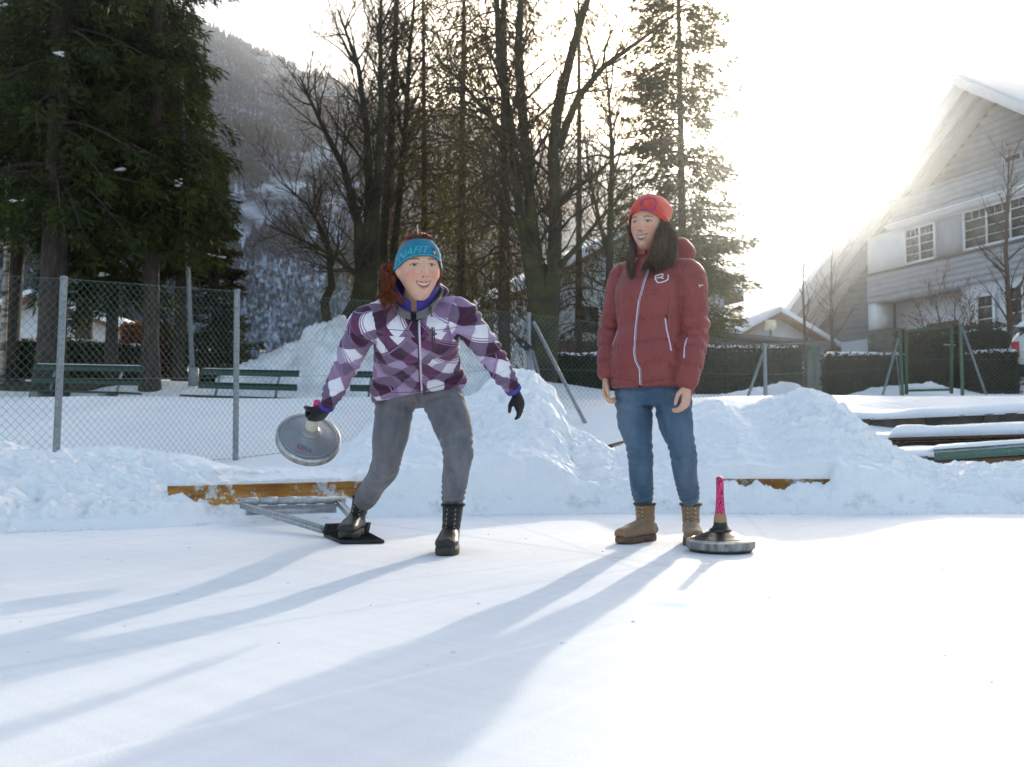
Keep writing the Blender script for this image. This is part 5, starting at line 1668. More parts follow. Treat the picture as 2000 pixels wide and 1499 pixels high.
# ---- hands
def hand(mb, wrist, d, s, p, curl=(0.5, 0.6, 0.4), scale=0.9, fat=1.0, thumb_in=0.4, spreadf=0.0):
    """d: towards the fingers, s: towards the thumb, p: the way the fingers bend"""
    d = Vector(d).normalized(); s = (Vector(s) - d * Vector(s).dot(d)).normalized(); p0 = Vector(p)
    p = d.cross(s)
    if p.dot(p0) < 0: p = -p
    k = scale
    W = Vector(wrist)
    loft(mb, [(W - d * 0.04 * k, s, p, 0.025 * k * fat, 0.019 * k * fat, 0.019 * k * fat), (W, s, p, 0.026 * k * fat, 0.018 * k * fat, 0.018 * k * fat),
              (W + d * 0.035 * k, s, p, 0.036 * k * fat, 0.018 * k * fat, 0.015 * k * fat), (W + d * 0.07 * k, s, p, 0.041 * k * fat, 0.015 * k * fat, 0.013 * k * fat),
              (W + d * 0.092 * k, s, p, 0.037 * k * fat, 0.011 * k * fat, 0.010 * k * fat)], 20, 3)
    lens = (0.072, 0.080, 0.074, 0.058); offs = (0.031, 0.0105, -0.0105, -0.030)
    for L, so, j in zip(lens, offs, range(4)):
        c = W + d * (0.085 - 0.004 * abs(j - 1)) * k + s * so * k
        ang = 0.0; pts = [c - d * 0.02 * k, c]; q = c
        dirx = (d + s * spreadf * (1.5 - j)).normalized()
        for fr, cu in zip((0.46, 0.30, 0.24), curl):
            ang += cu * (1 + 0.06 * j)
            q = q + (dirx * math.cos(ang) + p * math.sin(ang)) * L * fr * k
            pts.append(q.copy())
        r = 0.0088 * k * fat * (0.92 if j == 3 else 1.0)
        limb(mb, pts, [r * 1.05, r * 1.08, r, r * 0.92, r * 0.78], 10)
    c = W + d * 0.022 * k + s * 0.026 * k + p * 0.006 * k
    t1 = (d * 0.62 + s * 0.62 + p * (0.2 + thumb_in * 0.5)).normalized(); t2 = (d * 0.9 + s * (0.25 - thumb_in * 0.5) + p * thumb_in).normalized()
    t3 = (d * 0.9 - s * thumb_in * 0.5 + p * thumb_in).normalized()
    pts = [c, c + t1 * 0.036 * k, c + t1 * 0.036 * k + t2 * 0.030 * k, c + t1 * 0.036 * k + t2 * 0.030 * k + t3 * 0.024 * k]
    limb(mb, pts, [0.014 * k * fat, 0.0115 * k * fat, 0.0100 * k * fat, 0.0080 * k * fat], 10)
    return mb

# ---- head
def head_pos(TH, PH):
    """local head surface: x = the person's right, y = out of the face, z = up; metres"""
    sp, cp = np.sin(PH), np.cos(PH)
    cpl = np.where(PH < 0, np.abs(cp) ** 0.72, np.abs(cp) ** 0.80)
    x = 0.0735 * np.sin(TH) * cpl; y = 0.094 * np.cos(TH) * cpl; z = np.where(PH > 0, 0.116 * sp, 0.118 * sp)
    k = sstep(0.0, 0.118, -z)
    x = x * (1 - 0.31 * k ** 1.3)
    y = np.where(y < 0, y * (1 - 0.55 * k), y * (1 - 0.10 * k) * 0.97)
    y = np.where(y > 0, y + 0.004 * sstep(0.02, 0.1, -z), y)
    w = sstep(0.0, 0.045, y)
    def g(cx, cz, sx, sz, two=True):
        e = np.exp(-((x - cx) / sx) ** 2 - ((z - cz) / sz) ** 2)
        if two and cx != 0: e = e + np.exp(-((x + cx) / sx) ** 2 - ((z - cz) / sz) ** 2)
        return e
    dy = 0
    # nose
    along = np.clip((0.022 - z) / 0.060, 0, 1)
    wid = 0.0068 + 0.0055 * along ** 2
    ns = np.exp(-(x / wid) ** 2) * (0.004 + 0.029 * along ** 1.15) * sstep(0.036, 0.012, z) * sstep(-0.047, -0.034, z)
    dy = dy + ns + 0.007 * g(0.0120, -0.032, 0.0055, 0.0065)
    dy = dy - 0.0105 * g(0.0315, 0.008, 0.0160, 0.0115) + 0.0050 * g(0.0315, 0.007, 0.010, 0.0078)
    dy = dy + 0.0045 * g(0.028, 0.030, 0.022, 0.008)
    dy = dy + 0.0075 * g(0.043, -0.030, 0.019, 0.019)             # smiling cheeks
    dy = dy - 0.0050 * g(0.033, -0.050, 0.0055, 0.016)             # smile folds
    dy = dy + 0.0055 * g(0, -0.064, 0.027, 0.014, False)
    zz = mouth_line(x)
    dy = dy + 0.0035 * np.exp(-((z - zz - 0.004) / 0.0042) ** 2) * np.exp(-(x / 0.026) ** 4) + 0.0045 * np.exp(-((z - zz + 0.0155) / 0.0048) ** 2) * np.exp(-(x / 0.022) ** 4)
    dy = dy - 0.0050 * np.exp(-((z - zz + 0.0055) / 0.0050) ** 2) * np.exp(-(x / 0.026) ** 4)
    dy = dy + 0.008 * g(0, -0.100, 0.018, 0.014, False) - 0.003 * g(0, -0.082, 0.020, 0.006, False)
    y = y + dy * w
    # soft ears
    e = np.exp(-((np.abs(TH) - 1.62) / 0.16) ** 2 - ((z + 0.010) / 0.026) ** 2)
    x = x + np.sign(x) * 0.014 * e
    return np.stack([x, y, z], -1)

def mouth_line(x):
    return -0.0590 + 0.0085 * (x / 0.028) ** 2

def build_head(Mw, skin, iris, brow, lip):
    th = np.concatenate([np.linspace(-math.pi, -1.35, 26, endpoint=False), np.linspace(-1.35, 1.35, 210), np.linspace(1.35, math.pi, 27)[1:]])
    ph = np.linspace(-math.pi / 2 + 0.02, math.pi / 2 - 0.02, 190)
    TH, PH = np.meshgrid(th, ph)
    P = head_pos(TH, PH)
    x, y, z = P[..., 0], P[..., 1], P[..., 2]
    C = np.zeros(P.shape) + np.array(skin)
    front = y > 0.02
    def blend(mask, c):
        nonlocal C
        C = C * (1 - mask[..., None]) + np.array(c) * mask[..., None]
    def gs(cx, cz, sx, sz): return np.exp(-((np.abs(x) - cx) / sx) ** 2 - ((z - cz) / sz) ** 2) * front
    blend(0.65 * gs(0.042, -0.024, 0.024, 0.020), (skin[0] * 1.03, skin[1] * 0.60, skin[2] * 0.55))
    blend(0.40 * np.exp(-(x / 0.012) ** 2 - ((z + 0.028) / 0.012) ** 2) * front, (skin[0] * 1.05, skin[1] * 0.70, skin[2] * 0.66))  # redder nose tone, painted in to strengthen the nose's shading
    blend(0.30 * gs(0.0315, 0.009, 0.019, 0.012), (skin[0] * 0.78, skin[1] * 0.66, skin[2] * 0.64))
    # eyes
    xe = np.abs(x) - 0.0315
    u = xe / 0.0150
    ze = 0.0070 - 0.0012 * u
    half_up = 0.0042 * np.clip(1 - u * u, 0, 1) ** 0.6; half_dn = 0.0032 * np.clip(1 - u * u, 0, 1) ** 0.7
    dz = z - ze
    eye = front & (np.abs(u) < 1) & (dz < half_up) & (dz > -half_dn)
    lash = front & (np.abs(u) < 1.12) & (dz >= half_up) & (dz < half_up + 0.0022 + 0.0008 * u)
    low = front & (np.abs(u) < 1.0) & (dz <= -half_dn) & (dz > -half_dn - 0.0010)
    crease = front & (np.abs(u) < 1.1) & (dz > half_up + 0.0038) & (dz < half_up + 0.0052)
    C[eye] = (0.50, 0.47, 0.45)
    look = 0.0015
    ri = np.hypot(x - np.sign(x) * 0.0315 - (look if False else 0.0), dz - 0.0006)
    C[eye & (ri < 0.0062)] = iris
    C[eye & (ri < 0.0029)] = (0.012, 0.010, 0.010)
    C[eye & (np.hypot(x - np.sign(x) * 0.0315 + 0.0018, dz - 0.0026) < 0.0011)] = (0.85, 0.85, 0.85)  # painted catchlight: a pale glint put into the eye colour
    C[lash] = (0.020, 0.014, 0.012)
    blend(0.55 * low, (skin[0] * 0.45, skin[1] * 0.36, skin[2] * 0.34)); blend(0.45 * crease, (skin[0] * 0.5, skin[1] * 0.4, skin[2] * 0.38))
    # brows
    ub = (np.abs(x) - 0.033) / 0.0185
    zb = 0.0262 + 0.0035 * (1 - (ub - 0.25) ** 2) - 0.0012 * ub
    br = front & (np.abs(ub) < 1) & (np.abs(z - zb) < 0.0024 * (1.0 - 0.45 * np.clip(ub, 0, 1)))
    blend(0.85 * br, brow)
    # mouth: upper lip, teeth, dark, lower lip
    xm = x / 0.0275
    ml = mouth_line(x)
    env = np.clip(1 - xm * xm, 0, 1)
    opening = 0.0125 * env ** 0.6
    inm = front & (np.abs(xm) < 1) & (z < ml) & (z > ml - opening)
    upl = front & (np.abs(xm) < 1.08) & (z >= ml) & (z < ml + 0.0052 * (env + 0.12) ** 0.5)
    lol = front & (np.abs(xm) < 1.04) & (z <= ml - opening) & (z > ml - opening - 0.0072 * (env + 0.05) ** 0.6)
    blend(0.9 * upl, lip); blend(0.9 * lol, lip)
    C[inm] = (0.045, 0.014, 0.014)
    tooth = inm & (z > ml - opening * 0.74) & (z < ml - 0.0006) & (np.abs(xm) < 0.88)
    C[tooth] = (0.66, 0.62, 0.55)
    gap = tooth & (np.abs(((np.abs(x) / 0.0068) % 1.0) - 0.0) < 0.09) & (np.abs(x) > 0.003)
    C[gap] = (0.42, 0.38, 0.34)
    nost = front & (np.hypot((np.abs(x) - 0.0072) / 0.0036, (z + 0.0388) / 0.0020) < 1)
    C[nost] = (skin[0] * 0.30, skin[1] * 0.2, skin[2] * 0.18)
    ny, nx = TH.shape
    i = np.arange(nx * ny).reshape(ny, nx)
    q = np.stack([i[:-1, :-1], i[:-1, 1:], i[1:, 1:], i[1:, :-1]], -1).reshape(-1, 4)
    V_ = P.reshape(-1, 3) @ np.array(Mw.to_3x3()).T + np.array(Mw.translation)
    return V_, q[:, ::-1], C.reshape(-1, 3)

def head_band(q0, q1, slope, off, rows, Mw, th0=-math.pi, th1=math.pi, nth=150, bulge=0.003, extra=None, thick=0.004):
    """a knitted shell following the skull between two tilted levels q = z - slope*y"""
    th = np.linspace(th0, th1, nth); phs = np.linspace(-0.9, math.pi / 2 - 0.01, 260)
    TH, PH = np.meshgrid(th, phs)
    P = head_pos(TH, PH)
    Q = P[..., 2] - slope * P[..., 1]
    out = np.zeros((rows, nth, 3))
    for k in range(nth):
        lv = np.linspace(q0, q1, rows)
        mono = np.maximum.accumulate(Q[:, k])
        ph = np.interp(lv, mono, phs)
        out[:, k] = head_pos(np.full(rows, th[k]), ph)
    c = np.array([0, -0.005, 0.0])
    d = out - c
    t = np.linspace(0, 1, rows)[:, None, None]
    r = 1 + (off + bulge * np.sin(np.pi * t)) / np.linalg.norm(d, axis=-1, keepdims=True)
    O = c + d * r
    if extra is not None: O = extra(O, t)
    I = c + d * (1 + (off - thick) / np.linalg.norm(d, axis=-1, keepdims=True))
    ny, nx = rows, nth
    i = np.arange(nx * ny).reshape(ny, nx)
    qf = np.stack([i[:-1, :-1], i[:-1, 1:], i[1:, 1:], i[1:, :-1]], -1).reshape(-1, 4)
    n = nx * ny
    bot = np.stack([i[0, :-1], i[0, 1:], i[0, 1:] + n, i[0, :-1] + n], -1); top = np.stack([i[-1, :-1], i[-1, 1:], i[-1, 1:] + n, i[-1, :-1] + n], -1)
    v = np.concatenate([O.reshape(-1, 3), I.reshape(-1, 3)]) @ np.array(Mw.to_3x3()).T + np.array(Mw.translation)
    return v, [qf[:, ::-1], qf + n, bot, top[:, ::-1]], O

def hair_locks(paths, mb, rng, n, jit, r, sides=4, taper=True):
    """bundles of strands that follow guide paths"""
    for path, cnt, jt in paths:
        P = [np.array(p) for p in path]
        for _ in range(cnt):
            o0 = rng.normal(0, jt, 3); o1 = rng.normal(0, jt, 3)
            m = len(P); pts = []
            for i, p in enumerate(P):
                t = i / (m - 1)
                pts.append(Vector(p + o0 * (1 - t) + o1 * t * 1.1 + rng.normal(0, jt * 0.13, 3)))
            Q = []
            for i in range(m - 1):
                p0 = pts[max(i - 1, 0)]; p1 = pts[i]; p2 = pts[i + 1]; p3 = pts[min(i + 2, m - 1)]
                for k in range(3):
                    t = k / 3
                    Q.append(0.5 * ((2 * p1) + (p2 - p0) * t + (2 * p0 - 5 * p1 + 4 * p2 - p3) * t * t + (-p0 + 3 * p1 - 3 * p2 + p3) * t ** 3))
            Q.append(pts[-1])
            rr = r * rng.uniform(0.6, 1.3)
            mb.tube(Q, [rr * (1 - 0.75 * (i / (len(Q) - 1)) ** 3) for i in range(len(Q))], sides, cap=False)
    return mb

# ---- boots
def boot(parent, heel, toe_dir, up_lean, mats, h=0.19, length=0.265, width=0.092, lace=True, name='boot', eyelets=True, label=None, sole_h=0.026):
    """laced ankle boot; heel = ground point under the heel, toe_dir horizontal, up_lean = shift of the shaft top"""
    y = Vector((toe_dir[0], toe_dir[1], toe_dir[2] if len(toe_dir) > 2 else 0)).normalized(); z = Vector((0, 0, 1)); z = (z - y * z.dot(y)).normalized(); x = y.cross(z)
    o = Vector(heel)
    L = length; w = width / 2
    def P(a, b, c): return o + x * a + y * b + z * c
    lean = Vector(up_lean)
    mb = MB()
    # foot
    prof = [(-0.035, 0.032, 0.058), (0.02, 0.036, 0.075), (0.07, 0.037, 0.075), (0.12, 0.040, 0.066), (0.165, 0.044, 0.052), (0.20, 0.043, 0.046), (0.228, 0.034, 0.037)]
    sc = L / 0.265
    rings = []
    for (b, rx, hh) in prof:
        rings.append((P(0, b * sc, sole_h + hh * 0.46), x, z, rx * w / 0.046, hh * 0.56, hh * 0.46))
    loft(mb, rings, 24, 4)
    # shaft
    sh = [(0.00, sole_h + 0.02, 0.040, 0.047, 0.0), (0.008, 0.075, 0.039, 0.047, 0.10), (0.006, 0.11, 0.040, 0.046, 0.4), (0.0, 0.15, 0.043, 0.047, 0.75), (-0.004, h, 0.047, 0.050, 1.0)]
    loft(mb, [(P(0, 0.012 + b, c) + lean * f, x, y, rx, ry, ry) for (b, c, rx, ry, f) in sh], 24, 4)
    v, p = remesh(mb, 0.0045, 5)
    nr = normals(v, p)
    loc = v - np.array(o)
    c = loc @ np.array(z); yy = loc @ np.array(y)
    cre = np.sin(c * 190 + yy * 40) * 0.0014 * sstep(0.05, 0.08, c) * (1 - sstep(0.11, 0.14, c)) + vnoise3(v * 45, 3) * 0.0016
    v = v + nr * cre[:, None]
    b_ = part_mesh(name, v, p, mats['leather'], parent, label)
    # sole
    pts = []
    n = 40
    for k in range(n):
        a = 2 * math.pi * k / n
        cx, sy = math.cos(a), math.sin(a)
        yy_ = 0.098 * sc + 0.145 * sc * sy
        wid = (w + 0.004) * (0.82 + 0.18 * sstep(-0.2, 0.6, sy)) * (1 - 0.10 * math.exp(-((sy + 0.05) / 0.25) ** 2))
        pts.append(P(float(wid) * math.copysign(abs(cx) ** 0.75, cx), yy_, 0.0))
    mb2 = MB()
    lay = [(0.0, 0.97), (0.006, 1.0), (sole_h - 0.004, 1.0), (sole_h + 0.004, 0.96)]
    cen = P(0, 0.098 * sc, 0)
    vv = []
    for (zz, s) in lay:
        for q in pts:
            lift = 0.010 * max(0.0, ((q - cen).dot(y) / (0.145 * sc)) - 0.55) ** 2 * 4
            arch = 0.008 * math.exp(-(((q - cen).dot(y) / sc + 0.02) / 0.03) ** 2) if zz < 0.003 else 0
            vv.append(cen + (q - cen) * s + z * (zz + lift + arch))
    qd = [[i * n + k, i * n + (k + 1) % n, (i + 1) * n + (k + 1) % n, (i + 1) * n + k] for i in range(3) for k in range(n)]
    mb2.raw([tuple(q) for q in vv], qd, [list(range(n - 1, -1, -1)), [3 * n + k for k in range(n)]])
    s_ = mb2.build('sole', mats['sole'], b_)
    # collar pad
    ct = P(0, 0.012 - 0.004, h) + lean
    mb3 = MB(); ringp = [ct + x * (0.046 * math.cos(a)) + y * (0.050 * math.sin(a)) for a in np.linspace(0, 2 * math.pi, 25)]
    mb3.tube(ringp, 0.008, 8, cap=False); mb3.build('padded_collar', mats['collar'], b_, smooth=True)
    # tongue and laces
    if lace:
        bv = bvh_of(v, p)
        def front(a, c):
            # cast from the front of the boot towards the shaft axis
            f = max(0, min(1, (c - 0.05) / (h - 0.05)))
            src = P(a, 0.35, c + 0.12) + lean * f
            tgt = P(a * 0.8, 0.0, c) + lean * f
            hitp = bv.ray_cast(src, (tgt - src).normalized())
            return (hitp[0], hitp[1]) if hitp[0] is not None else (tgt, y)
        rows = [0.078, 0.098, 0.118, 0.138, 0.158, 0.176]
        side = {}
        for j, c in enumerate(rows):
            for sg in (-1, 1):
                q, nn = front(sg * 0.020, c); side[(j, sg)] = (q, nn)
                if eyelets:
                    Mx = Matrix.Translation(q + nn * 0.0015) @ nn.to_track_quat('Z', 'Y').to_matrix().to_4x4()
                    MB().lathe([(0.0022, 0), (0.0048, 0), (0.0048, 0.0018), (0.0022, 0.0018)], 10, Mx, cap=False).build('eyelet', mats['eyelet'], b_)
        for j in range(len(rows)):
            a, na = side[(j, -1)]; b2, nb = side[(j, 1)]
            m1, nm = front(0.0, rows[j] + 0.003)
            MB().tube([a + na * 0.002, lerp(a, m1, 0.5) + nm * 0.006, m1 + nm * 0.005, lerp(m1, b2, 0.5) + nm * 0.006, b2 + nb * 0.002], 0.0021, 6).build('lace', mats['lace'], b_, smooth=True)
            if j + 1 < len(rows):
                c2, nc = side[(j + 1, 1)]
                MB().tube([a + na * 0.003, (a + c2) / 2 + nm * 0.010, c2 + nc * 0.003], 0.0021, 6).build('lace', mats['lace'], b_, smooth=True)
        # bow loops
        q, nn = front(0.0, rows[-1])
        for sg in (-1, 1):
            l0 = q + nn * 0.006
            pts = [l0, l0 + x * sg * 0.022 + nn * 0.016 - z * 0.004, l0 + x * sg * 0.036 + nn * 0.014 - z * 0.030, l0 + x * sg * 0.016 + nn * 0.016 - z * 0.018, l0]
            MB().tube(pts, 0.0020, 6).build('lace_loop', mats['lace'], b_, smooth=True)
            MB().tube([l0, l0 + x * sg * 0.018 + nn * 0.018 - z * 0.02, l0 + x * sg * 0.030 + nn * 0.014 - z * 0.062], 0.0018, 6).build('lace_end', mats['lace'], b_, smooth=True)
    return b_

# ---- cloth materials
def cloth(name, c1, c2, rough=0.85, scale=300, bump=0.3, sheen=0.15, stretch=None, nscale=14):
    return mat(name, c1, rough, col2=c2, nscale=nscale, bump=bump, bscale=scale, bdist=0.0012, sheen=sheen, spec=0.25, stretch=stretch)

def skin_mat(name):
    m, nt, b = new_mat(name)
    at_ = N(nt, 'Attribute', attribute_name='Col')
    L = nt.links
    n1 = N(nt, 'TexNoise'); n1.inputs['Scale'].default_value = 90; n1.inputs['Detail'].default_value = 3
    L.new(N(nt, 'TexCoord').outputs['Object'], n1.inputs[0])
    c = ramp(nt, n1.outputs[0], [(0.3, (0.92, 0.90, 0.89)), (0.7, (1.04, 1.03, 1.03))])
    mx = N(nt, 'MixRGB', blend_type='MULTIPLY'); mx.inputs[0].default_value = 1.0
    L.new(at_.outputs['Color'], mx.inputs[1]); L.new(c, mx.inputs[2])
    L.new(mx.outputs[0], b.inputs['Base Color'])
    b.inputs['Roughness'].default_value = 0.5; b.inputs['Specular IOR Level'].default_value = 0.4
    b.inputs['Subsurface Weight'].default_value = 0.12
    b.inputs['Subsurface Radius'].default_value = (0.012, 0.005, 0.003)
    b.inputs['Subsurface Scale'].default_value = 0.6
    return m

def body_object(parent, head, core_mb, hands_mb, skin, m):
    """one mesh: head with neck, the body under the clothes and the hands"""
    hv, hq, hc = head
    cv, cp = remesh(core_mb, 0.008, 3)
    V_ = [hv, cv]; C_ = [hc, np.tile(np.array(skin), (len(cv), 1))]
    mb = MB(); mb.raw(hv, hq); mb.raw(cv, *cp)
    if hands_mb is not None:
        v2, p2 = remesh(hands_mb, 0.0026, 2, 0.5)
        col = np.tile(np.array(skin), (len(v2), 1)) * (1 + 0.06 * vnoise3(v2 * 60, 2))[:, None]
        mb.raw(v2, *p2); C_.append(col)
    o = mb.build('body', m, parent, smooth=True)
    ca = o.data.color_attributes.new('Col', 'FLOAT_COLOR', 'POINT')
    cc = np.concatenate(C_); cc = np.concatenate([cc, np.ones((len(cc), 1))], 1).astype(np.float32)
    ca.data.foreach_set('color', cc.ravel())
    return o

def text_polys(txt, shear=0.0):
    """glyph outlines of a word as a flat triangulated mesh, height about 1"""
    cu = bpy.data.curves.new('t', 'FONT'); cu.body = txt; cu.shear = shear; cu.resolution_u = 3
    o = bpy.data.objects.new('t', cu); COL.objects.link(o)
    dg = bpy.context.evaluated_depsgraph_get(); dg.update()
    me = bpy.data.meshes.new_from_object(o.evaluated_get(dg))
    bm = bmesh.new(); bm.from_mesh(me); bmesh.ops.triangulate(bm, faces=bm.faces[:])
    bmesh.ops.subdivide_edges(bm, edges=[e for e in bm.edges if e.calc_length() > 0.25], cuts=2, use_grid_fill=True)
    bmesh.ops.triangulate(bm, faces=bm.faces[:])
    v = np.array([tuple(q.co) for q in bm.verts]); bm.verts.index_update(); f = np.array([[q.index for q in fc.verts] for fc in bm.faces])
    bm.free(); bpy.data.objects.remove(o); bpy.data.meshes.remove(me); bpy.data.curves.remove(cu)
    return v, f
# ================================================================== the two people
def head_matrix(c, fwd, roll=0.0):
    y = Vector(fwd).normalized(); z = Vector((0, 0, 1)); z = (z - y * z.dot(y)).normalized()
    z = Matrix.Rotation(roll, 3, y) @ z
    x = y.cross(z)
    Mw = Matrix((x, y, z)).transposed().to_4x4(); Mw.translation = Vector(c)
    return Mw

def plaid_mat():
    m, nt, b = new_mat('purple_plaid_softshell')
    L = nt.links
    pu = N(nt, 'Attribute', attribute_name='pu').outputs['Fac']; pv = N(nt, 'Attribute', attribute_name='pv').outputs['Fac']
    def mth(op, a, bb):
        n = N(nt, 'Math', operation=op)
        for i, q in enumerate((a, bb)):
            if isinstance(q, (int, float)): n.inputs[i].default_value = q
            elif q is not None: L.new(q, n.inputs[i])
        return n.outputs[0]
    S = 1 / 0.108
    a = mth('MULTIPLY', mth('ADD', pu, pv), S); c = mth('MULTIPLY', mth('SUBTRACT', pu, pv), S)
    def level(t, off):
        w = N(nt, 'TexWhiteNoise', noise_dimensions='1D'); L.new(mth('ADD', mth('FLOOR', t, None), off), w.inputs['W'])
        alt = mth('MULTIPLY', mth('MODULO', mth('ABSOLUTE', mth('FLOOR', t, None), None), 2.0), 0.55)
        return mth('ADD', alt, mth('MULTIPLY', w.outputs[0], 0.45))
    lv = mth('MULTIPLY', mth('ADD', level(a, 3.3), level(c, 11.7)), 0.5)
    # thin double stripes
    def stripe(t, p0, p1):
        fr = mth('FRACT', t, None)
        return mth('MULTIPLY', mth('GREATER_THAN', fr, p0), mth('LESS_THAN', fr, p1))
    def pick(t, off, lim):
        w = N(nt, 'TexWhiteNoise', noise_dimensions='1D'); L.new(mth('ADD', mth('FLOOR', t, None), off), w.inputs['W'])
        return mth('GREATER_THAN', w.outputs[0], lim)
    st = mth('MAXIMUM', mth('MULTIPLY', mth('MAXIMUM', stripe(a, 0.74, 0.80), stripe(a, 0.88, 0.96)), pick(a, 5.1, 0.62)), mth('MULTIPLY', stripe(c, 0.08, 0.17), pick(c, 7.7, 0.72)))
    lv2 = mth('ADD', lv, mth('MULTIPLY', st, mth('SUBTRACT', 0.55, lv)))
    cr = N(nt, 'ValToRGB'); cr.color_ramp.interpolation = 'CONSTANT'
    stops = [(0.0, (0.052, 0.012, 0.040)), (0.24, (0.125, 0.032, 0.095)), (0.38, (0.165, 0.110, 0.185)), (0.50, (0.275, 0.170, 0.300)), (0.60, (0.38, 0.29, 0.45)), (0.70, (0.72, 0.72, 0.80))]
    el = cr.color_ramp.elements
    while len(el) < len(stops): el.new(0.5)
    for e, (p, q) in zip(el, stops): e.position = p; e.color = (*q, 1)
    L.new(lv2, cr.inputs[0])
    # soft tone variation of the weave
    n1 = N(nt, 'TexNoise'); n1.inputs['Scale'].default_value = 420; L.new(N(nt, 'TexCoord').outputs['Object'], n1.inputs[0])
    L.new(cr.outputs[0], b.inputs['Base Color'])
    b.inputs['Roughness'].default_value = 0.75; b.inputs['Specular IOR Level'].default_value = 0.3; b.inputs['Sheen Weight'].default_value = 0.12
    bp = N(nt, 'Bump'); bp.inputs['Strength'].default_value = 0.25; bp.inputs['Distance'].default_value = 0.001
    L.new(n1.outputs[0], bp.inputs['Height']); L.new(bp.outputs[0], b.inputs['Normal'])
    return m
M['plaid'] = plaid_mat()
M['skin'] = skin_mat('skin')
M['grey_denim'] = cloth('grey_denim', (0.120, 0.122, 0.140), (0.180, 0.182, 0.200), nscale=22, stretch=(1, 1, 0.3))
M['blue_denim'] = cloth('blue_denim', (0.034, 0.080, 0.140), (0.095, 0.165, 0.240), nscale=7, stretch=(1, 1, 0.3))
M['black_knit'] = cloth('black_knit', (0.010, 0.010, 0.012), (0.018, 0.018, 0.020), scale=500, bump=0.4)
M['violet_fleece'] = cloth('violet_fleece', (0.045, 0.030, 0.230), (0.070, 0.050, 0.300), scale=400, bump=0.4)
M['grey_lining'] = cloth('grey_lining', (0.110, 0.110, 0.108), (0.150, 0.150, 0.148), scale=400)
M['teal_knit'] = cloth('teal_knit', (0.000, 0.150, 0.250), (0.004, 0.200, 0.310), scale=420, bump=0.4, stretch=(1, 1, 3))
M['cyan_knit'] = cloth('cyan_print', (0.02, 0.36, 0.46), (0.03, 0.42, 0.52), scale=420)
M['red_knit'] = cloth('coral_red_knit', (0.62, 0.060, 0.045), (0.72, 0.085, 0.060), scale=300, bump=0.6, nscale=40)
M['purple_knit'] = cloth('purple_knit', (0.20, 0.035, 0.16), (0.24, 0.045, 0.19), scale=300)
M['orange_tab'] = cloth('orange_tab', (0.85, 0.13, 0.02), (0.9, 0.16, 0.03))
M['red_hair'] = mat('auburn_hair', (0.110, 0.022, 0.010), 0.4, col2=(0.42, 0.095, 0.030), nscale=1.0, stretch=(130, 130, 7), spec=0.5, transl=0.25)
M['dark_hair'] = mat('dark_brown_hair', (0.040, 0.022, 0.014), 0.35, col2=(0.19, 0.105, 0.062), nscale=1.0, stretch=(130, 130, 7), spec=0.5, transl=0.15)
M['maroon'] = mat('maroon_puffer_shell', (0.225, 0.040, 0.038), 0.5, col2=(0.27, 0.050, 0.048), nscale=6, bump=0.25, bscale=160, bdist=0.0012, spec=0.35, sheen=0.1)
M['zip_white'] = mat('pale_lilac_zip', (0.62, 0.58, 0.72), 0.5)
M['logo_white'] = mat('white_print', (0.72, 0.72, 0.74), 0.5)
M['dark_zip'] = mat('dark_zip', (0.03, 0.025, 0.03), 0.5)
M['silver_pull'] = mat('metal_pull', (0.45, 0.45, 0.44), 0.35, 0.9)
M['plum_cord'] = mat('plum_cord', (0.10, 0.03, 0.08), 0.7)
boot_black = dict(leather=mat('black_boot_leather', (0.012, 0.011, 0.011), 0.5, col2=(0.026, 0.024, 0.023), nscale=20, bump=0.35, bscale=130, bdist=0.002),
                  sole=mat('dark_brown_sole', (0.022, 0.018, 0.014), 0.8, col2=(0.06, 0.052, 0.045), nscale=30), collar=M['black_knit'], lace=mat('black_lace', (0.012, 0.012, 0.012), 0.8), eyelet=M['silver_pull'])
boot_tan = dict(leather=mat('tan_nubuck', (0.235, 0.135, 0.070), 0.9, col2=(0.30, 0.18, 0.100), nscale=24, bump=0.3, bscale=200, bdist=0.0015, sheen=0.25),
                sole=mat('brown_rubber_sole', (0.085, 0.038, 0.022), 0.8, col2=(0.16, 0.10, 0.07), nscale=26), collar=mat('dark_collar', (0.05, 0.035, 0.028), 0.7), lace=mat('khaki_lace', (0.36, 0.29, 0.20), 0.85), eyelet=mat('silver_eyelet', (0.55, 0.55, 0.56), 0.35, 0.8))

def jeans(parent, name, m, hips, chains, seed, label=None, seam=None):
    """chains: list of (pts, radii) for the legs"""
    mb = MB()
    loft(mb, hips, 32, 4)
    for pts, rad in chains: limb(mb, pts, rad, 20)
    v, p = remesh(mb, 0.006, 6)
    nr = normals(v, p)
    ch, an, al = bone_coords(v, [([tuple(q) for q in pts], rad[0] * 0.5, (1, 0.2, 0)) for pts, rad in chains])
    d = np.zeros(len(v))
    for ci, (pts, rad) in enumerate(chains):
        L = [0.0]
        for i in range(len(pts) - 1): L.append(L[-1] + (Vector(pts[i + 1]) - Vector(pts[i])).length)
        knee, ankle = L[2], L[-1]
        s = ch == ci
        w1 = np.exp(-((al - knee) / 0.055) ** 2); w2 = np.exp(-((al - ankle + 0.03) / 0.045) ** 2); w3 = np.exp(-((al - 0.04) / 0.07) ** 2)
        ph = vnoise3(v * 9, seed + ci) * 4
        d += s * (w1 * 0.0032 * np.sin(al * 170 + ph * 1.8 + np.cos(an) * 3.0) + w2 * 0.0042 * np.sin(al * 240 + ph + 1.5 * np.cos(an)) + w3 * 0.004 * np.sin(al * 120 + an * 3 + ph))
    d += 0.0022 * vnoise3(v * 26, seed) + 0.0025 * vnoise3(v * 11, seed + 2)
    v = v + nr * d[:, None]
    return part_mesh(name, v, p, m, parent, label), v, p

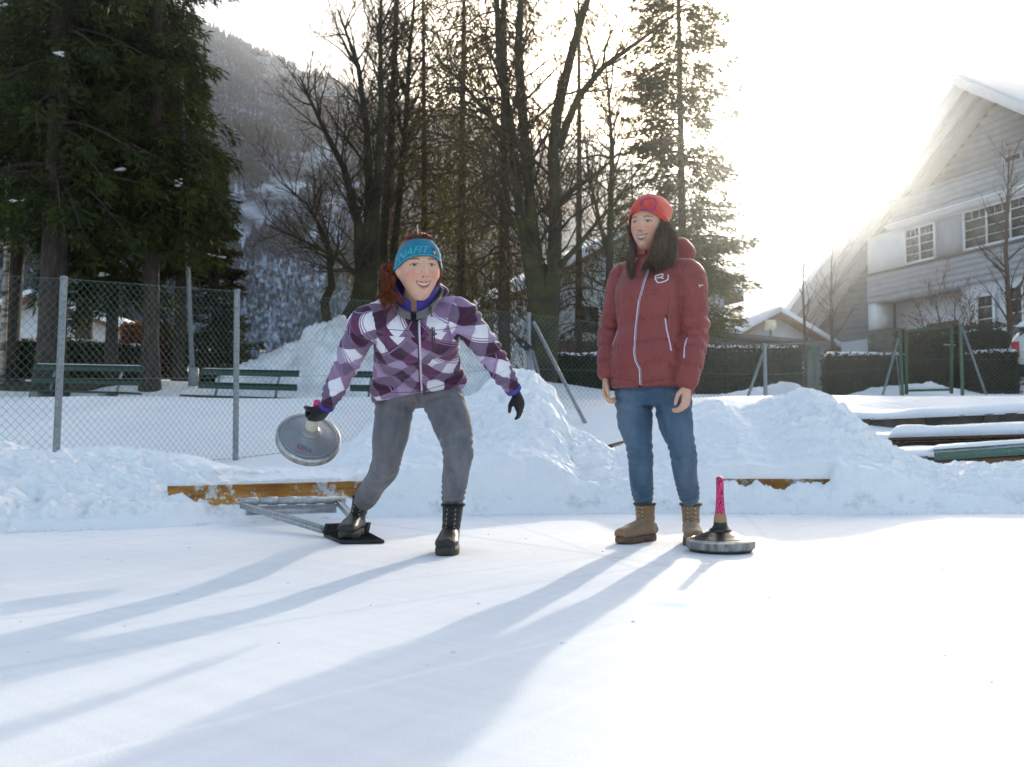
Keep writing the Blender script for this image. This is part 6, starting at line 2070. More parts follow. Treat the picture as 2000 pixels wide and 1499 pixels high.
# ------------------------------------------------------------------ person in the purple plaid jacket
def person_purple():
    root = thing('person', V(-0.55, 4.5, 0.0), 'person in a purple plaid jacket and teal headband lunging forward with an ice stock', 'person')
    skin = (0.70, 0.405, 0.295)
    hc = at(818, 527, 3.88)
    Mw = head_matrix(hc, (0.30, -0.95, -0.045), math.radians(2.5)) @ Matrix.Scale(1.06, 4)
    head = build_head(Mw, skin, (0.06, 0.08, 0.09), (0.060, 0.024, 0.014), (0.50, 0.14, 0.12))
    neckb = at(810, 606, 4.01)
    # --- joints
    sR, eR, wR = at(716, 630, 4.03), at(681, 703, 4.22), at(640, 789, 4.33)
    sL, eL, wL = at(899, 614, 4.02), at(955, 687, 4.17), at(1000, 757, 4.26)
    kR = [at(774, 768, 4.52), at(764, 840, 4.50), at(752, 912, 4.52), at(731, 948, 4.69), at(712, 978, 4.81)]
    kL = [at(858, 765, 4.47), at(881, 822, 4.38), at(894, 880, 4.29), at(890, 930, 4.33), at(884, 976, 4.36)]
    # --- body under the clothes
    core = MB()
    limb(core, [neckb + V(0, 0.06, -0.06), neckb, Mw @ Vector((0, -0.022, -0.055))], [0.060, 0.054, 0.050], 16)
    limb(core, [at(818, 745, 4.50), at(813, 660, 4.20), neckb + V(0, 0.05, -0.03)], [0.07, 0.08, 0.06], 16)
    limb(core, [neckb + V(0, 0.05, -0.04), sR, eR, wR], [0.05, 0.04, 0.032, 0.022], 12)
    limb(core, [neckb + V(0, 0.05, -0.04), sL, eL, wL], [0.05, 0.04, 0.032, 0.022], 12)
    limb(core, [at(818, 745, 4.50)] + kR, [0.08, 0.07, 0.06, 0.045, 0.04, 0.03], 12)
    limb(core, [at(818, 745, 4.50)] + kL, [0.08, 0.07, 0.06, 0.045, 0.04, 0.03], 12)
    body_object(root, head, core, None, skin, M['skin'])
    # --- jeans
    rt = Vector((math.cos(0.16), 0, math.sin(0.16)))
    fw = Vector((0, -1, 0.25))
    hips = [(at(818, 735, 4.47), rt, fw, 0.165, 0.11, 0.12), (at(819, 762, 4.49), rt, fw, 0.185, 0.115, 0.13), (at(819, 786, 4.50), rt, fw, 0.165, 0.10, 0.12)]
    jo, jv, jp = jeans(root, 'jeans', M['grey_denim'], hips, [(kR, [0.093, 0.084, 0.063, 0.056, 0.048]), (kL, [0.095, 0.087, 0.066, 0.057, 0.050])], 4)
    jb = bvh_of(jv, jp)
    stroke(jb, [(812, 772), (822, 790)], 0.003, M['dark_zip'], 'fly_seam', jo, 0.001)
    stroke(jb, [(838, 786), (866, 820), (872, 872)], 0.0028, M['grey_lining'], 'inseam', jo, 0.0008)
    # --- boots
    boot(root, V(at(881, 850, 4.37).x, 4.37, 0.0), (-0.03, -1), at(884, 990, 4.37) - Vector((at(881, 990, 4.37).x, 4.37, at(884, 990, 4.37).z)) + V(0.004, 0, 0), boot_black, h=0.195, length=0.275, width=0.104)
    boot(root, V(at(699, 850, 4.86).x, 4.86, 0.018), (-0.08, -1), V(0.030, -0.015, 0), boot_black, h=0.185, length=0.27, width=0.100)
    # --- jacket
    mb = MB()
    f2 = Vector((0.04, -0.80, -0.55))
    tor = [(at(818, 774, 4.49), rt, Vector((0, -1, 0.08)), 0.208, 0.144, 0.137),
           (at(818, 763, 4.48), rt, Vector((0, -1, 0.05)), 0.214, 0.150, 0.140),
           (at(817, 750, 4.46), rt, Vector((0, -1, -0.05)), 0.212, 0.152, 0.145),
           (at(813, 712, 4.35), rt, Vector((0, -0.95, -0.25)), 0.186, 0.145, 0.140),
           (at(814, 662, 4.17), Vector((1, 0, 0.04)), f2, 0.178, 0.150, 0.135),
           (at(808, 622, 4.06), Vector((1, 0, 0.02)), f2, 0.188, 0.132, 0.125),
           (at(806, 598, 4.02), Vector((1, 0, 0.02)), f2, 0.165, 0.100, 0.105),
           (at(810, 584, 4.01), Vector((1, 0, 0.0)), Vector((0, -0.85, -0.5)), 0.082, 0.055, 0.085)]
    loft(mb, tor, 40, 4)
    armR = [at(746, 622, 4.05), sR, lerp(sR, eR, 0.5), eR, lerp(eR, wR, 0.5), wR]
    armL = [at(868, 614, 4.04), sL, lerp(sL, eL, 0.5), eL, lerp(eL, wL, 0.5), wL]
    limb(mb, armR, [0.064, 0.065, 0.060, 0.055, 0.049, 0.036], 20)
    limb(mb, armL, [0.064, 0.064, 0.059, 0.054, 0.049, 0.036], 20)
    # hood lying on the back of the neck
    ellipsoid(mb, at(812, 572, 4.10), Matrix.Rotation(-0.3, 3, 'X'), 0.135, 0.075, 0.075)
    v, p = remesh(mb, 0.0058, 5)
    nr = normals(v, p)
    spine = [tuple(t[0]) for t in tor]
    chains = [(spine, 0.150, (0, -1, -0.3)), ([tuple(q) for q in armR[1:]], 0.055, (0.3, -0.9, 0)), ([tuple(q) for q in armL[1:]], 0.055, (0.3, -0.9, 0))]
    ch, an, al = bone_coords(v, chains)
    # folds: gathered at the elbows, sweeping across the waist
    d = np.zeros(len(v))
    for ci, (a_, b_, c_) in ((1, (sR, eR, wR)), (2, (sL, eL, wL))):
        L1 = (b_ - a_).length; s = ch == ci; L2 = L1 + (c_ - b_).length
        ph = vnoise3(v * 8, ci) * 5
        d += s * (np.exp(-((al - L1) / 0.07) ** 2) * 0.0075 * np.sin(al * 130 + an * 1.3 + ph) + np.exp(-((al - L2 + 0.06) / 0.05) ** 2) * 0.005 * np.sin(al * 170 + ph)
                  + np.exp(-((al - 0.03) / 0.06) ** 2) * 0.006 * np.sin(al * 100 + an * 2 + ph))
    s = ch == 0
    ph = vnoise3(v * 6, 8) * 4
    d += s * (0.0075 * np.exp(-((al - 0.16) / 0.07) ** 2) * np.sin(al * 95 + an * 2.2 + ph) + 0.004 * np.sin(al * 60 + ph * 1.5))
    d += 0.0045 * vnoise3(v * 14, 5) + 0.002 * vnoise3(v * 40, 9)
    v = v + nr * d[:, None]
    jk = part_mesh('jacket', v, p, M['plaid'], root)
    # pattern coordinates per face corner, so that the print breaks cleanly at the sleeve seams
    per = [bone_coords(v, [c_]) for c_ in chains]
    li = np.empty(len(jk.data.loops), np.int32); jk.data.loops.foreach_get('vertex_index', li)
    tot = np.empty(len(jk.data.polygons), np.int32); jk.data.polygons.foreach_get('loop_total', tot)
    st_ = np.cumsum(tot) - tot
    dist = np.stack([smooth_field(bone_dist(v, c_), p, len(v), 25) for c_ in chains])
    fd = sum(dist[:, li[np.minimum(st_ + k, st_ + tot - 1)]] for k in range(4))
    fch = np.argmin(fd, 0)
    lch = np.repeat(fch, tot); first = np.repeat(li[st_], tot)
    AN = np.stack([q[1] for q in per]); AL = np.stack([q[2] for q in per])
    a0 = AN[lch, first]; a1 = AN[lch, li]; a1 = a0 + (a1 - a0 + np.pi) % (2 * np.pi) - np.pi
    rr = np.array([0.178, 0.058, 0.058])[lch]; off = np.array([0.02, 0.37, 0.81])[lch]
    for nm, arr in (('pu', a1 * rr + off), ('pv', AL[lch, li] + 0.5 + np.array([0, 0.2, 0.26])[lch])):
        at_ = jk.data.attributes.new(nm, 'FLOAT', 'CORNER'); at_.data.foreach_set('value', arr.astype(np.float32))
    B = bvh_of(v, p)
    stroke(B, [(818, 607), (819, 650), (821, 700), (822, 735), (824, 768)], 0.010, M['zip_white'], 'front_zip', jk, 0.001)
    stroke(B, [(816, 607), (817, 650), (818, 700), (819, 735), (821, 768)], 0.006, M['dark_zip'], 'zip_flap', jk, 0.0015)
    stroke(B, [(844, 640), (845, 688)], 0.007, M['dark_zip'], 'chest_pocket_zip', jk, 0.001)
    stroke(B, [(848, 640), (849, 690)], 0.004, M['plum_cord'], 'chest_pocket_edge', jk, 0.001)
    stroke(B, [(842, 645), (836, 665)], 0.008, M['grey_lining'], 'zip_tape', jk, 0.003)
    for a in ([(740, 643), (780, 646), (816, 648)], [(824, 648), (860, 645), (893, 640)], [(752, 648), (754, 700)], [(878, 645), (880, 690)], [(722, 762), (770, 768), (819, 766)], [(826, 764), (870, 752), (908, 738)]):
        stroke(B, a, 0.0028, M['plum_cord'], 'seam', jk, 0.0004)
    stroke(B, [(814, 612), (813, 628)], 0.007, M['silver_pull'], 'zip_pull', jk, 0.004)
    # emblem stitched small on the chest
    stroke(B, [(866, 632), (870, 628), (872, 634), (876, 628)], 0.002, M['plum_cord'], 'chest_script', jk, 0.0006)
    # --- collars: grey jacket lining outside, violet fleece inside, both open at the throat
    nk = np.array(at(812, 583, 3.955)); zc = Vector((0.03, -0.30, 0.95)).normalized()
    xr = Vector((1, 0, 0)); yf = zc.cross(xr).normalized(); yf = yf if yf.y < 0 else -yf
    def collar(name, m, r0, r1, hgt, gap, thick, base=0.0, fold=0.0):
        n = 56; vs = []
        rows = [(0.0, 0.0), (0.35, 0.2), (0.7, 0.7), (1.0, 1.0)]
        th = np.linspace(-math.pi / 2 + gap, 1.5 * math.pi - gap, n)     # 90 deg = back
        for side in (0, 1):
            for (t, g_) in rows:
                for a in th:
                    back = 0.5 + 0.5 * math.sin(a)
                    frontness = max(0.0, -math.sin(a))
                    r = r0 + (r1 - r0) * t - (thick if side else 0) + 0.004 * math.sin(5 * a + t * 3)
                    h_ = hgt * (0.55 + 0.45 * back) * t - fold * frontness * (1 - t) + base
                    c_ = Vector(nk) + xr * (r * 1.02 * math.cos(a)) - yf * (r * math.sin(a)) + zc * (h_ - 0.062 * frontness ** 1.5)
                    vs.append(c_)
        k = len(rows); q = []
        for side in (0, 1):
            o_ = side * k * n
            for i in range(k - 1):
                for j in range(n - 1):
                    f = [o_ + i * n + j, o_ + i * n + j + 1, o_ + (i + 1) * n + j + 1, o_ + (i + 1) * n + j]
                    q.append(f if side == 0 else f[::-1])
        for j in range(n - 1): q.append([(k - 1) * n + j, (k - 1) * n + j + 1, 2 * k * n - n + j + 1, 2 * k * n - n + j])
        for i in range(k - 1):
            for j in (0, n - 1): q.append([i * n + j, (i + 1) * n + j, k * n + (i + 1) * n + j, k * n + i * n + j])
        return MB().raw([tuple(x_) for x_ in vs], q).build(name, m, jk, smooth=True)
    collar('collar', M['grey_lining'], 0.094, 0.108, 0.062, 0.12, 0.008, -0.010)
    collar('inner_collar', M['violet_fleece'], 0.080, 0.094, 0.128, 0.13, 0.006, -0.004)
    collar('undershirt', M['black_knit'], 0.070, 0.060, 0.050, 0.0, 0.004, -0.02)
    for sx in (-1, 1):
        c_ = Vector(nk) + xr * (sx * 0.062) + yf * 0.075 - zc * 0.018
        MB().tube([c_, c_ + V(sx * 0.004, -0.012, -0.018), c_ + V(sx * 0.01, -0.014, -0.045)], 0.003, 6).build('drawcord', M['plum_cord'], jk, smooth=True)
        MB().lathe([(0.003, 0), (0.007, 0.003), (0.007, 0.014), (0.003, 0.018)], 10, Matrix.Translation(c_ + V(sx * 0.004, -0.016, -0.020))).build('cord_stopper', M['dark_zip'], jk)
    # cuffs
    for w_, e_ in ((wR, eR), (wL, eL)):
        dd = (w_ - e_).normalized()
        MB().tube([w_ + dd * 0.000, w_ + dd * 0.010, w_ + dd * 0.022], [0.0372, 0.0362, 0.0345], 20, cap=False).build('cuff', M['violet_fleece'], jk, smooth=True)
    # --- gloves: one closed on the handle, one hanging loose
    dR = (wR - eR).normalized()
    gm = MB()
    palm = HAND_P
    hand(gm, wR + dR * 0.030, dR * 0.75 + (palm - wR).normalized() * 0.6, V(-0.62, -0.35, -0.2), V(0.05, 0.9, -0.1), curl=(1.15, 1.25, 0.9), scale=0.92, fat=1.25, thumb_in=0.9)
    v2, p2 = remesh(gm, 0.0034, 3)
    part_mesh('glove', v2, p2, M['black_knit'], root)
    dL = (wL - eL).normalized()
    gm = MB()
    hand(gm, wL + dL * 0.034, Vector((dL.x * 0.75, dL.y + 0.1, dL.z - 0.35)), V(-0.5, -0.75, -0.2), V(-0.8, 0.4, -0.2), curl=(0.22, 0.38, 0.3), scale=0.80, fat=1.15, thumb_in=0.5)
    v2, p2 = remesh(gm, 0.0034, 3)
    part_mesh('glove', v2, p2, M['black_knit'], root)
    # --- headband with its woven word
    bv_, bp_, O = head_band(0.000, 0.084, 0.42, 0.0080, 16, Mw, bulge=0.007)
    hb = part_mesh('headband', bv_, bp_, M['teal_knit'], root)
    rows, nth = O.shape[:2]
    th = np.linspace(-math.pi, math.pi, nth)
    c0 = np.array([0, -0.005, 0.0])
    def on_band(theta, t, lift):
        k = np.interp(theta, th, np.arange(nth)); i = np.clip(k.astype(int), 0, nth - 2); w = (k - i)[:, None]
        r = np.clip(t, 0, 1) * (rows - 1); j = np.clip(r.astype(int), 0, rows - 2); u = (r - j)[:, None]
        q = (O[j, i] * (1 - w) + O[j, i + 1] * w) * (1 - u) + (O[j + 1, i] * (1 - w) + O[j + 1, i + 1] * w) * u
        dd = unit(q - c0)
        return (q + dd * lift) @ np.array(Mw.to_3x3()).T + np.array(Mw.translation)
    tv, tf = text_polys('DYNAFIT', 0.35)
    wid = tv[:, 0].max() - tv[:, 0].min()
    # the word ends just past the middle of the brow and begins behind the person's right temple
    th_end, th_beg = -0.30, 2.05
    theta = th_beg + (th_end - th_beg) * (tv[:, 0] - tv[:, 0].min()) / wid
    t = 0.10 + 0.30 * tv[:, 1] / 0.72
    pv_ = on_band(theta, t, 0.0012)
    MB().raw(pv_, tf[:, ::-1]).build('woven_word', M['cyan_knit'], hb)
    edge = on_band(th, np.full(nth, 0.03), 0.0002)
    MB().tube([Vector(q) for q in edge], 0.0016, 6, cap=False).build('edge_trim', M['cyan_knit'], hb, smooth=True)
    # small dark tag with a pale chevron
    pt = on_band(np.array([-0.62, -0.46, -0.46, -0.62]), np.array([0.05, 0.05, 0.36, 0.36]), 0.0016)
    MB().raw(pt, [[0, 1, 2, 3]]).build('tag', M['dark_zip'], hb)
    pt = on_band(np.array([-0.60, -0.54, -0.48]), np.array([0.22, 0.09, 0.22]), 0.003)
    MB().tube([Vector(q) for q in pt], 0.0014, 5).build('tag_chevron', M['logo_white'], hb)
    # --- hair: crown, ponytail over the shoulder, loose strands
    rng = np.random.RandomState(4)
    hv, hp_, _ = head_band(0.070, 0.150, 0.42, 0.0095, 12, Mw, bulge=0.002)
    mbh = MB(); mbh.raw(hv, *hp_)
    def HP(th_, ph_, off):
        q = head_pos(np.array([th_]), np.array([ph_]))[0]; q = q * (1 + off / np.linalg.norm(q))
        return Mw @ Vector(q)
    ellipsoid(mbh, Mw @ Vector((0, -0.022, 0.064)), Mw.to_3x3(), 0.073, 0.078, 0.060)
    hair = mbh.build('hair', M['red_hair'], root, smooth=True)
    mbs = MB(); paths = []
    for a in np.linspace(-1.3, 1.3, 26):
        paths.append(([HP(a, 1.0, 0.009), HP(a * 1.1, 1.25, 0.011), HP(a + math.pi * (1 if a > 0 else -1) * 0.45, 1.1, 0.011), HP(math.pi * 0.9 * (1 if a > 0 else -1), 0.6, 0.014)], 9, 0.0035))
    tail0 = Mw @ Vector((0.062, -0.050, 0.012))
    tail = [tail0 + V(0.02, 0.02, 0.0), tail0 + V(-0.022, 0.0, 0.012), tail0 + V(-0.045, -0.015, -0.030), tail0 + V(-0.034, -0.035, -0.075), tail0 + V(-0.040, -0.050, -0.118), tail0 + V(-0.022, -0.055, -0.150)]
    for k in range(9):
        jo_ = rng.normal(0, 0.010, (6, 3)); jo_[0] *= 0.2
        paths.append(([Vector(np.array(q) + jo_[i] * (1 + 0.25 * i)) for i, q in enumerate(tail)], 26, 0.0065))
    paths.append(([HP(-1.15, 0.42, 0.006), HP(-1.18, 0.1, 0.008), HP(-1.22, -0.25, 0.010), HP(-1.2, -0.55, 0.012)], 12, 0.0030))
    paths.append(([HP(-0.5, 0.50, 0.004), HP(-0.85, 0.32, 0.006), HP(-1.1, 0.10, 0.008)], 10, 0.0022))
    paths.append(([HP(0.55, 0.50, 0.004), HP(0.85, 0.36, 0.006)], 6, 0.0022))
    hair_locks([(a, int(c * 2.2), j) for a, c, j in paths], mbs, rng, 0, 0, 0.0012, 3)
    mbs.build('hair_strands', M['red_hair'], root, smooth=True)['kind'] = 'stuff'
    mbf = MB()
    for k in range(60):
        a = rng.uniform(-1.6, 1.6); p0 = HP(a, rng.uniform(0.9, 1.45), 0.009)
        up_ = (p0 - (Mw @ Vector((0, 0, 0.02)))).normalized()
        mbf.tube([p0, p0 + up_ * rng.uniform(0.003, 0.009) + Vector(rng.normal(0, 0.006, 3)), p0 + up_ * rng.uniform(0.004, 0.016) + Vector(rng.normal(0, 0.014, 3))], 0.0006, 3, cap=False)
    for k in range(40):
        p0 = Vector(tail[rng.randint(1, 6)]) + Vector(rng.normal(0, 0.012, 3))
        mbf.tube([p0, p0 + V(-0.012, 0, -0.015) + Vector(rng.normal(0, 0.008, 3)), p0 + V(-0.018, 0, -0.045) + Vector(rng.normal(0, 0.016, 3))], 0.0007, 3, cap=False)
    mbf.build('loose_hair', M['red_hair'], root, smooth=True)['kind'] = 'stuff'
    return root

# ------------------------------------------------------------------ person in the red jacket
def person_red():
    root = thing('person', V(0.66, 4.6, 0.0), 'person in a maroon padded jacket and coral knitted hat standing upright', 'person')
    skin = (0.67, 0.385, 0.28)
    hc = at(1265, 442, 4.58)
    Mw = head_matrix(hc, (-0.50, -0.86, -0.02), math.radians(-2))
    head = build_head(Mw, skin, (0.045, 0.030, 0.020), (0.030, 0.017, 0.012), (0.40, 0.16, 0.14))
    neckb = at(1282, 500, 4.63)
    yaw = math.radians(-24)
    fw = Vector((math.sin(yaw), -math.cos(yaw), 0)); rt = Vector((math.cos(yaw), math.sin(yaw), 0))
    sR, eR, wR = at(1214, 548, 4.70), at(1193, 646, 4.72), at(1186, 727, 4.64)
    sL, eL, wL = at(1350, 545, 4.50), at(1357, 650, 4.50), at(1342, 740, 4.42)
    kR = [at(1238, 772, 4.64), at(1240, 820, 4.62), at(1250, 884, 4.61), at(1252, 932, 4.66), at(1256, 972, 4.705)]
    kL = [at(1314, 772, 4.56), at(1318, 820, 4.54), at(1333, 880, 4.53), at(1339, 930, 4.59), at(1347, 972, 4.645)]
    core = MB()
    limb(core, [neckb + V(0, 0.0, -0.06), neckb, Mw @ Vector((0, -0.022, -0.06))], [0.058, 0.053, 0.049], 16)
    limb(core, [at(1276, 745, 4.60), at(1278, 620, 4.60), neckb + V(0, 0, -0.03)], [0.10, 0.10, 0.07], 16)
    limb(core, [neckb + V(0, 0, -0.06), sR, eR, wR, wR + (wR - eR).normalized() * 0.03], [0.05, 0.04, 0.032, 0.023, 0.022], 12)
    limb(core, [neckb + V(0, 0, -0.06), sL, eL, wL, wL + (wL - eL).normalized() * 0.03], [0.05, 0.04, 0.032, 0.023, 0.022], 12)
    limb(core, [at(1276, 745, 4.60)] + kR, [0.08, 0.07, 0.06, 0.045, 0.04, 0.03], 12)
    limb(core, [at(1276, 745, 4.60)] + kL, [0.08, 0.07, 0.06, 0.045, 0.04, 0.03], 12)
    hm_ = MB()
    hand(hm_, wR + V(-0.006, -0.01, -0.035), V(-0.06, -0.10, -1), V(-0.35, -0.9, 0), V(0.9, -0.3, 0), curl=(0.45, 0.65, 0.45), scale=0.86, thumb_in=0.25)
    hand(hm_, wL + V(-0.002, -0.005, -0.035), V(-0.10, -0.12, -1), V(-0.55, -0.8, 0), V(-0.85, 0.35, 0), curl=(0.45, 0.65, 0.45), scale=0.90, thumb_in=0.22)
    body_object(root, head, core, hm_, skin, M['skin'])
    hips = [(at(1276, 735, 4.60), rt, fw, 0.165, 0.115, 0.125), (at(1276, 765, 4.60), rt, fw, 0.178, 0.115, 0.135), (at(1276, 792, 4.60), rt, fw, 0.155, 0.10, 0.12)]
    jo, jv, jp = jeans(root, 'jeans', M['blue_denim'], hips, [(kR, [0.092, 0.084, 0.060, 0.056, 0.047]), (kL, [0.090, 0.081, 0.061, 0.055, 0.046])], 14)
    jb = bvh_of(jv, jp)
    stroke(jb, [(1226, 878), (1250, 882), (1276, 878)], 0.003, M['blue_denim'], 'knee_seam', jo, 0.001)
    stroke(jb, [(1306, 878), (1330, 876), (1358, 873)], 0.003, M['blue_denim'], 'knee_seam', jo, 0.001)
    stroke(jb, [(1286, 790), (1300, 840), (1312, 900), (1322, 975)], 0.0022, M['dark_zip'], 'inseam', jo, 0.0006)
    # boots
    hl = on_z(1267, 1056.5); boot(root, V(hl.x, hl.y, 0), (-0.68, -0.73), V(-0.015, -0.02, 0), boot_tan, h=0.175, length=0.262, width=0.098)
    hl = on_z(1349, 1058.5); boot(root, V(hl.x, hl.y, 0), (-0.10, -1), V(0.0, -0.005, 0), boot_tan, h=0.175, length=0.262, width=0.096)
    # jacket
    mb = MB()
    tor = [(at(1274, 757, 4.60), rt, fw, 0.188, 0.150, 0.140), (at(1273, 735, 4.60), rt, fw, 0.190, 0.155, 0.145), (at(1272, 690, 4.60), rt, fw, 0.180, 0.150, 0.140),
           (at(1273, 640, 4.60), rt, fw, 0.156, 0.132, 0.125), (at(1276, 585, 4.60), rt, fw, 0.172, 0.148, 0.130), (at(1279, 545, 4.61), rt, fw, 0.166, 0.124, 0.122),
           (at(1281, 520, 4.62), rt, fw, 0.140, 0.095, 0.105), (at(1280, 502, 4.62), rt, fw, 0.085, 0.075, 0.085), (at(1278, 490, 4.62), rt, fw, 0.074, 0.068, 0.075)]
    loft(mb, tor, 40, 4)
    armR = [at(1232, 536, 4.68), sR, lerp(sR, eR, 0.5), eR, lerp(eR, wR, 0.55), wR]
    armL = [at(1332, 533, 4.53), sL, lerp(sL, eL, 0.5), eL, lerp(eL, wL, 0.55), wL]
    limb(mb, armR, [0.066, 0.063, 0.055, 0.052, 0.050, 0.044], 22)
    limb(mb, armL, [0.070, 0.068, 0.063, 0.061, 0.058, 0.051], 22)
    # hood behind the neck
    ellipsoid(mb, at(1312, 495, 4.72), Matrix.Rotation(yaw, 3, 'Z'), 0.115, 0.085, 0.075)
    ellipsoid(mb, at(1330, 485, 4.70), Matrix.Rotation(yaw, 3, 'Z'), 0.050, 0.070, 0.052)
    v, p = remesh(mb, 0.0058, 5)
    nr = normals(v, p)
    chains = [([tuple(t[0]) for t in tor], 0.145, tuple(rt)), ([tuple(q) for q in armR[1:]], 0.055, (0.6, -0.8, 0)), ([tuple(q) for q in armL[1:]], 0.062, (0.6, -0.8, 0))]
    ch, an, al = bone_coords(v, chains)
    # quilting: puffed baffles between stitched seams, small gathers along each seam
    per = np.where(ch == 0, 0.098, 0.088)
    wob = 0.010 * vnoise3(v * 7, 3) + np.where(ch == 0, 0.022 * np.sin(an * 2.0 + 0.5), 0.012 * np.sin(an + 1.0))
    t = ((al + wob) / per) % 1.0
    groove = np.minimum(t, 1 - t)
    top_yoke = (ch == 0) & (al > 0.48)
    quilt = np.where(top_yoke, 0.0, 1.0)
    puff = 0.0065 * (1 - np.exp(-groove / 0.09)) * quilt
    gather = 0.0028 * np.exp(-groove / 0.14) * np.sin(an * np.where(ch == 0, 34, 17) + vnoise3(v * 20, 5) * 5) * quilt
    d = puff + gather + 0.004 * vnoise3(v * 13, 6) + 0.002 * vnoise3(v * 36, 7)
    for ci, (a_, b_, c_) in ((1, (sR, eR, wR)), (2, (sL, eL, wL))):
        L1 = (b_ - a_).length; s = ch == ci
        d = d + s * np.exp(-((al - L1) / 0.09) ** 2) * 0.006 * np.sin(al * 95 + an * 1.2 + vnoise3(v * 8, ci) * 4)
    v = v + nr * d[:, None]
    jk = part_mesh('jacket', v, p, M['maroon'], root)
    B = bvh_of(v, p)
    stroke(B, [(1268, 525), (1258, 552), (1248, 590), (1242, 640), (1239, 690), (1242, 706), (1250, 722), (1251, 755)], 0.011, M['zip_white'], 'front_zip', jk, 0.001)
    stroke(B, [(1266, 530), (1257, 555), (1249, 590), (1243, 640), (1240, 690), (1243, 706), (1251, 722), (1252, 755)], 0.003, M['dark_zip'], 'zip_teeth', jk, 0.003)
    stroke(B, [(1299, 622), (1302, 645), (1307, 665), (1311, 686)], 0.007, M['zip_white'], 'pocket_zip', jk, 0.0012)
    stroke(B, [(1208, 646), (1202, 660), (1197, 675)], 0.005, M['zip_white'], 'pocket_zip', jk, 0.0012)
    stroke(B, [(1342, 660), (1337, 678), (1336, 700)], 0.007, M['zip_white'], 'sleeve_pocket_zip', jk, 0.0012)
    stroke(B, [(1301, 616), (1303, 624)], 0.006, M['dark_zip'], 'zip_pull', jk, 0.004)
    stroke(B, [(1343, 656), (1340, 664)], 0.006, M['dark_zip'], 'zip_pull', jk, 0.004)
    stroke(B, [(1250, 752), (1251, 760)], 0.009, M['dark_zip'], 'zip_end', jk, 0.003)
    # chest emblem: an angular R joined to a J inside one line
    lw = 0.0062
    stroke(B, [(1280, 541), (1281, 548), (1284, 553), (1290, 553), (1300, 550), (1305, 546), (1305, 538)], lw, M['logo_white'], 'emblem_line', jk, 0.001, step=0.8)
    stroke(B, [(1280, 548), (1280, 540), (1290, 537), (1294, 536), (1295, 539), (1293, 542), (1283, 544)], lw, M['logo_white'], 'emblem_line', jk, 0.001, step=0.8)
    stroke(B, [(1290, 543), (1296, 545)], lw, M['logo_white'], 'emblem_line', jk, 0.001, step=0.8)
    stroke(B, [(1364, 558), (1373, 558)], 0.004, M['logo_white'], 'sleeve_print', jk, 0.001, step=0.8)
    stroke(B, [(1365, 561), (1369, 561)], 0.0025, M['logo_white'], 'sleeve_print', jk, 0.001, step=0.8)
    stroke(B, [(1361, 557), (1362, 561)], 0.005, M['car_red'], 'sleeve_print', jk, 0.001, step=0.8)
    for a in ([(1206, 543), (1230, 542), (1256, 546)], [(1262, 546), (1290, 541), (1326, 541)], [(1344, 512), (1330, 535), (1324, 560), (1324, 600)], [(1228, 520), (1212, 545), (1206, 580), (1207, 620)], [(1310, 575), (1304, 600), (1302, 640)], [(1192, 738), (1230, 744), (1248, 748)], [(1256, 748), (1290, 744), (1322, 736)]):
        stroke(B, a, 0.0026, M['dark_zip'], 'seam', jk, 0.0002)
    # standing collar, open a little at the throat
    nk = at(1274, 497, 4.615)
    n = 48; vs = []
    for side in (0, 1):
        for (t_, r) in ((0, 0.080), (0.5, 0.080), (1.0, 0.078)):
            for a in np.linspace(-math.pi / 2 + 0.16, 1.5 * math.pi - 0.16, n):
                back = 0.5 + 0.5 * math.sin(a)
                rr = r - (0.012 if side else 0)
                vs.append(nk + rt * (rr * math.cos(a)) - fw * (rr * 0.95 * math.sin(a)) + V(0, 0, -0.012 + t_ * (0.042 + 0.03 * back)))
    q = []
    for side in (0, 1):
        o_ = side * 3 * n
        for i in range(2):
            for j in range(n - 1):
                f = [o_ + i * n + j, o_ + i * n + j + 1, o_ + (i + 1) * n + j + 1, o_ + (i + 1) * n + j]; q.append(f if side == 0 else f[::-1])
    for j in range(n - 1): q.append([2 * n + j, 2 * n + j + 1, 5 * n + j + 1, 5 * n + j])
    for i in range(2):
        for j in (0, n - 1): q.append([i * n + j, (i + 1) * n + j, 3 * n + (i + 1) * n + j, 3 * n + i * n + j])
    MB().raw([tuple(x_) for x_ in vs], q).build('collar', M['maroon'], jk, smooth=True)
    # red cord hanging at the hem
    MB().tube([at(1353, 758, 4.47), at(1354, 766, 4.46), at(1356, 771, 4.46)], 0.0035, 6).build('hem_cord', M['red_knit'], jk, smooth=True)
    # hat: slouchy beanie
    def slouch(O, t):
        # pull the crown up and back
        z = O[..., 2:3]; y = O[..., 1:2]
        k = sstep(0.45, 1.0, t)
        O = O + np.array([0, -0.030, 0.010]) * k + np.array([0, -0.004, 0.014]) * sstep(0.3, 1.0, t)
        bulge = sstep(0.25, 0.6, t) * (1 - sstep(0.85, 1.0, t)) * sstep(0.02, -0.07, y)
        O = O + np.array([0, -0.095, 0.012]) * bulge
        wr = np.sin(O[..., 2:3] * 95 + O[..., 0:1] * 30) * 0.0022 * sstep(0.3, 0.6, t) * sstep(0.03, -0.05, y)
        return O + unit(O) * wr
    hv, hp_, O = head_band(0.006, 0.150, 0.50, 0.014, 46, Mw, bulge=0.006, extra=slouch, nth=160)
    ny, nx = O.shape[:2]
    hat = part_mesh('knitted_hat', hv, hp_, M['red_knit'], root)
    top = np.array([Mw @ Vector(q) for q in O[-1]])
    mbt = MB(); cc = top.mean(0); mbt.raw(np.concatenate([top, [cc + np.array([0, 0, 0.002])]]), [[i, i + 1, nx] for i in range(nx - 1)]); mbt.build('crown_gather', M['red_knit'], hat, smooth=True)
    # ribbed edge
    mbr = MB()
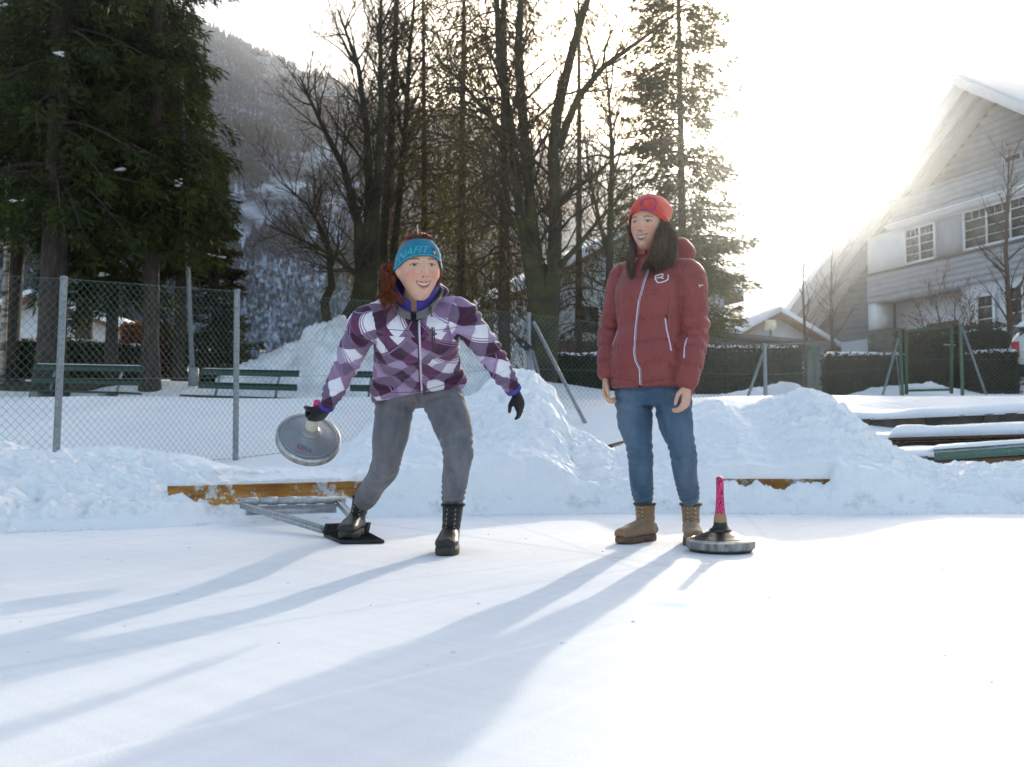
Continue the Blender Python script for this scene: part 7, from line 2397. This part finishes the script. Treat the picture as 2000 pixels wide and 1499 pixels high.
    th = np.linspace(-math.pi, math.pi, nx)
    for k in range(0, nx - 1, 2):
        seg = [Mw @ Vector(O[j, k] * (1 + 0.0010 / np.linalg.norm(O[j, k]))) for j in (0, 3, 6)]
        mbr.tube(seg, 0.0016, 4, cap=False)
    mbr.build('rib_knit', M['red_knit'], hat, smooth=True)['kind'] = 'stuff'
    HB = bvh_of(hv, hp_)
    stroke(HB, [(1250, 411), (1262, 410), (1274, 412), (1281, 405), (1282, 395), (1278, 389), (1268, 388), (1258, 391), (1249, 397)], 0.0085, M['purple_knit'], 'hat_emblem', hat, 0.0008, step=0.8)
    stroke(HB, [(1249, 399), (1256, 402)], 0.0085, M['purple_knit'], 'hat_emblem', hat, 0.0008, step=0.8)
    stroke(HB, [(1291, 440), (1294, 447)], 0.020, M['orange_tab'], 'hat_tab', hat, 0.001, flat=0.12, step=0.6)
    # hair: two long falls over the shoulders
    rng = np.random.RandomState(8)
    def HP(th_, ph_, off):
        q_ = head_pos(np.array([th_]), np.array([ph_]))[0]; q_ = q_ * (1 + off / np.linalg.norm(q_)); return Mw @ Vector(q_)
    mbh = MB()
    hv2, hp2, _ = head_band(-0.075, 0.03, 0.50, 0.006, 12, Mw, th0=-2.9 - 0.24, th1=-1.28, nth=50, bulge=0.004); mbh.raw(hv2, *hp2)
    hv2, hp2, _ = head_band(-0.075, 0.03, 0.50, 0.006, 12, Mw, th0=1.28, th1=3.14, nth=50, bulge=0.004); mbh.raw(hv2, *hp2)
    hair = mbh.build('hair', M['dark_hair'], root, smooth=True)
    mbs = MB(); paths = []
    # image-right side: the person's left, falling over the chest
    for k in range(16):
        f = k / 15.0
        x0 = 1283 + 34 * f; xm = 1276 + 44 * f; x1 = 1262 + 60 * f
        d0 = 4.52 + 0.10 * f
        paths.append(([HP(-1.32 - 1.1 * f, 0.02, 0.009), at(x0 + 2, 462, d0 - 0.03), at(xm, 492, d0 - 0.08 + 0.03 * f), at(x1, 518 + 6 * math.sin(3 * f), 4.475 + 0.03 * f), at(x1 - 8 + 14 * f + 6 * math.sin(k * 2.3), 527 - 16 * f * f + 5 * math.cos(k * 1.7), 4.450 + 0.06 * f)], 26, 0.0062))
    for k in range(7):
        f = k / 6.0
        paths.append(([HP(1.30 + 0.6 * f, -0.02, 0.008), at(1240 - 6 * f, 478, 4.62 + 0.03 * f), at(1236 - 8 * f, 505, 4.56 + 0.03 * f), at(1236 - 8 * f, 530, 4.535 + 0.03 * f), at(1234 - 4 * f, 545 - 6 * f, 4.525 + 0.03 * f)], 26, 0.0050))
    hair_locks([(a, int(c * 2.0), j * 1.1) for a, c, j in paths], mbs, rng, 0, 0, 0.0013, 3)
    mbs.build('hair_strands', M['dark_hair'], root, smooth=True)['kind'] = 'stuff'
    return root

# ------------------------------------------------------------------ ice stocks
def crackle_pink():
    m, nt, b = new_mat('pink_crackle_grip')
    L = nt.links
    vo = N(nt, 'TexVoronoi', feature='DISTANCE_TO_EDGE'); vo.inputs['Scale'].default_value = 55
    mp = N(nt, 'Mapping'); mp.inputs['Scale'].default_value = (1.4, 1.4, 0.7)
    L.new(N(nt, 'TexCoord').outputs['Object'], mp.inputs[0]); L.new(mp.outputs[0], vo.inputs[0])
    c = ramp(nt, vo.outputs[0], [(0.03, (0.03, 0.005, 0.015)), (0.075, (0.85, 0.035, 0.20))])
    L.new(c, b.inputs['Base Color']); b.inputs['Roughness'].default_value = 0.55
    return m
M['pink_grip'] = crackle_pink()
M['stock_black'] = mat('black_plastic_body', (0.012, 0.012, 0.013), 0.28, spec=0.5, col2=(0.02, 0.02, 0.021), nscale=20)
M['stock_silver'] = mat('silver_grey_body', (0.235, 0.245, 0.26), 0.42, 0.35, col2=(0.28, 0.29, 0.305), nscale=18, bump=0.05, bscale=200)
M['stock_ring'] = mat('worn_steel_ring', (0.33, 0.33, 0.32), 0.35, 0.85, col2=(0.60, 0.60, 0.58), nscale=28, stretch=(1, 1, 0.3), bump=0.3, bscale=60, bdist=0.003)
M['stock_ring_side'] = mat('scuffed_ring_side', (0.16, 0.155, 0.145), 0.7, 0.3, col2=(0.42, 0.41, 0.39), nscale=38, stretch=(1, 1, 0.25), bump=0.4, bscale=80, bdist=0.003)
M['ash_wood'] = mat('ash_wood', (0.34, 0.19, 0.085), 0.55, col2=(0.46, 0.28, 0.14), nscale=14, stretch=(1, 1, 0.2))
M['cream_tape'] = mat('cream_grip_tape', (0.52, 0.47, 0.38), 0.75, col2=(0.62, 0.58, 0.50), nscale=20, bump=0.3, bscale=90, bdist=0.002)
M['blue_print'] = mat('blue_print', (0.03, 0.06, 0.16), 0.5)
M['red_print'] = mat('red_print', (0.62, 0.03, 0.05), 0.5)

def ice_stock(label, Mx, m_body, silver):
    t = thing('ice_stock', Mx.translation, label, 'ice stock')
    R = 0.1465
    lat = lambda nm, prof, m, parent=None, n=64, sm=True: smooth_angle(MB().lathe(prof, n, Mx).build(nm, m, parent or t, smooth=True), 35)
    lat('running_plate', [(0.100, 0.0), (0.128, 0.001), (0.134, 0.006), (0.134, 0.012)], M['black_rubber'])
    lat('ring', [(0.130, 0.0115), (0.138, 0.012), (0.1455, 0.018), (R, 0.024), (R, 0.044)], M['stock_ring_side'])
    lat('ring_rim', [(R, 0.0445), (R - 0.0005, 0.049), (R - 0.006, 0.0535), (R - 0.013, 0.0545), (R - 0.015, 0.0525)], M['stock_ring'])
    body = lat('dome', [(R - 0.0155, 0.050), (R - 0.0155, 0.056), (R - 0.024, 0.0595), (R - 0.027, 0.0575), (0.112, 0.0590), (0.085, 0.070), (0.060, 0.081), (0.050, 0.0840), (0.0475, 0.087), (0.047, 0.093), (0.036, 0.1000), (0.031, 0.110), (0.0290, 0.118)], m_body)
    if silver:
        lat('handle_neck', [(0.0285, 0.117), (0.0275, 0.135), (0.0235, 0.165), (0.0195, 0.195), (0.0178, 0.215)], M['cream_tape'], n=28)
        for k in range(6): lat('tape_wrap', [(0.0287 - 0.0016 * k, 0.124 + 0.014 * k), (0.0292 - 0.0017 * k, 0.127 + 0.014 * k), (0.0285 - 0.0018 * k, 0.131 + 0.014 * k)], M['cream_tape'], n=28)
        lat('grip', [(0.0178, 0.2155), (0.0165, 0.24), (0.0162, 0.27), (0.0168, 0.282), (0.013, 0.285)], M['pink_grip'], n=28)
        # printed word with a red swoosh on the dome
        tv, tf = text_polys('EBRA', 0.0)
        tv = tv - np.array([(tv[:, 0].max() + tv[:, 0].min()) / 2, 0.36, 0])
        def dome(xy):
            r = np.linalg.norm(xy, axis=1)
            z = np.interp(r, [0.050, 0.060, 0.085, 0.112, 0.120], [0.084, 0.081, 0.070, 0.059, 0.0585]) + 0.0012
            q = np.column_stack([xy, z]); return q @ np.array(Mx.to_3x3()).T + np.array(Mx.translation)
        def place(u, w): return np.column_stack([0.004 + u, -0.088 + w])
        sc = 0.030
        MB().raw(dome(place(tv[:, 0] * sc + 0.008, tv[:, 1] * sc * 0.9 + tv[:, 0] * sc * -0.02)), tf).build('printed_word', M['blue_print'], body)
        a = np.linspace(2.4, 4.9, 22)
        o_ = np.stack([np.cos(a) * 0.036 + 0.004, np.sin(a) * 0.021 + 0.003], 1); w_ = 0.0042 * np.sin(np.linspace(0.25, math.pi - 0.1, 22))
        i_ = np.stack([np.cos(a) * (0.036 - w_) + 0.004, np.sin(a) * (0.021 - w_) + 0.003], 1)
        vs = np.concatenate([dome(place(o_[:, 0], o_[:, 1])), dome(place(i_[:, 0], i_[:, 1]))])
        MB().raw(vs, [[k, k + 1, 22 + k + 1, 22 + k] for k in range(21)]).build('red_swoosh', M['red_print'], body)
    else:
        lat('collar', [(0.0292, 0.1185), (0.0285, 0.124)], m_body, n=28)
        lat('handle_neck', [(0.0284, 0.1243), (0.0275, 0.135), (0.0242, 0.157), (0.0235, 0.160)], M['ash_wood'], n=28)
        lat('grip', [(0.0225, 0.1603), (0.0195, 0.185), (0.0170, 0.22), (0.0160, 0.26), (0.0162, 0.30), (0.0165, 0.313), (0.012, 0.3155)], M['pink_grip'], n=28)
        lat('grip_cap', [(0.0120, 0.3158), (0.0125, 0.318), (0.006, 0.319)], M['stock_black'], n=28)
        for k in range(4):
            a = 2 * math.pi * k / 4 + 0.4
            c = Mx @ Vector((0.105 * math.cos(a), 0.105 * math.sin(a), 0.0635)); nz = (Mx.to_3x3() @ Vector((0.4 * math.cos(a), 0.4 * math.sin(a), 1))).normalized()
            MB().lathe([(0.0045, 0), (0.0045, 0.002), (0.003, 0.003)], 10, Matrix.Translation(c) @ nz.to_track_quat('Z', 'Y').to_matrix().to_4x4()).build('screw', M['stock_ring'], body)
    return t

# standing stock on the ice
sp = at(1405, 850, 4.31)
ice_stock('black ice stock with a pink crackle grip standing on the ice', Matrix.Translation(V(sp.x, 4.31, 0.0005)) @ Matrix.Rotation(0.5, 4, 'Z'), M['stock_black'], False)
# the held stock: plate turned to the viewer, grip running up into the glove
zn = Vector((0.30, -0.70, 0.65)).normalized()
xn = (Vector((1, 0, -0.30)) - zn * zn.dot(Vector((1, 0, -0.30)))).normalized(); yn = zn.cross(xn)
Rm = Matrix((xn, yn, zn)).transposed().to_4x4(); Rm.translation = at(600, 868, 4.55)
HAND_P = Rm @ Vector((0, 0, 0.250))
ice_stock('silver-grey ice stock held in the black glove', Rm, M['stock_silver'], True)

# ------------------------------------------------------------------ foot rest (steel frame with rubber tread plate)
fx = at(693, 850, 4.78).x
t = thing('foot_rest', V(fx, 4.8, 0), 'galvanised foot rest frame with a black rubber tread plate on the ice', 'foot rest')
def plate_pt(px, D, z): p = at(px, 850, D); return V(p.x, D, z)
pl = [plate_pt(640, 4.93, 0.004), plate_pt(716, 4.60, 0.004)]
A = plate_pt(634, 4.90, 0.003); Bp = plate_pt(722, 4.98, 0.003); Cc = plate_pt(752, 4.60, 0.003); Dd = plate_pt(668, 4.57, 0.003)
MB().prism([A, Dd, Cc, Bp], V(0, 0, 0), V(0, 0, 0.013)).build('tread_plate', M['black_rubber'], t)
for k in range(9):
    f = 0.08 + k * 0.105
    MB().bbox(lerp(Dd, A, f) + V(0.005, 0, 0.0145), lerp(Cc, Bp, f) + V(-0.005, 0, 0.0145), 0.010, 0.005, 0.0015).build('tread_rib', M['black_rubber'], t)
MB().prism([A + V(0, 0, 0.014), A + V(0.006, -0.055, 0.016), A + V(0.012, -0.008, 0.062), A + V(0.004, 0.01, 0.062)], V(0, 0, 0), Bp - A).build('heel_stop', M['black_rubber'], t)
for k in range(14):
    f = 0.05 + k * 0.067
    a = lerp(A, Bp, f)
    MB().bbox(a + V(0.0075, -0.054, 0.019), a + V(0.0125, -0.010, 0.062), 0.006, 0.004, 0.001).build('stop_rib', M['black_rubber'], t)
z0 = 0.035
c0 = V(at(476, 850, 5.60).x, 5.60, 0.105)
MB().bbox(A + V(0.004, 0.01, 0.030), c0, 0.035, 0.035, 0.004).build('arm', M['galv_light'], t)
c1 = V(at(664, 850, 5.85).x, 5.85, 0.10)
MB().bbox(Bp + V(-0.03, 0.01, 0.030), c1, 0.035, 0.035, 0.004).build('arm', M['galv_light'], t)
MB().tube([c0 + V(-0.02, 0.02, 0.02), c1 + V(0.03, 0.02, 0.02)], 0.020, 12).build('hinge_tube', M['galv_light'], t, smooth=True)
for k in range(5):
    a = lerp(c0, c1, 0.04 + 0.2 * k) + V(0, 0.02, 0.02); b2 = lerp(c0, c1, 0.14 + 0.2 * k) + V(0, 0.02, 0.02)
    MB().tube([a, b2], 0.0245, 12).build('hinge_sleeve', M['galv_light'], t, smooth=True)
MB().bbox(c0 + V(0.02, 0.0, -0.03), c1 + V(-0.02, 0.0, -0.03), 0.03, 0.05, 0.004).build('crossbar', M['galv_light'], t)

person_purple()
person_red()
# ================================================================== hazy winter air, also shaped to imitate lens glare round the sun
hb = MB()
hb.box((0, 500, 118.5), (3400, 2400, 239))
haze = hb.build('haze', None)
tag(haze, 'pale sunlit winter haze filling the valley air, shaped to glow like lens glare round the sun', 'haze', kind='stuff')
hm = bpy.data.materials.new('winter_haze'); hm.use_nodes = True
hn = hm.node_tree; hn.nodes.clear()
ho = hn.nodes.new('ShaderNodeOutputMaterial'); hv = hn.nodes.new('ShaderNodeVolumePrincipled')
hv.inputs['Color'].default_value = (0.86, 0.935, 1.0, 1)
hv.inputs['Density'].default_value = 0.0012
hv.inputs['Anisotropy'].default_value = 0.945  # strong forward scattering, set to stand in for lens glare near the sun
hn.links.new(hv.outputs[0], ho.inputs['Volume'])
haze.data.materials.append(hm)
# ================================================================== sets of look-alikes
GROUPS = {'spruce_tree': 'dark spruces behind the benches', 'thin_conifer': 'thin conifers in the middle', 'bare_tree': 'bare trees in the middle', 'pine_tree': 'pines behind the red hat',
          'garden_tree': 'young trees in the chalet garden', 'hedge': 'clipped hedges under snow', 'park_bench': 'green benches beyond the fence', 'chain_link_fence': 'chain-link fences around the rink',
          'fence_brace': 'slanting fence braces', 'white_house': 'white houses in the background', 'terrace_step': 'snowy terrace steps', 'seat_plank': 'seat planks on the terrace',
          'rink_board': 'orange rink boards', 'ice_stock': 'ice stocks', 'person': 'people on the ice'}
for o in list(COL.objects):
    if o.parent is None:
        k = o.name.split('.')[0]
        if k in GROUPS: o['group'] = GROUPS[k]
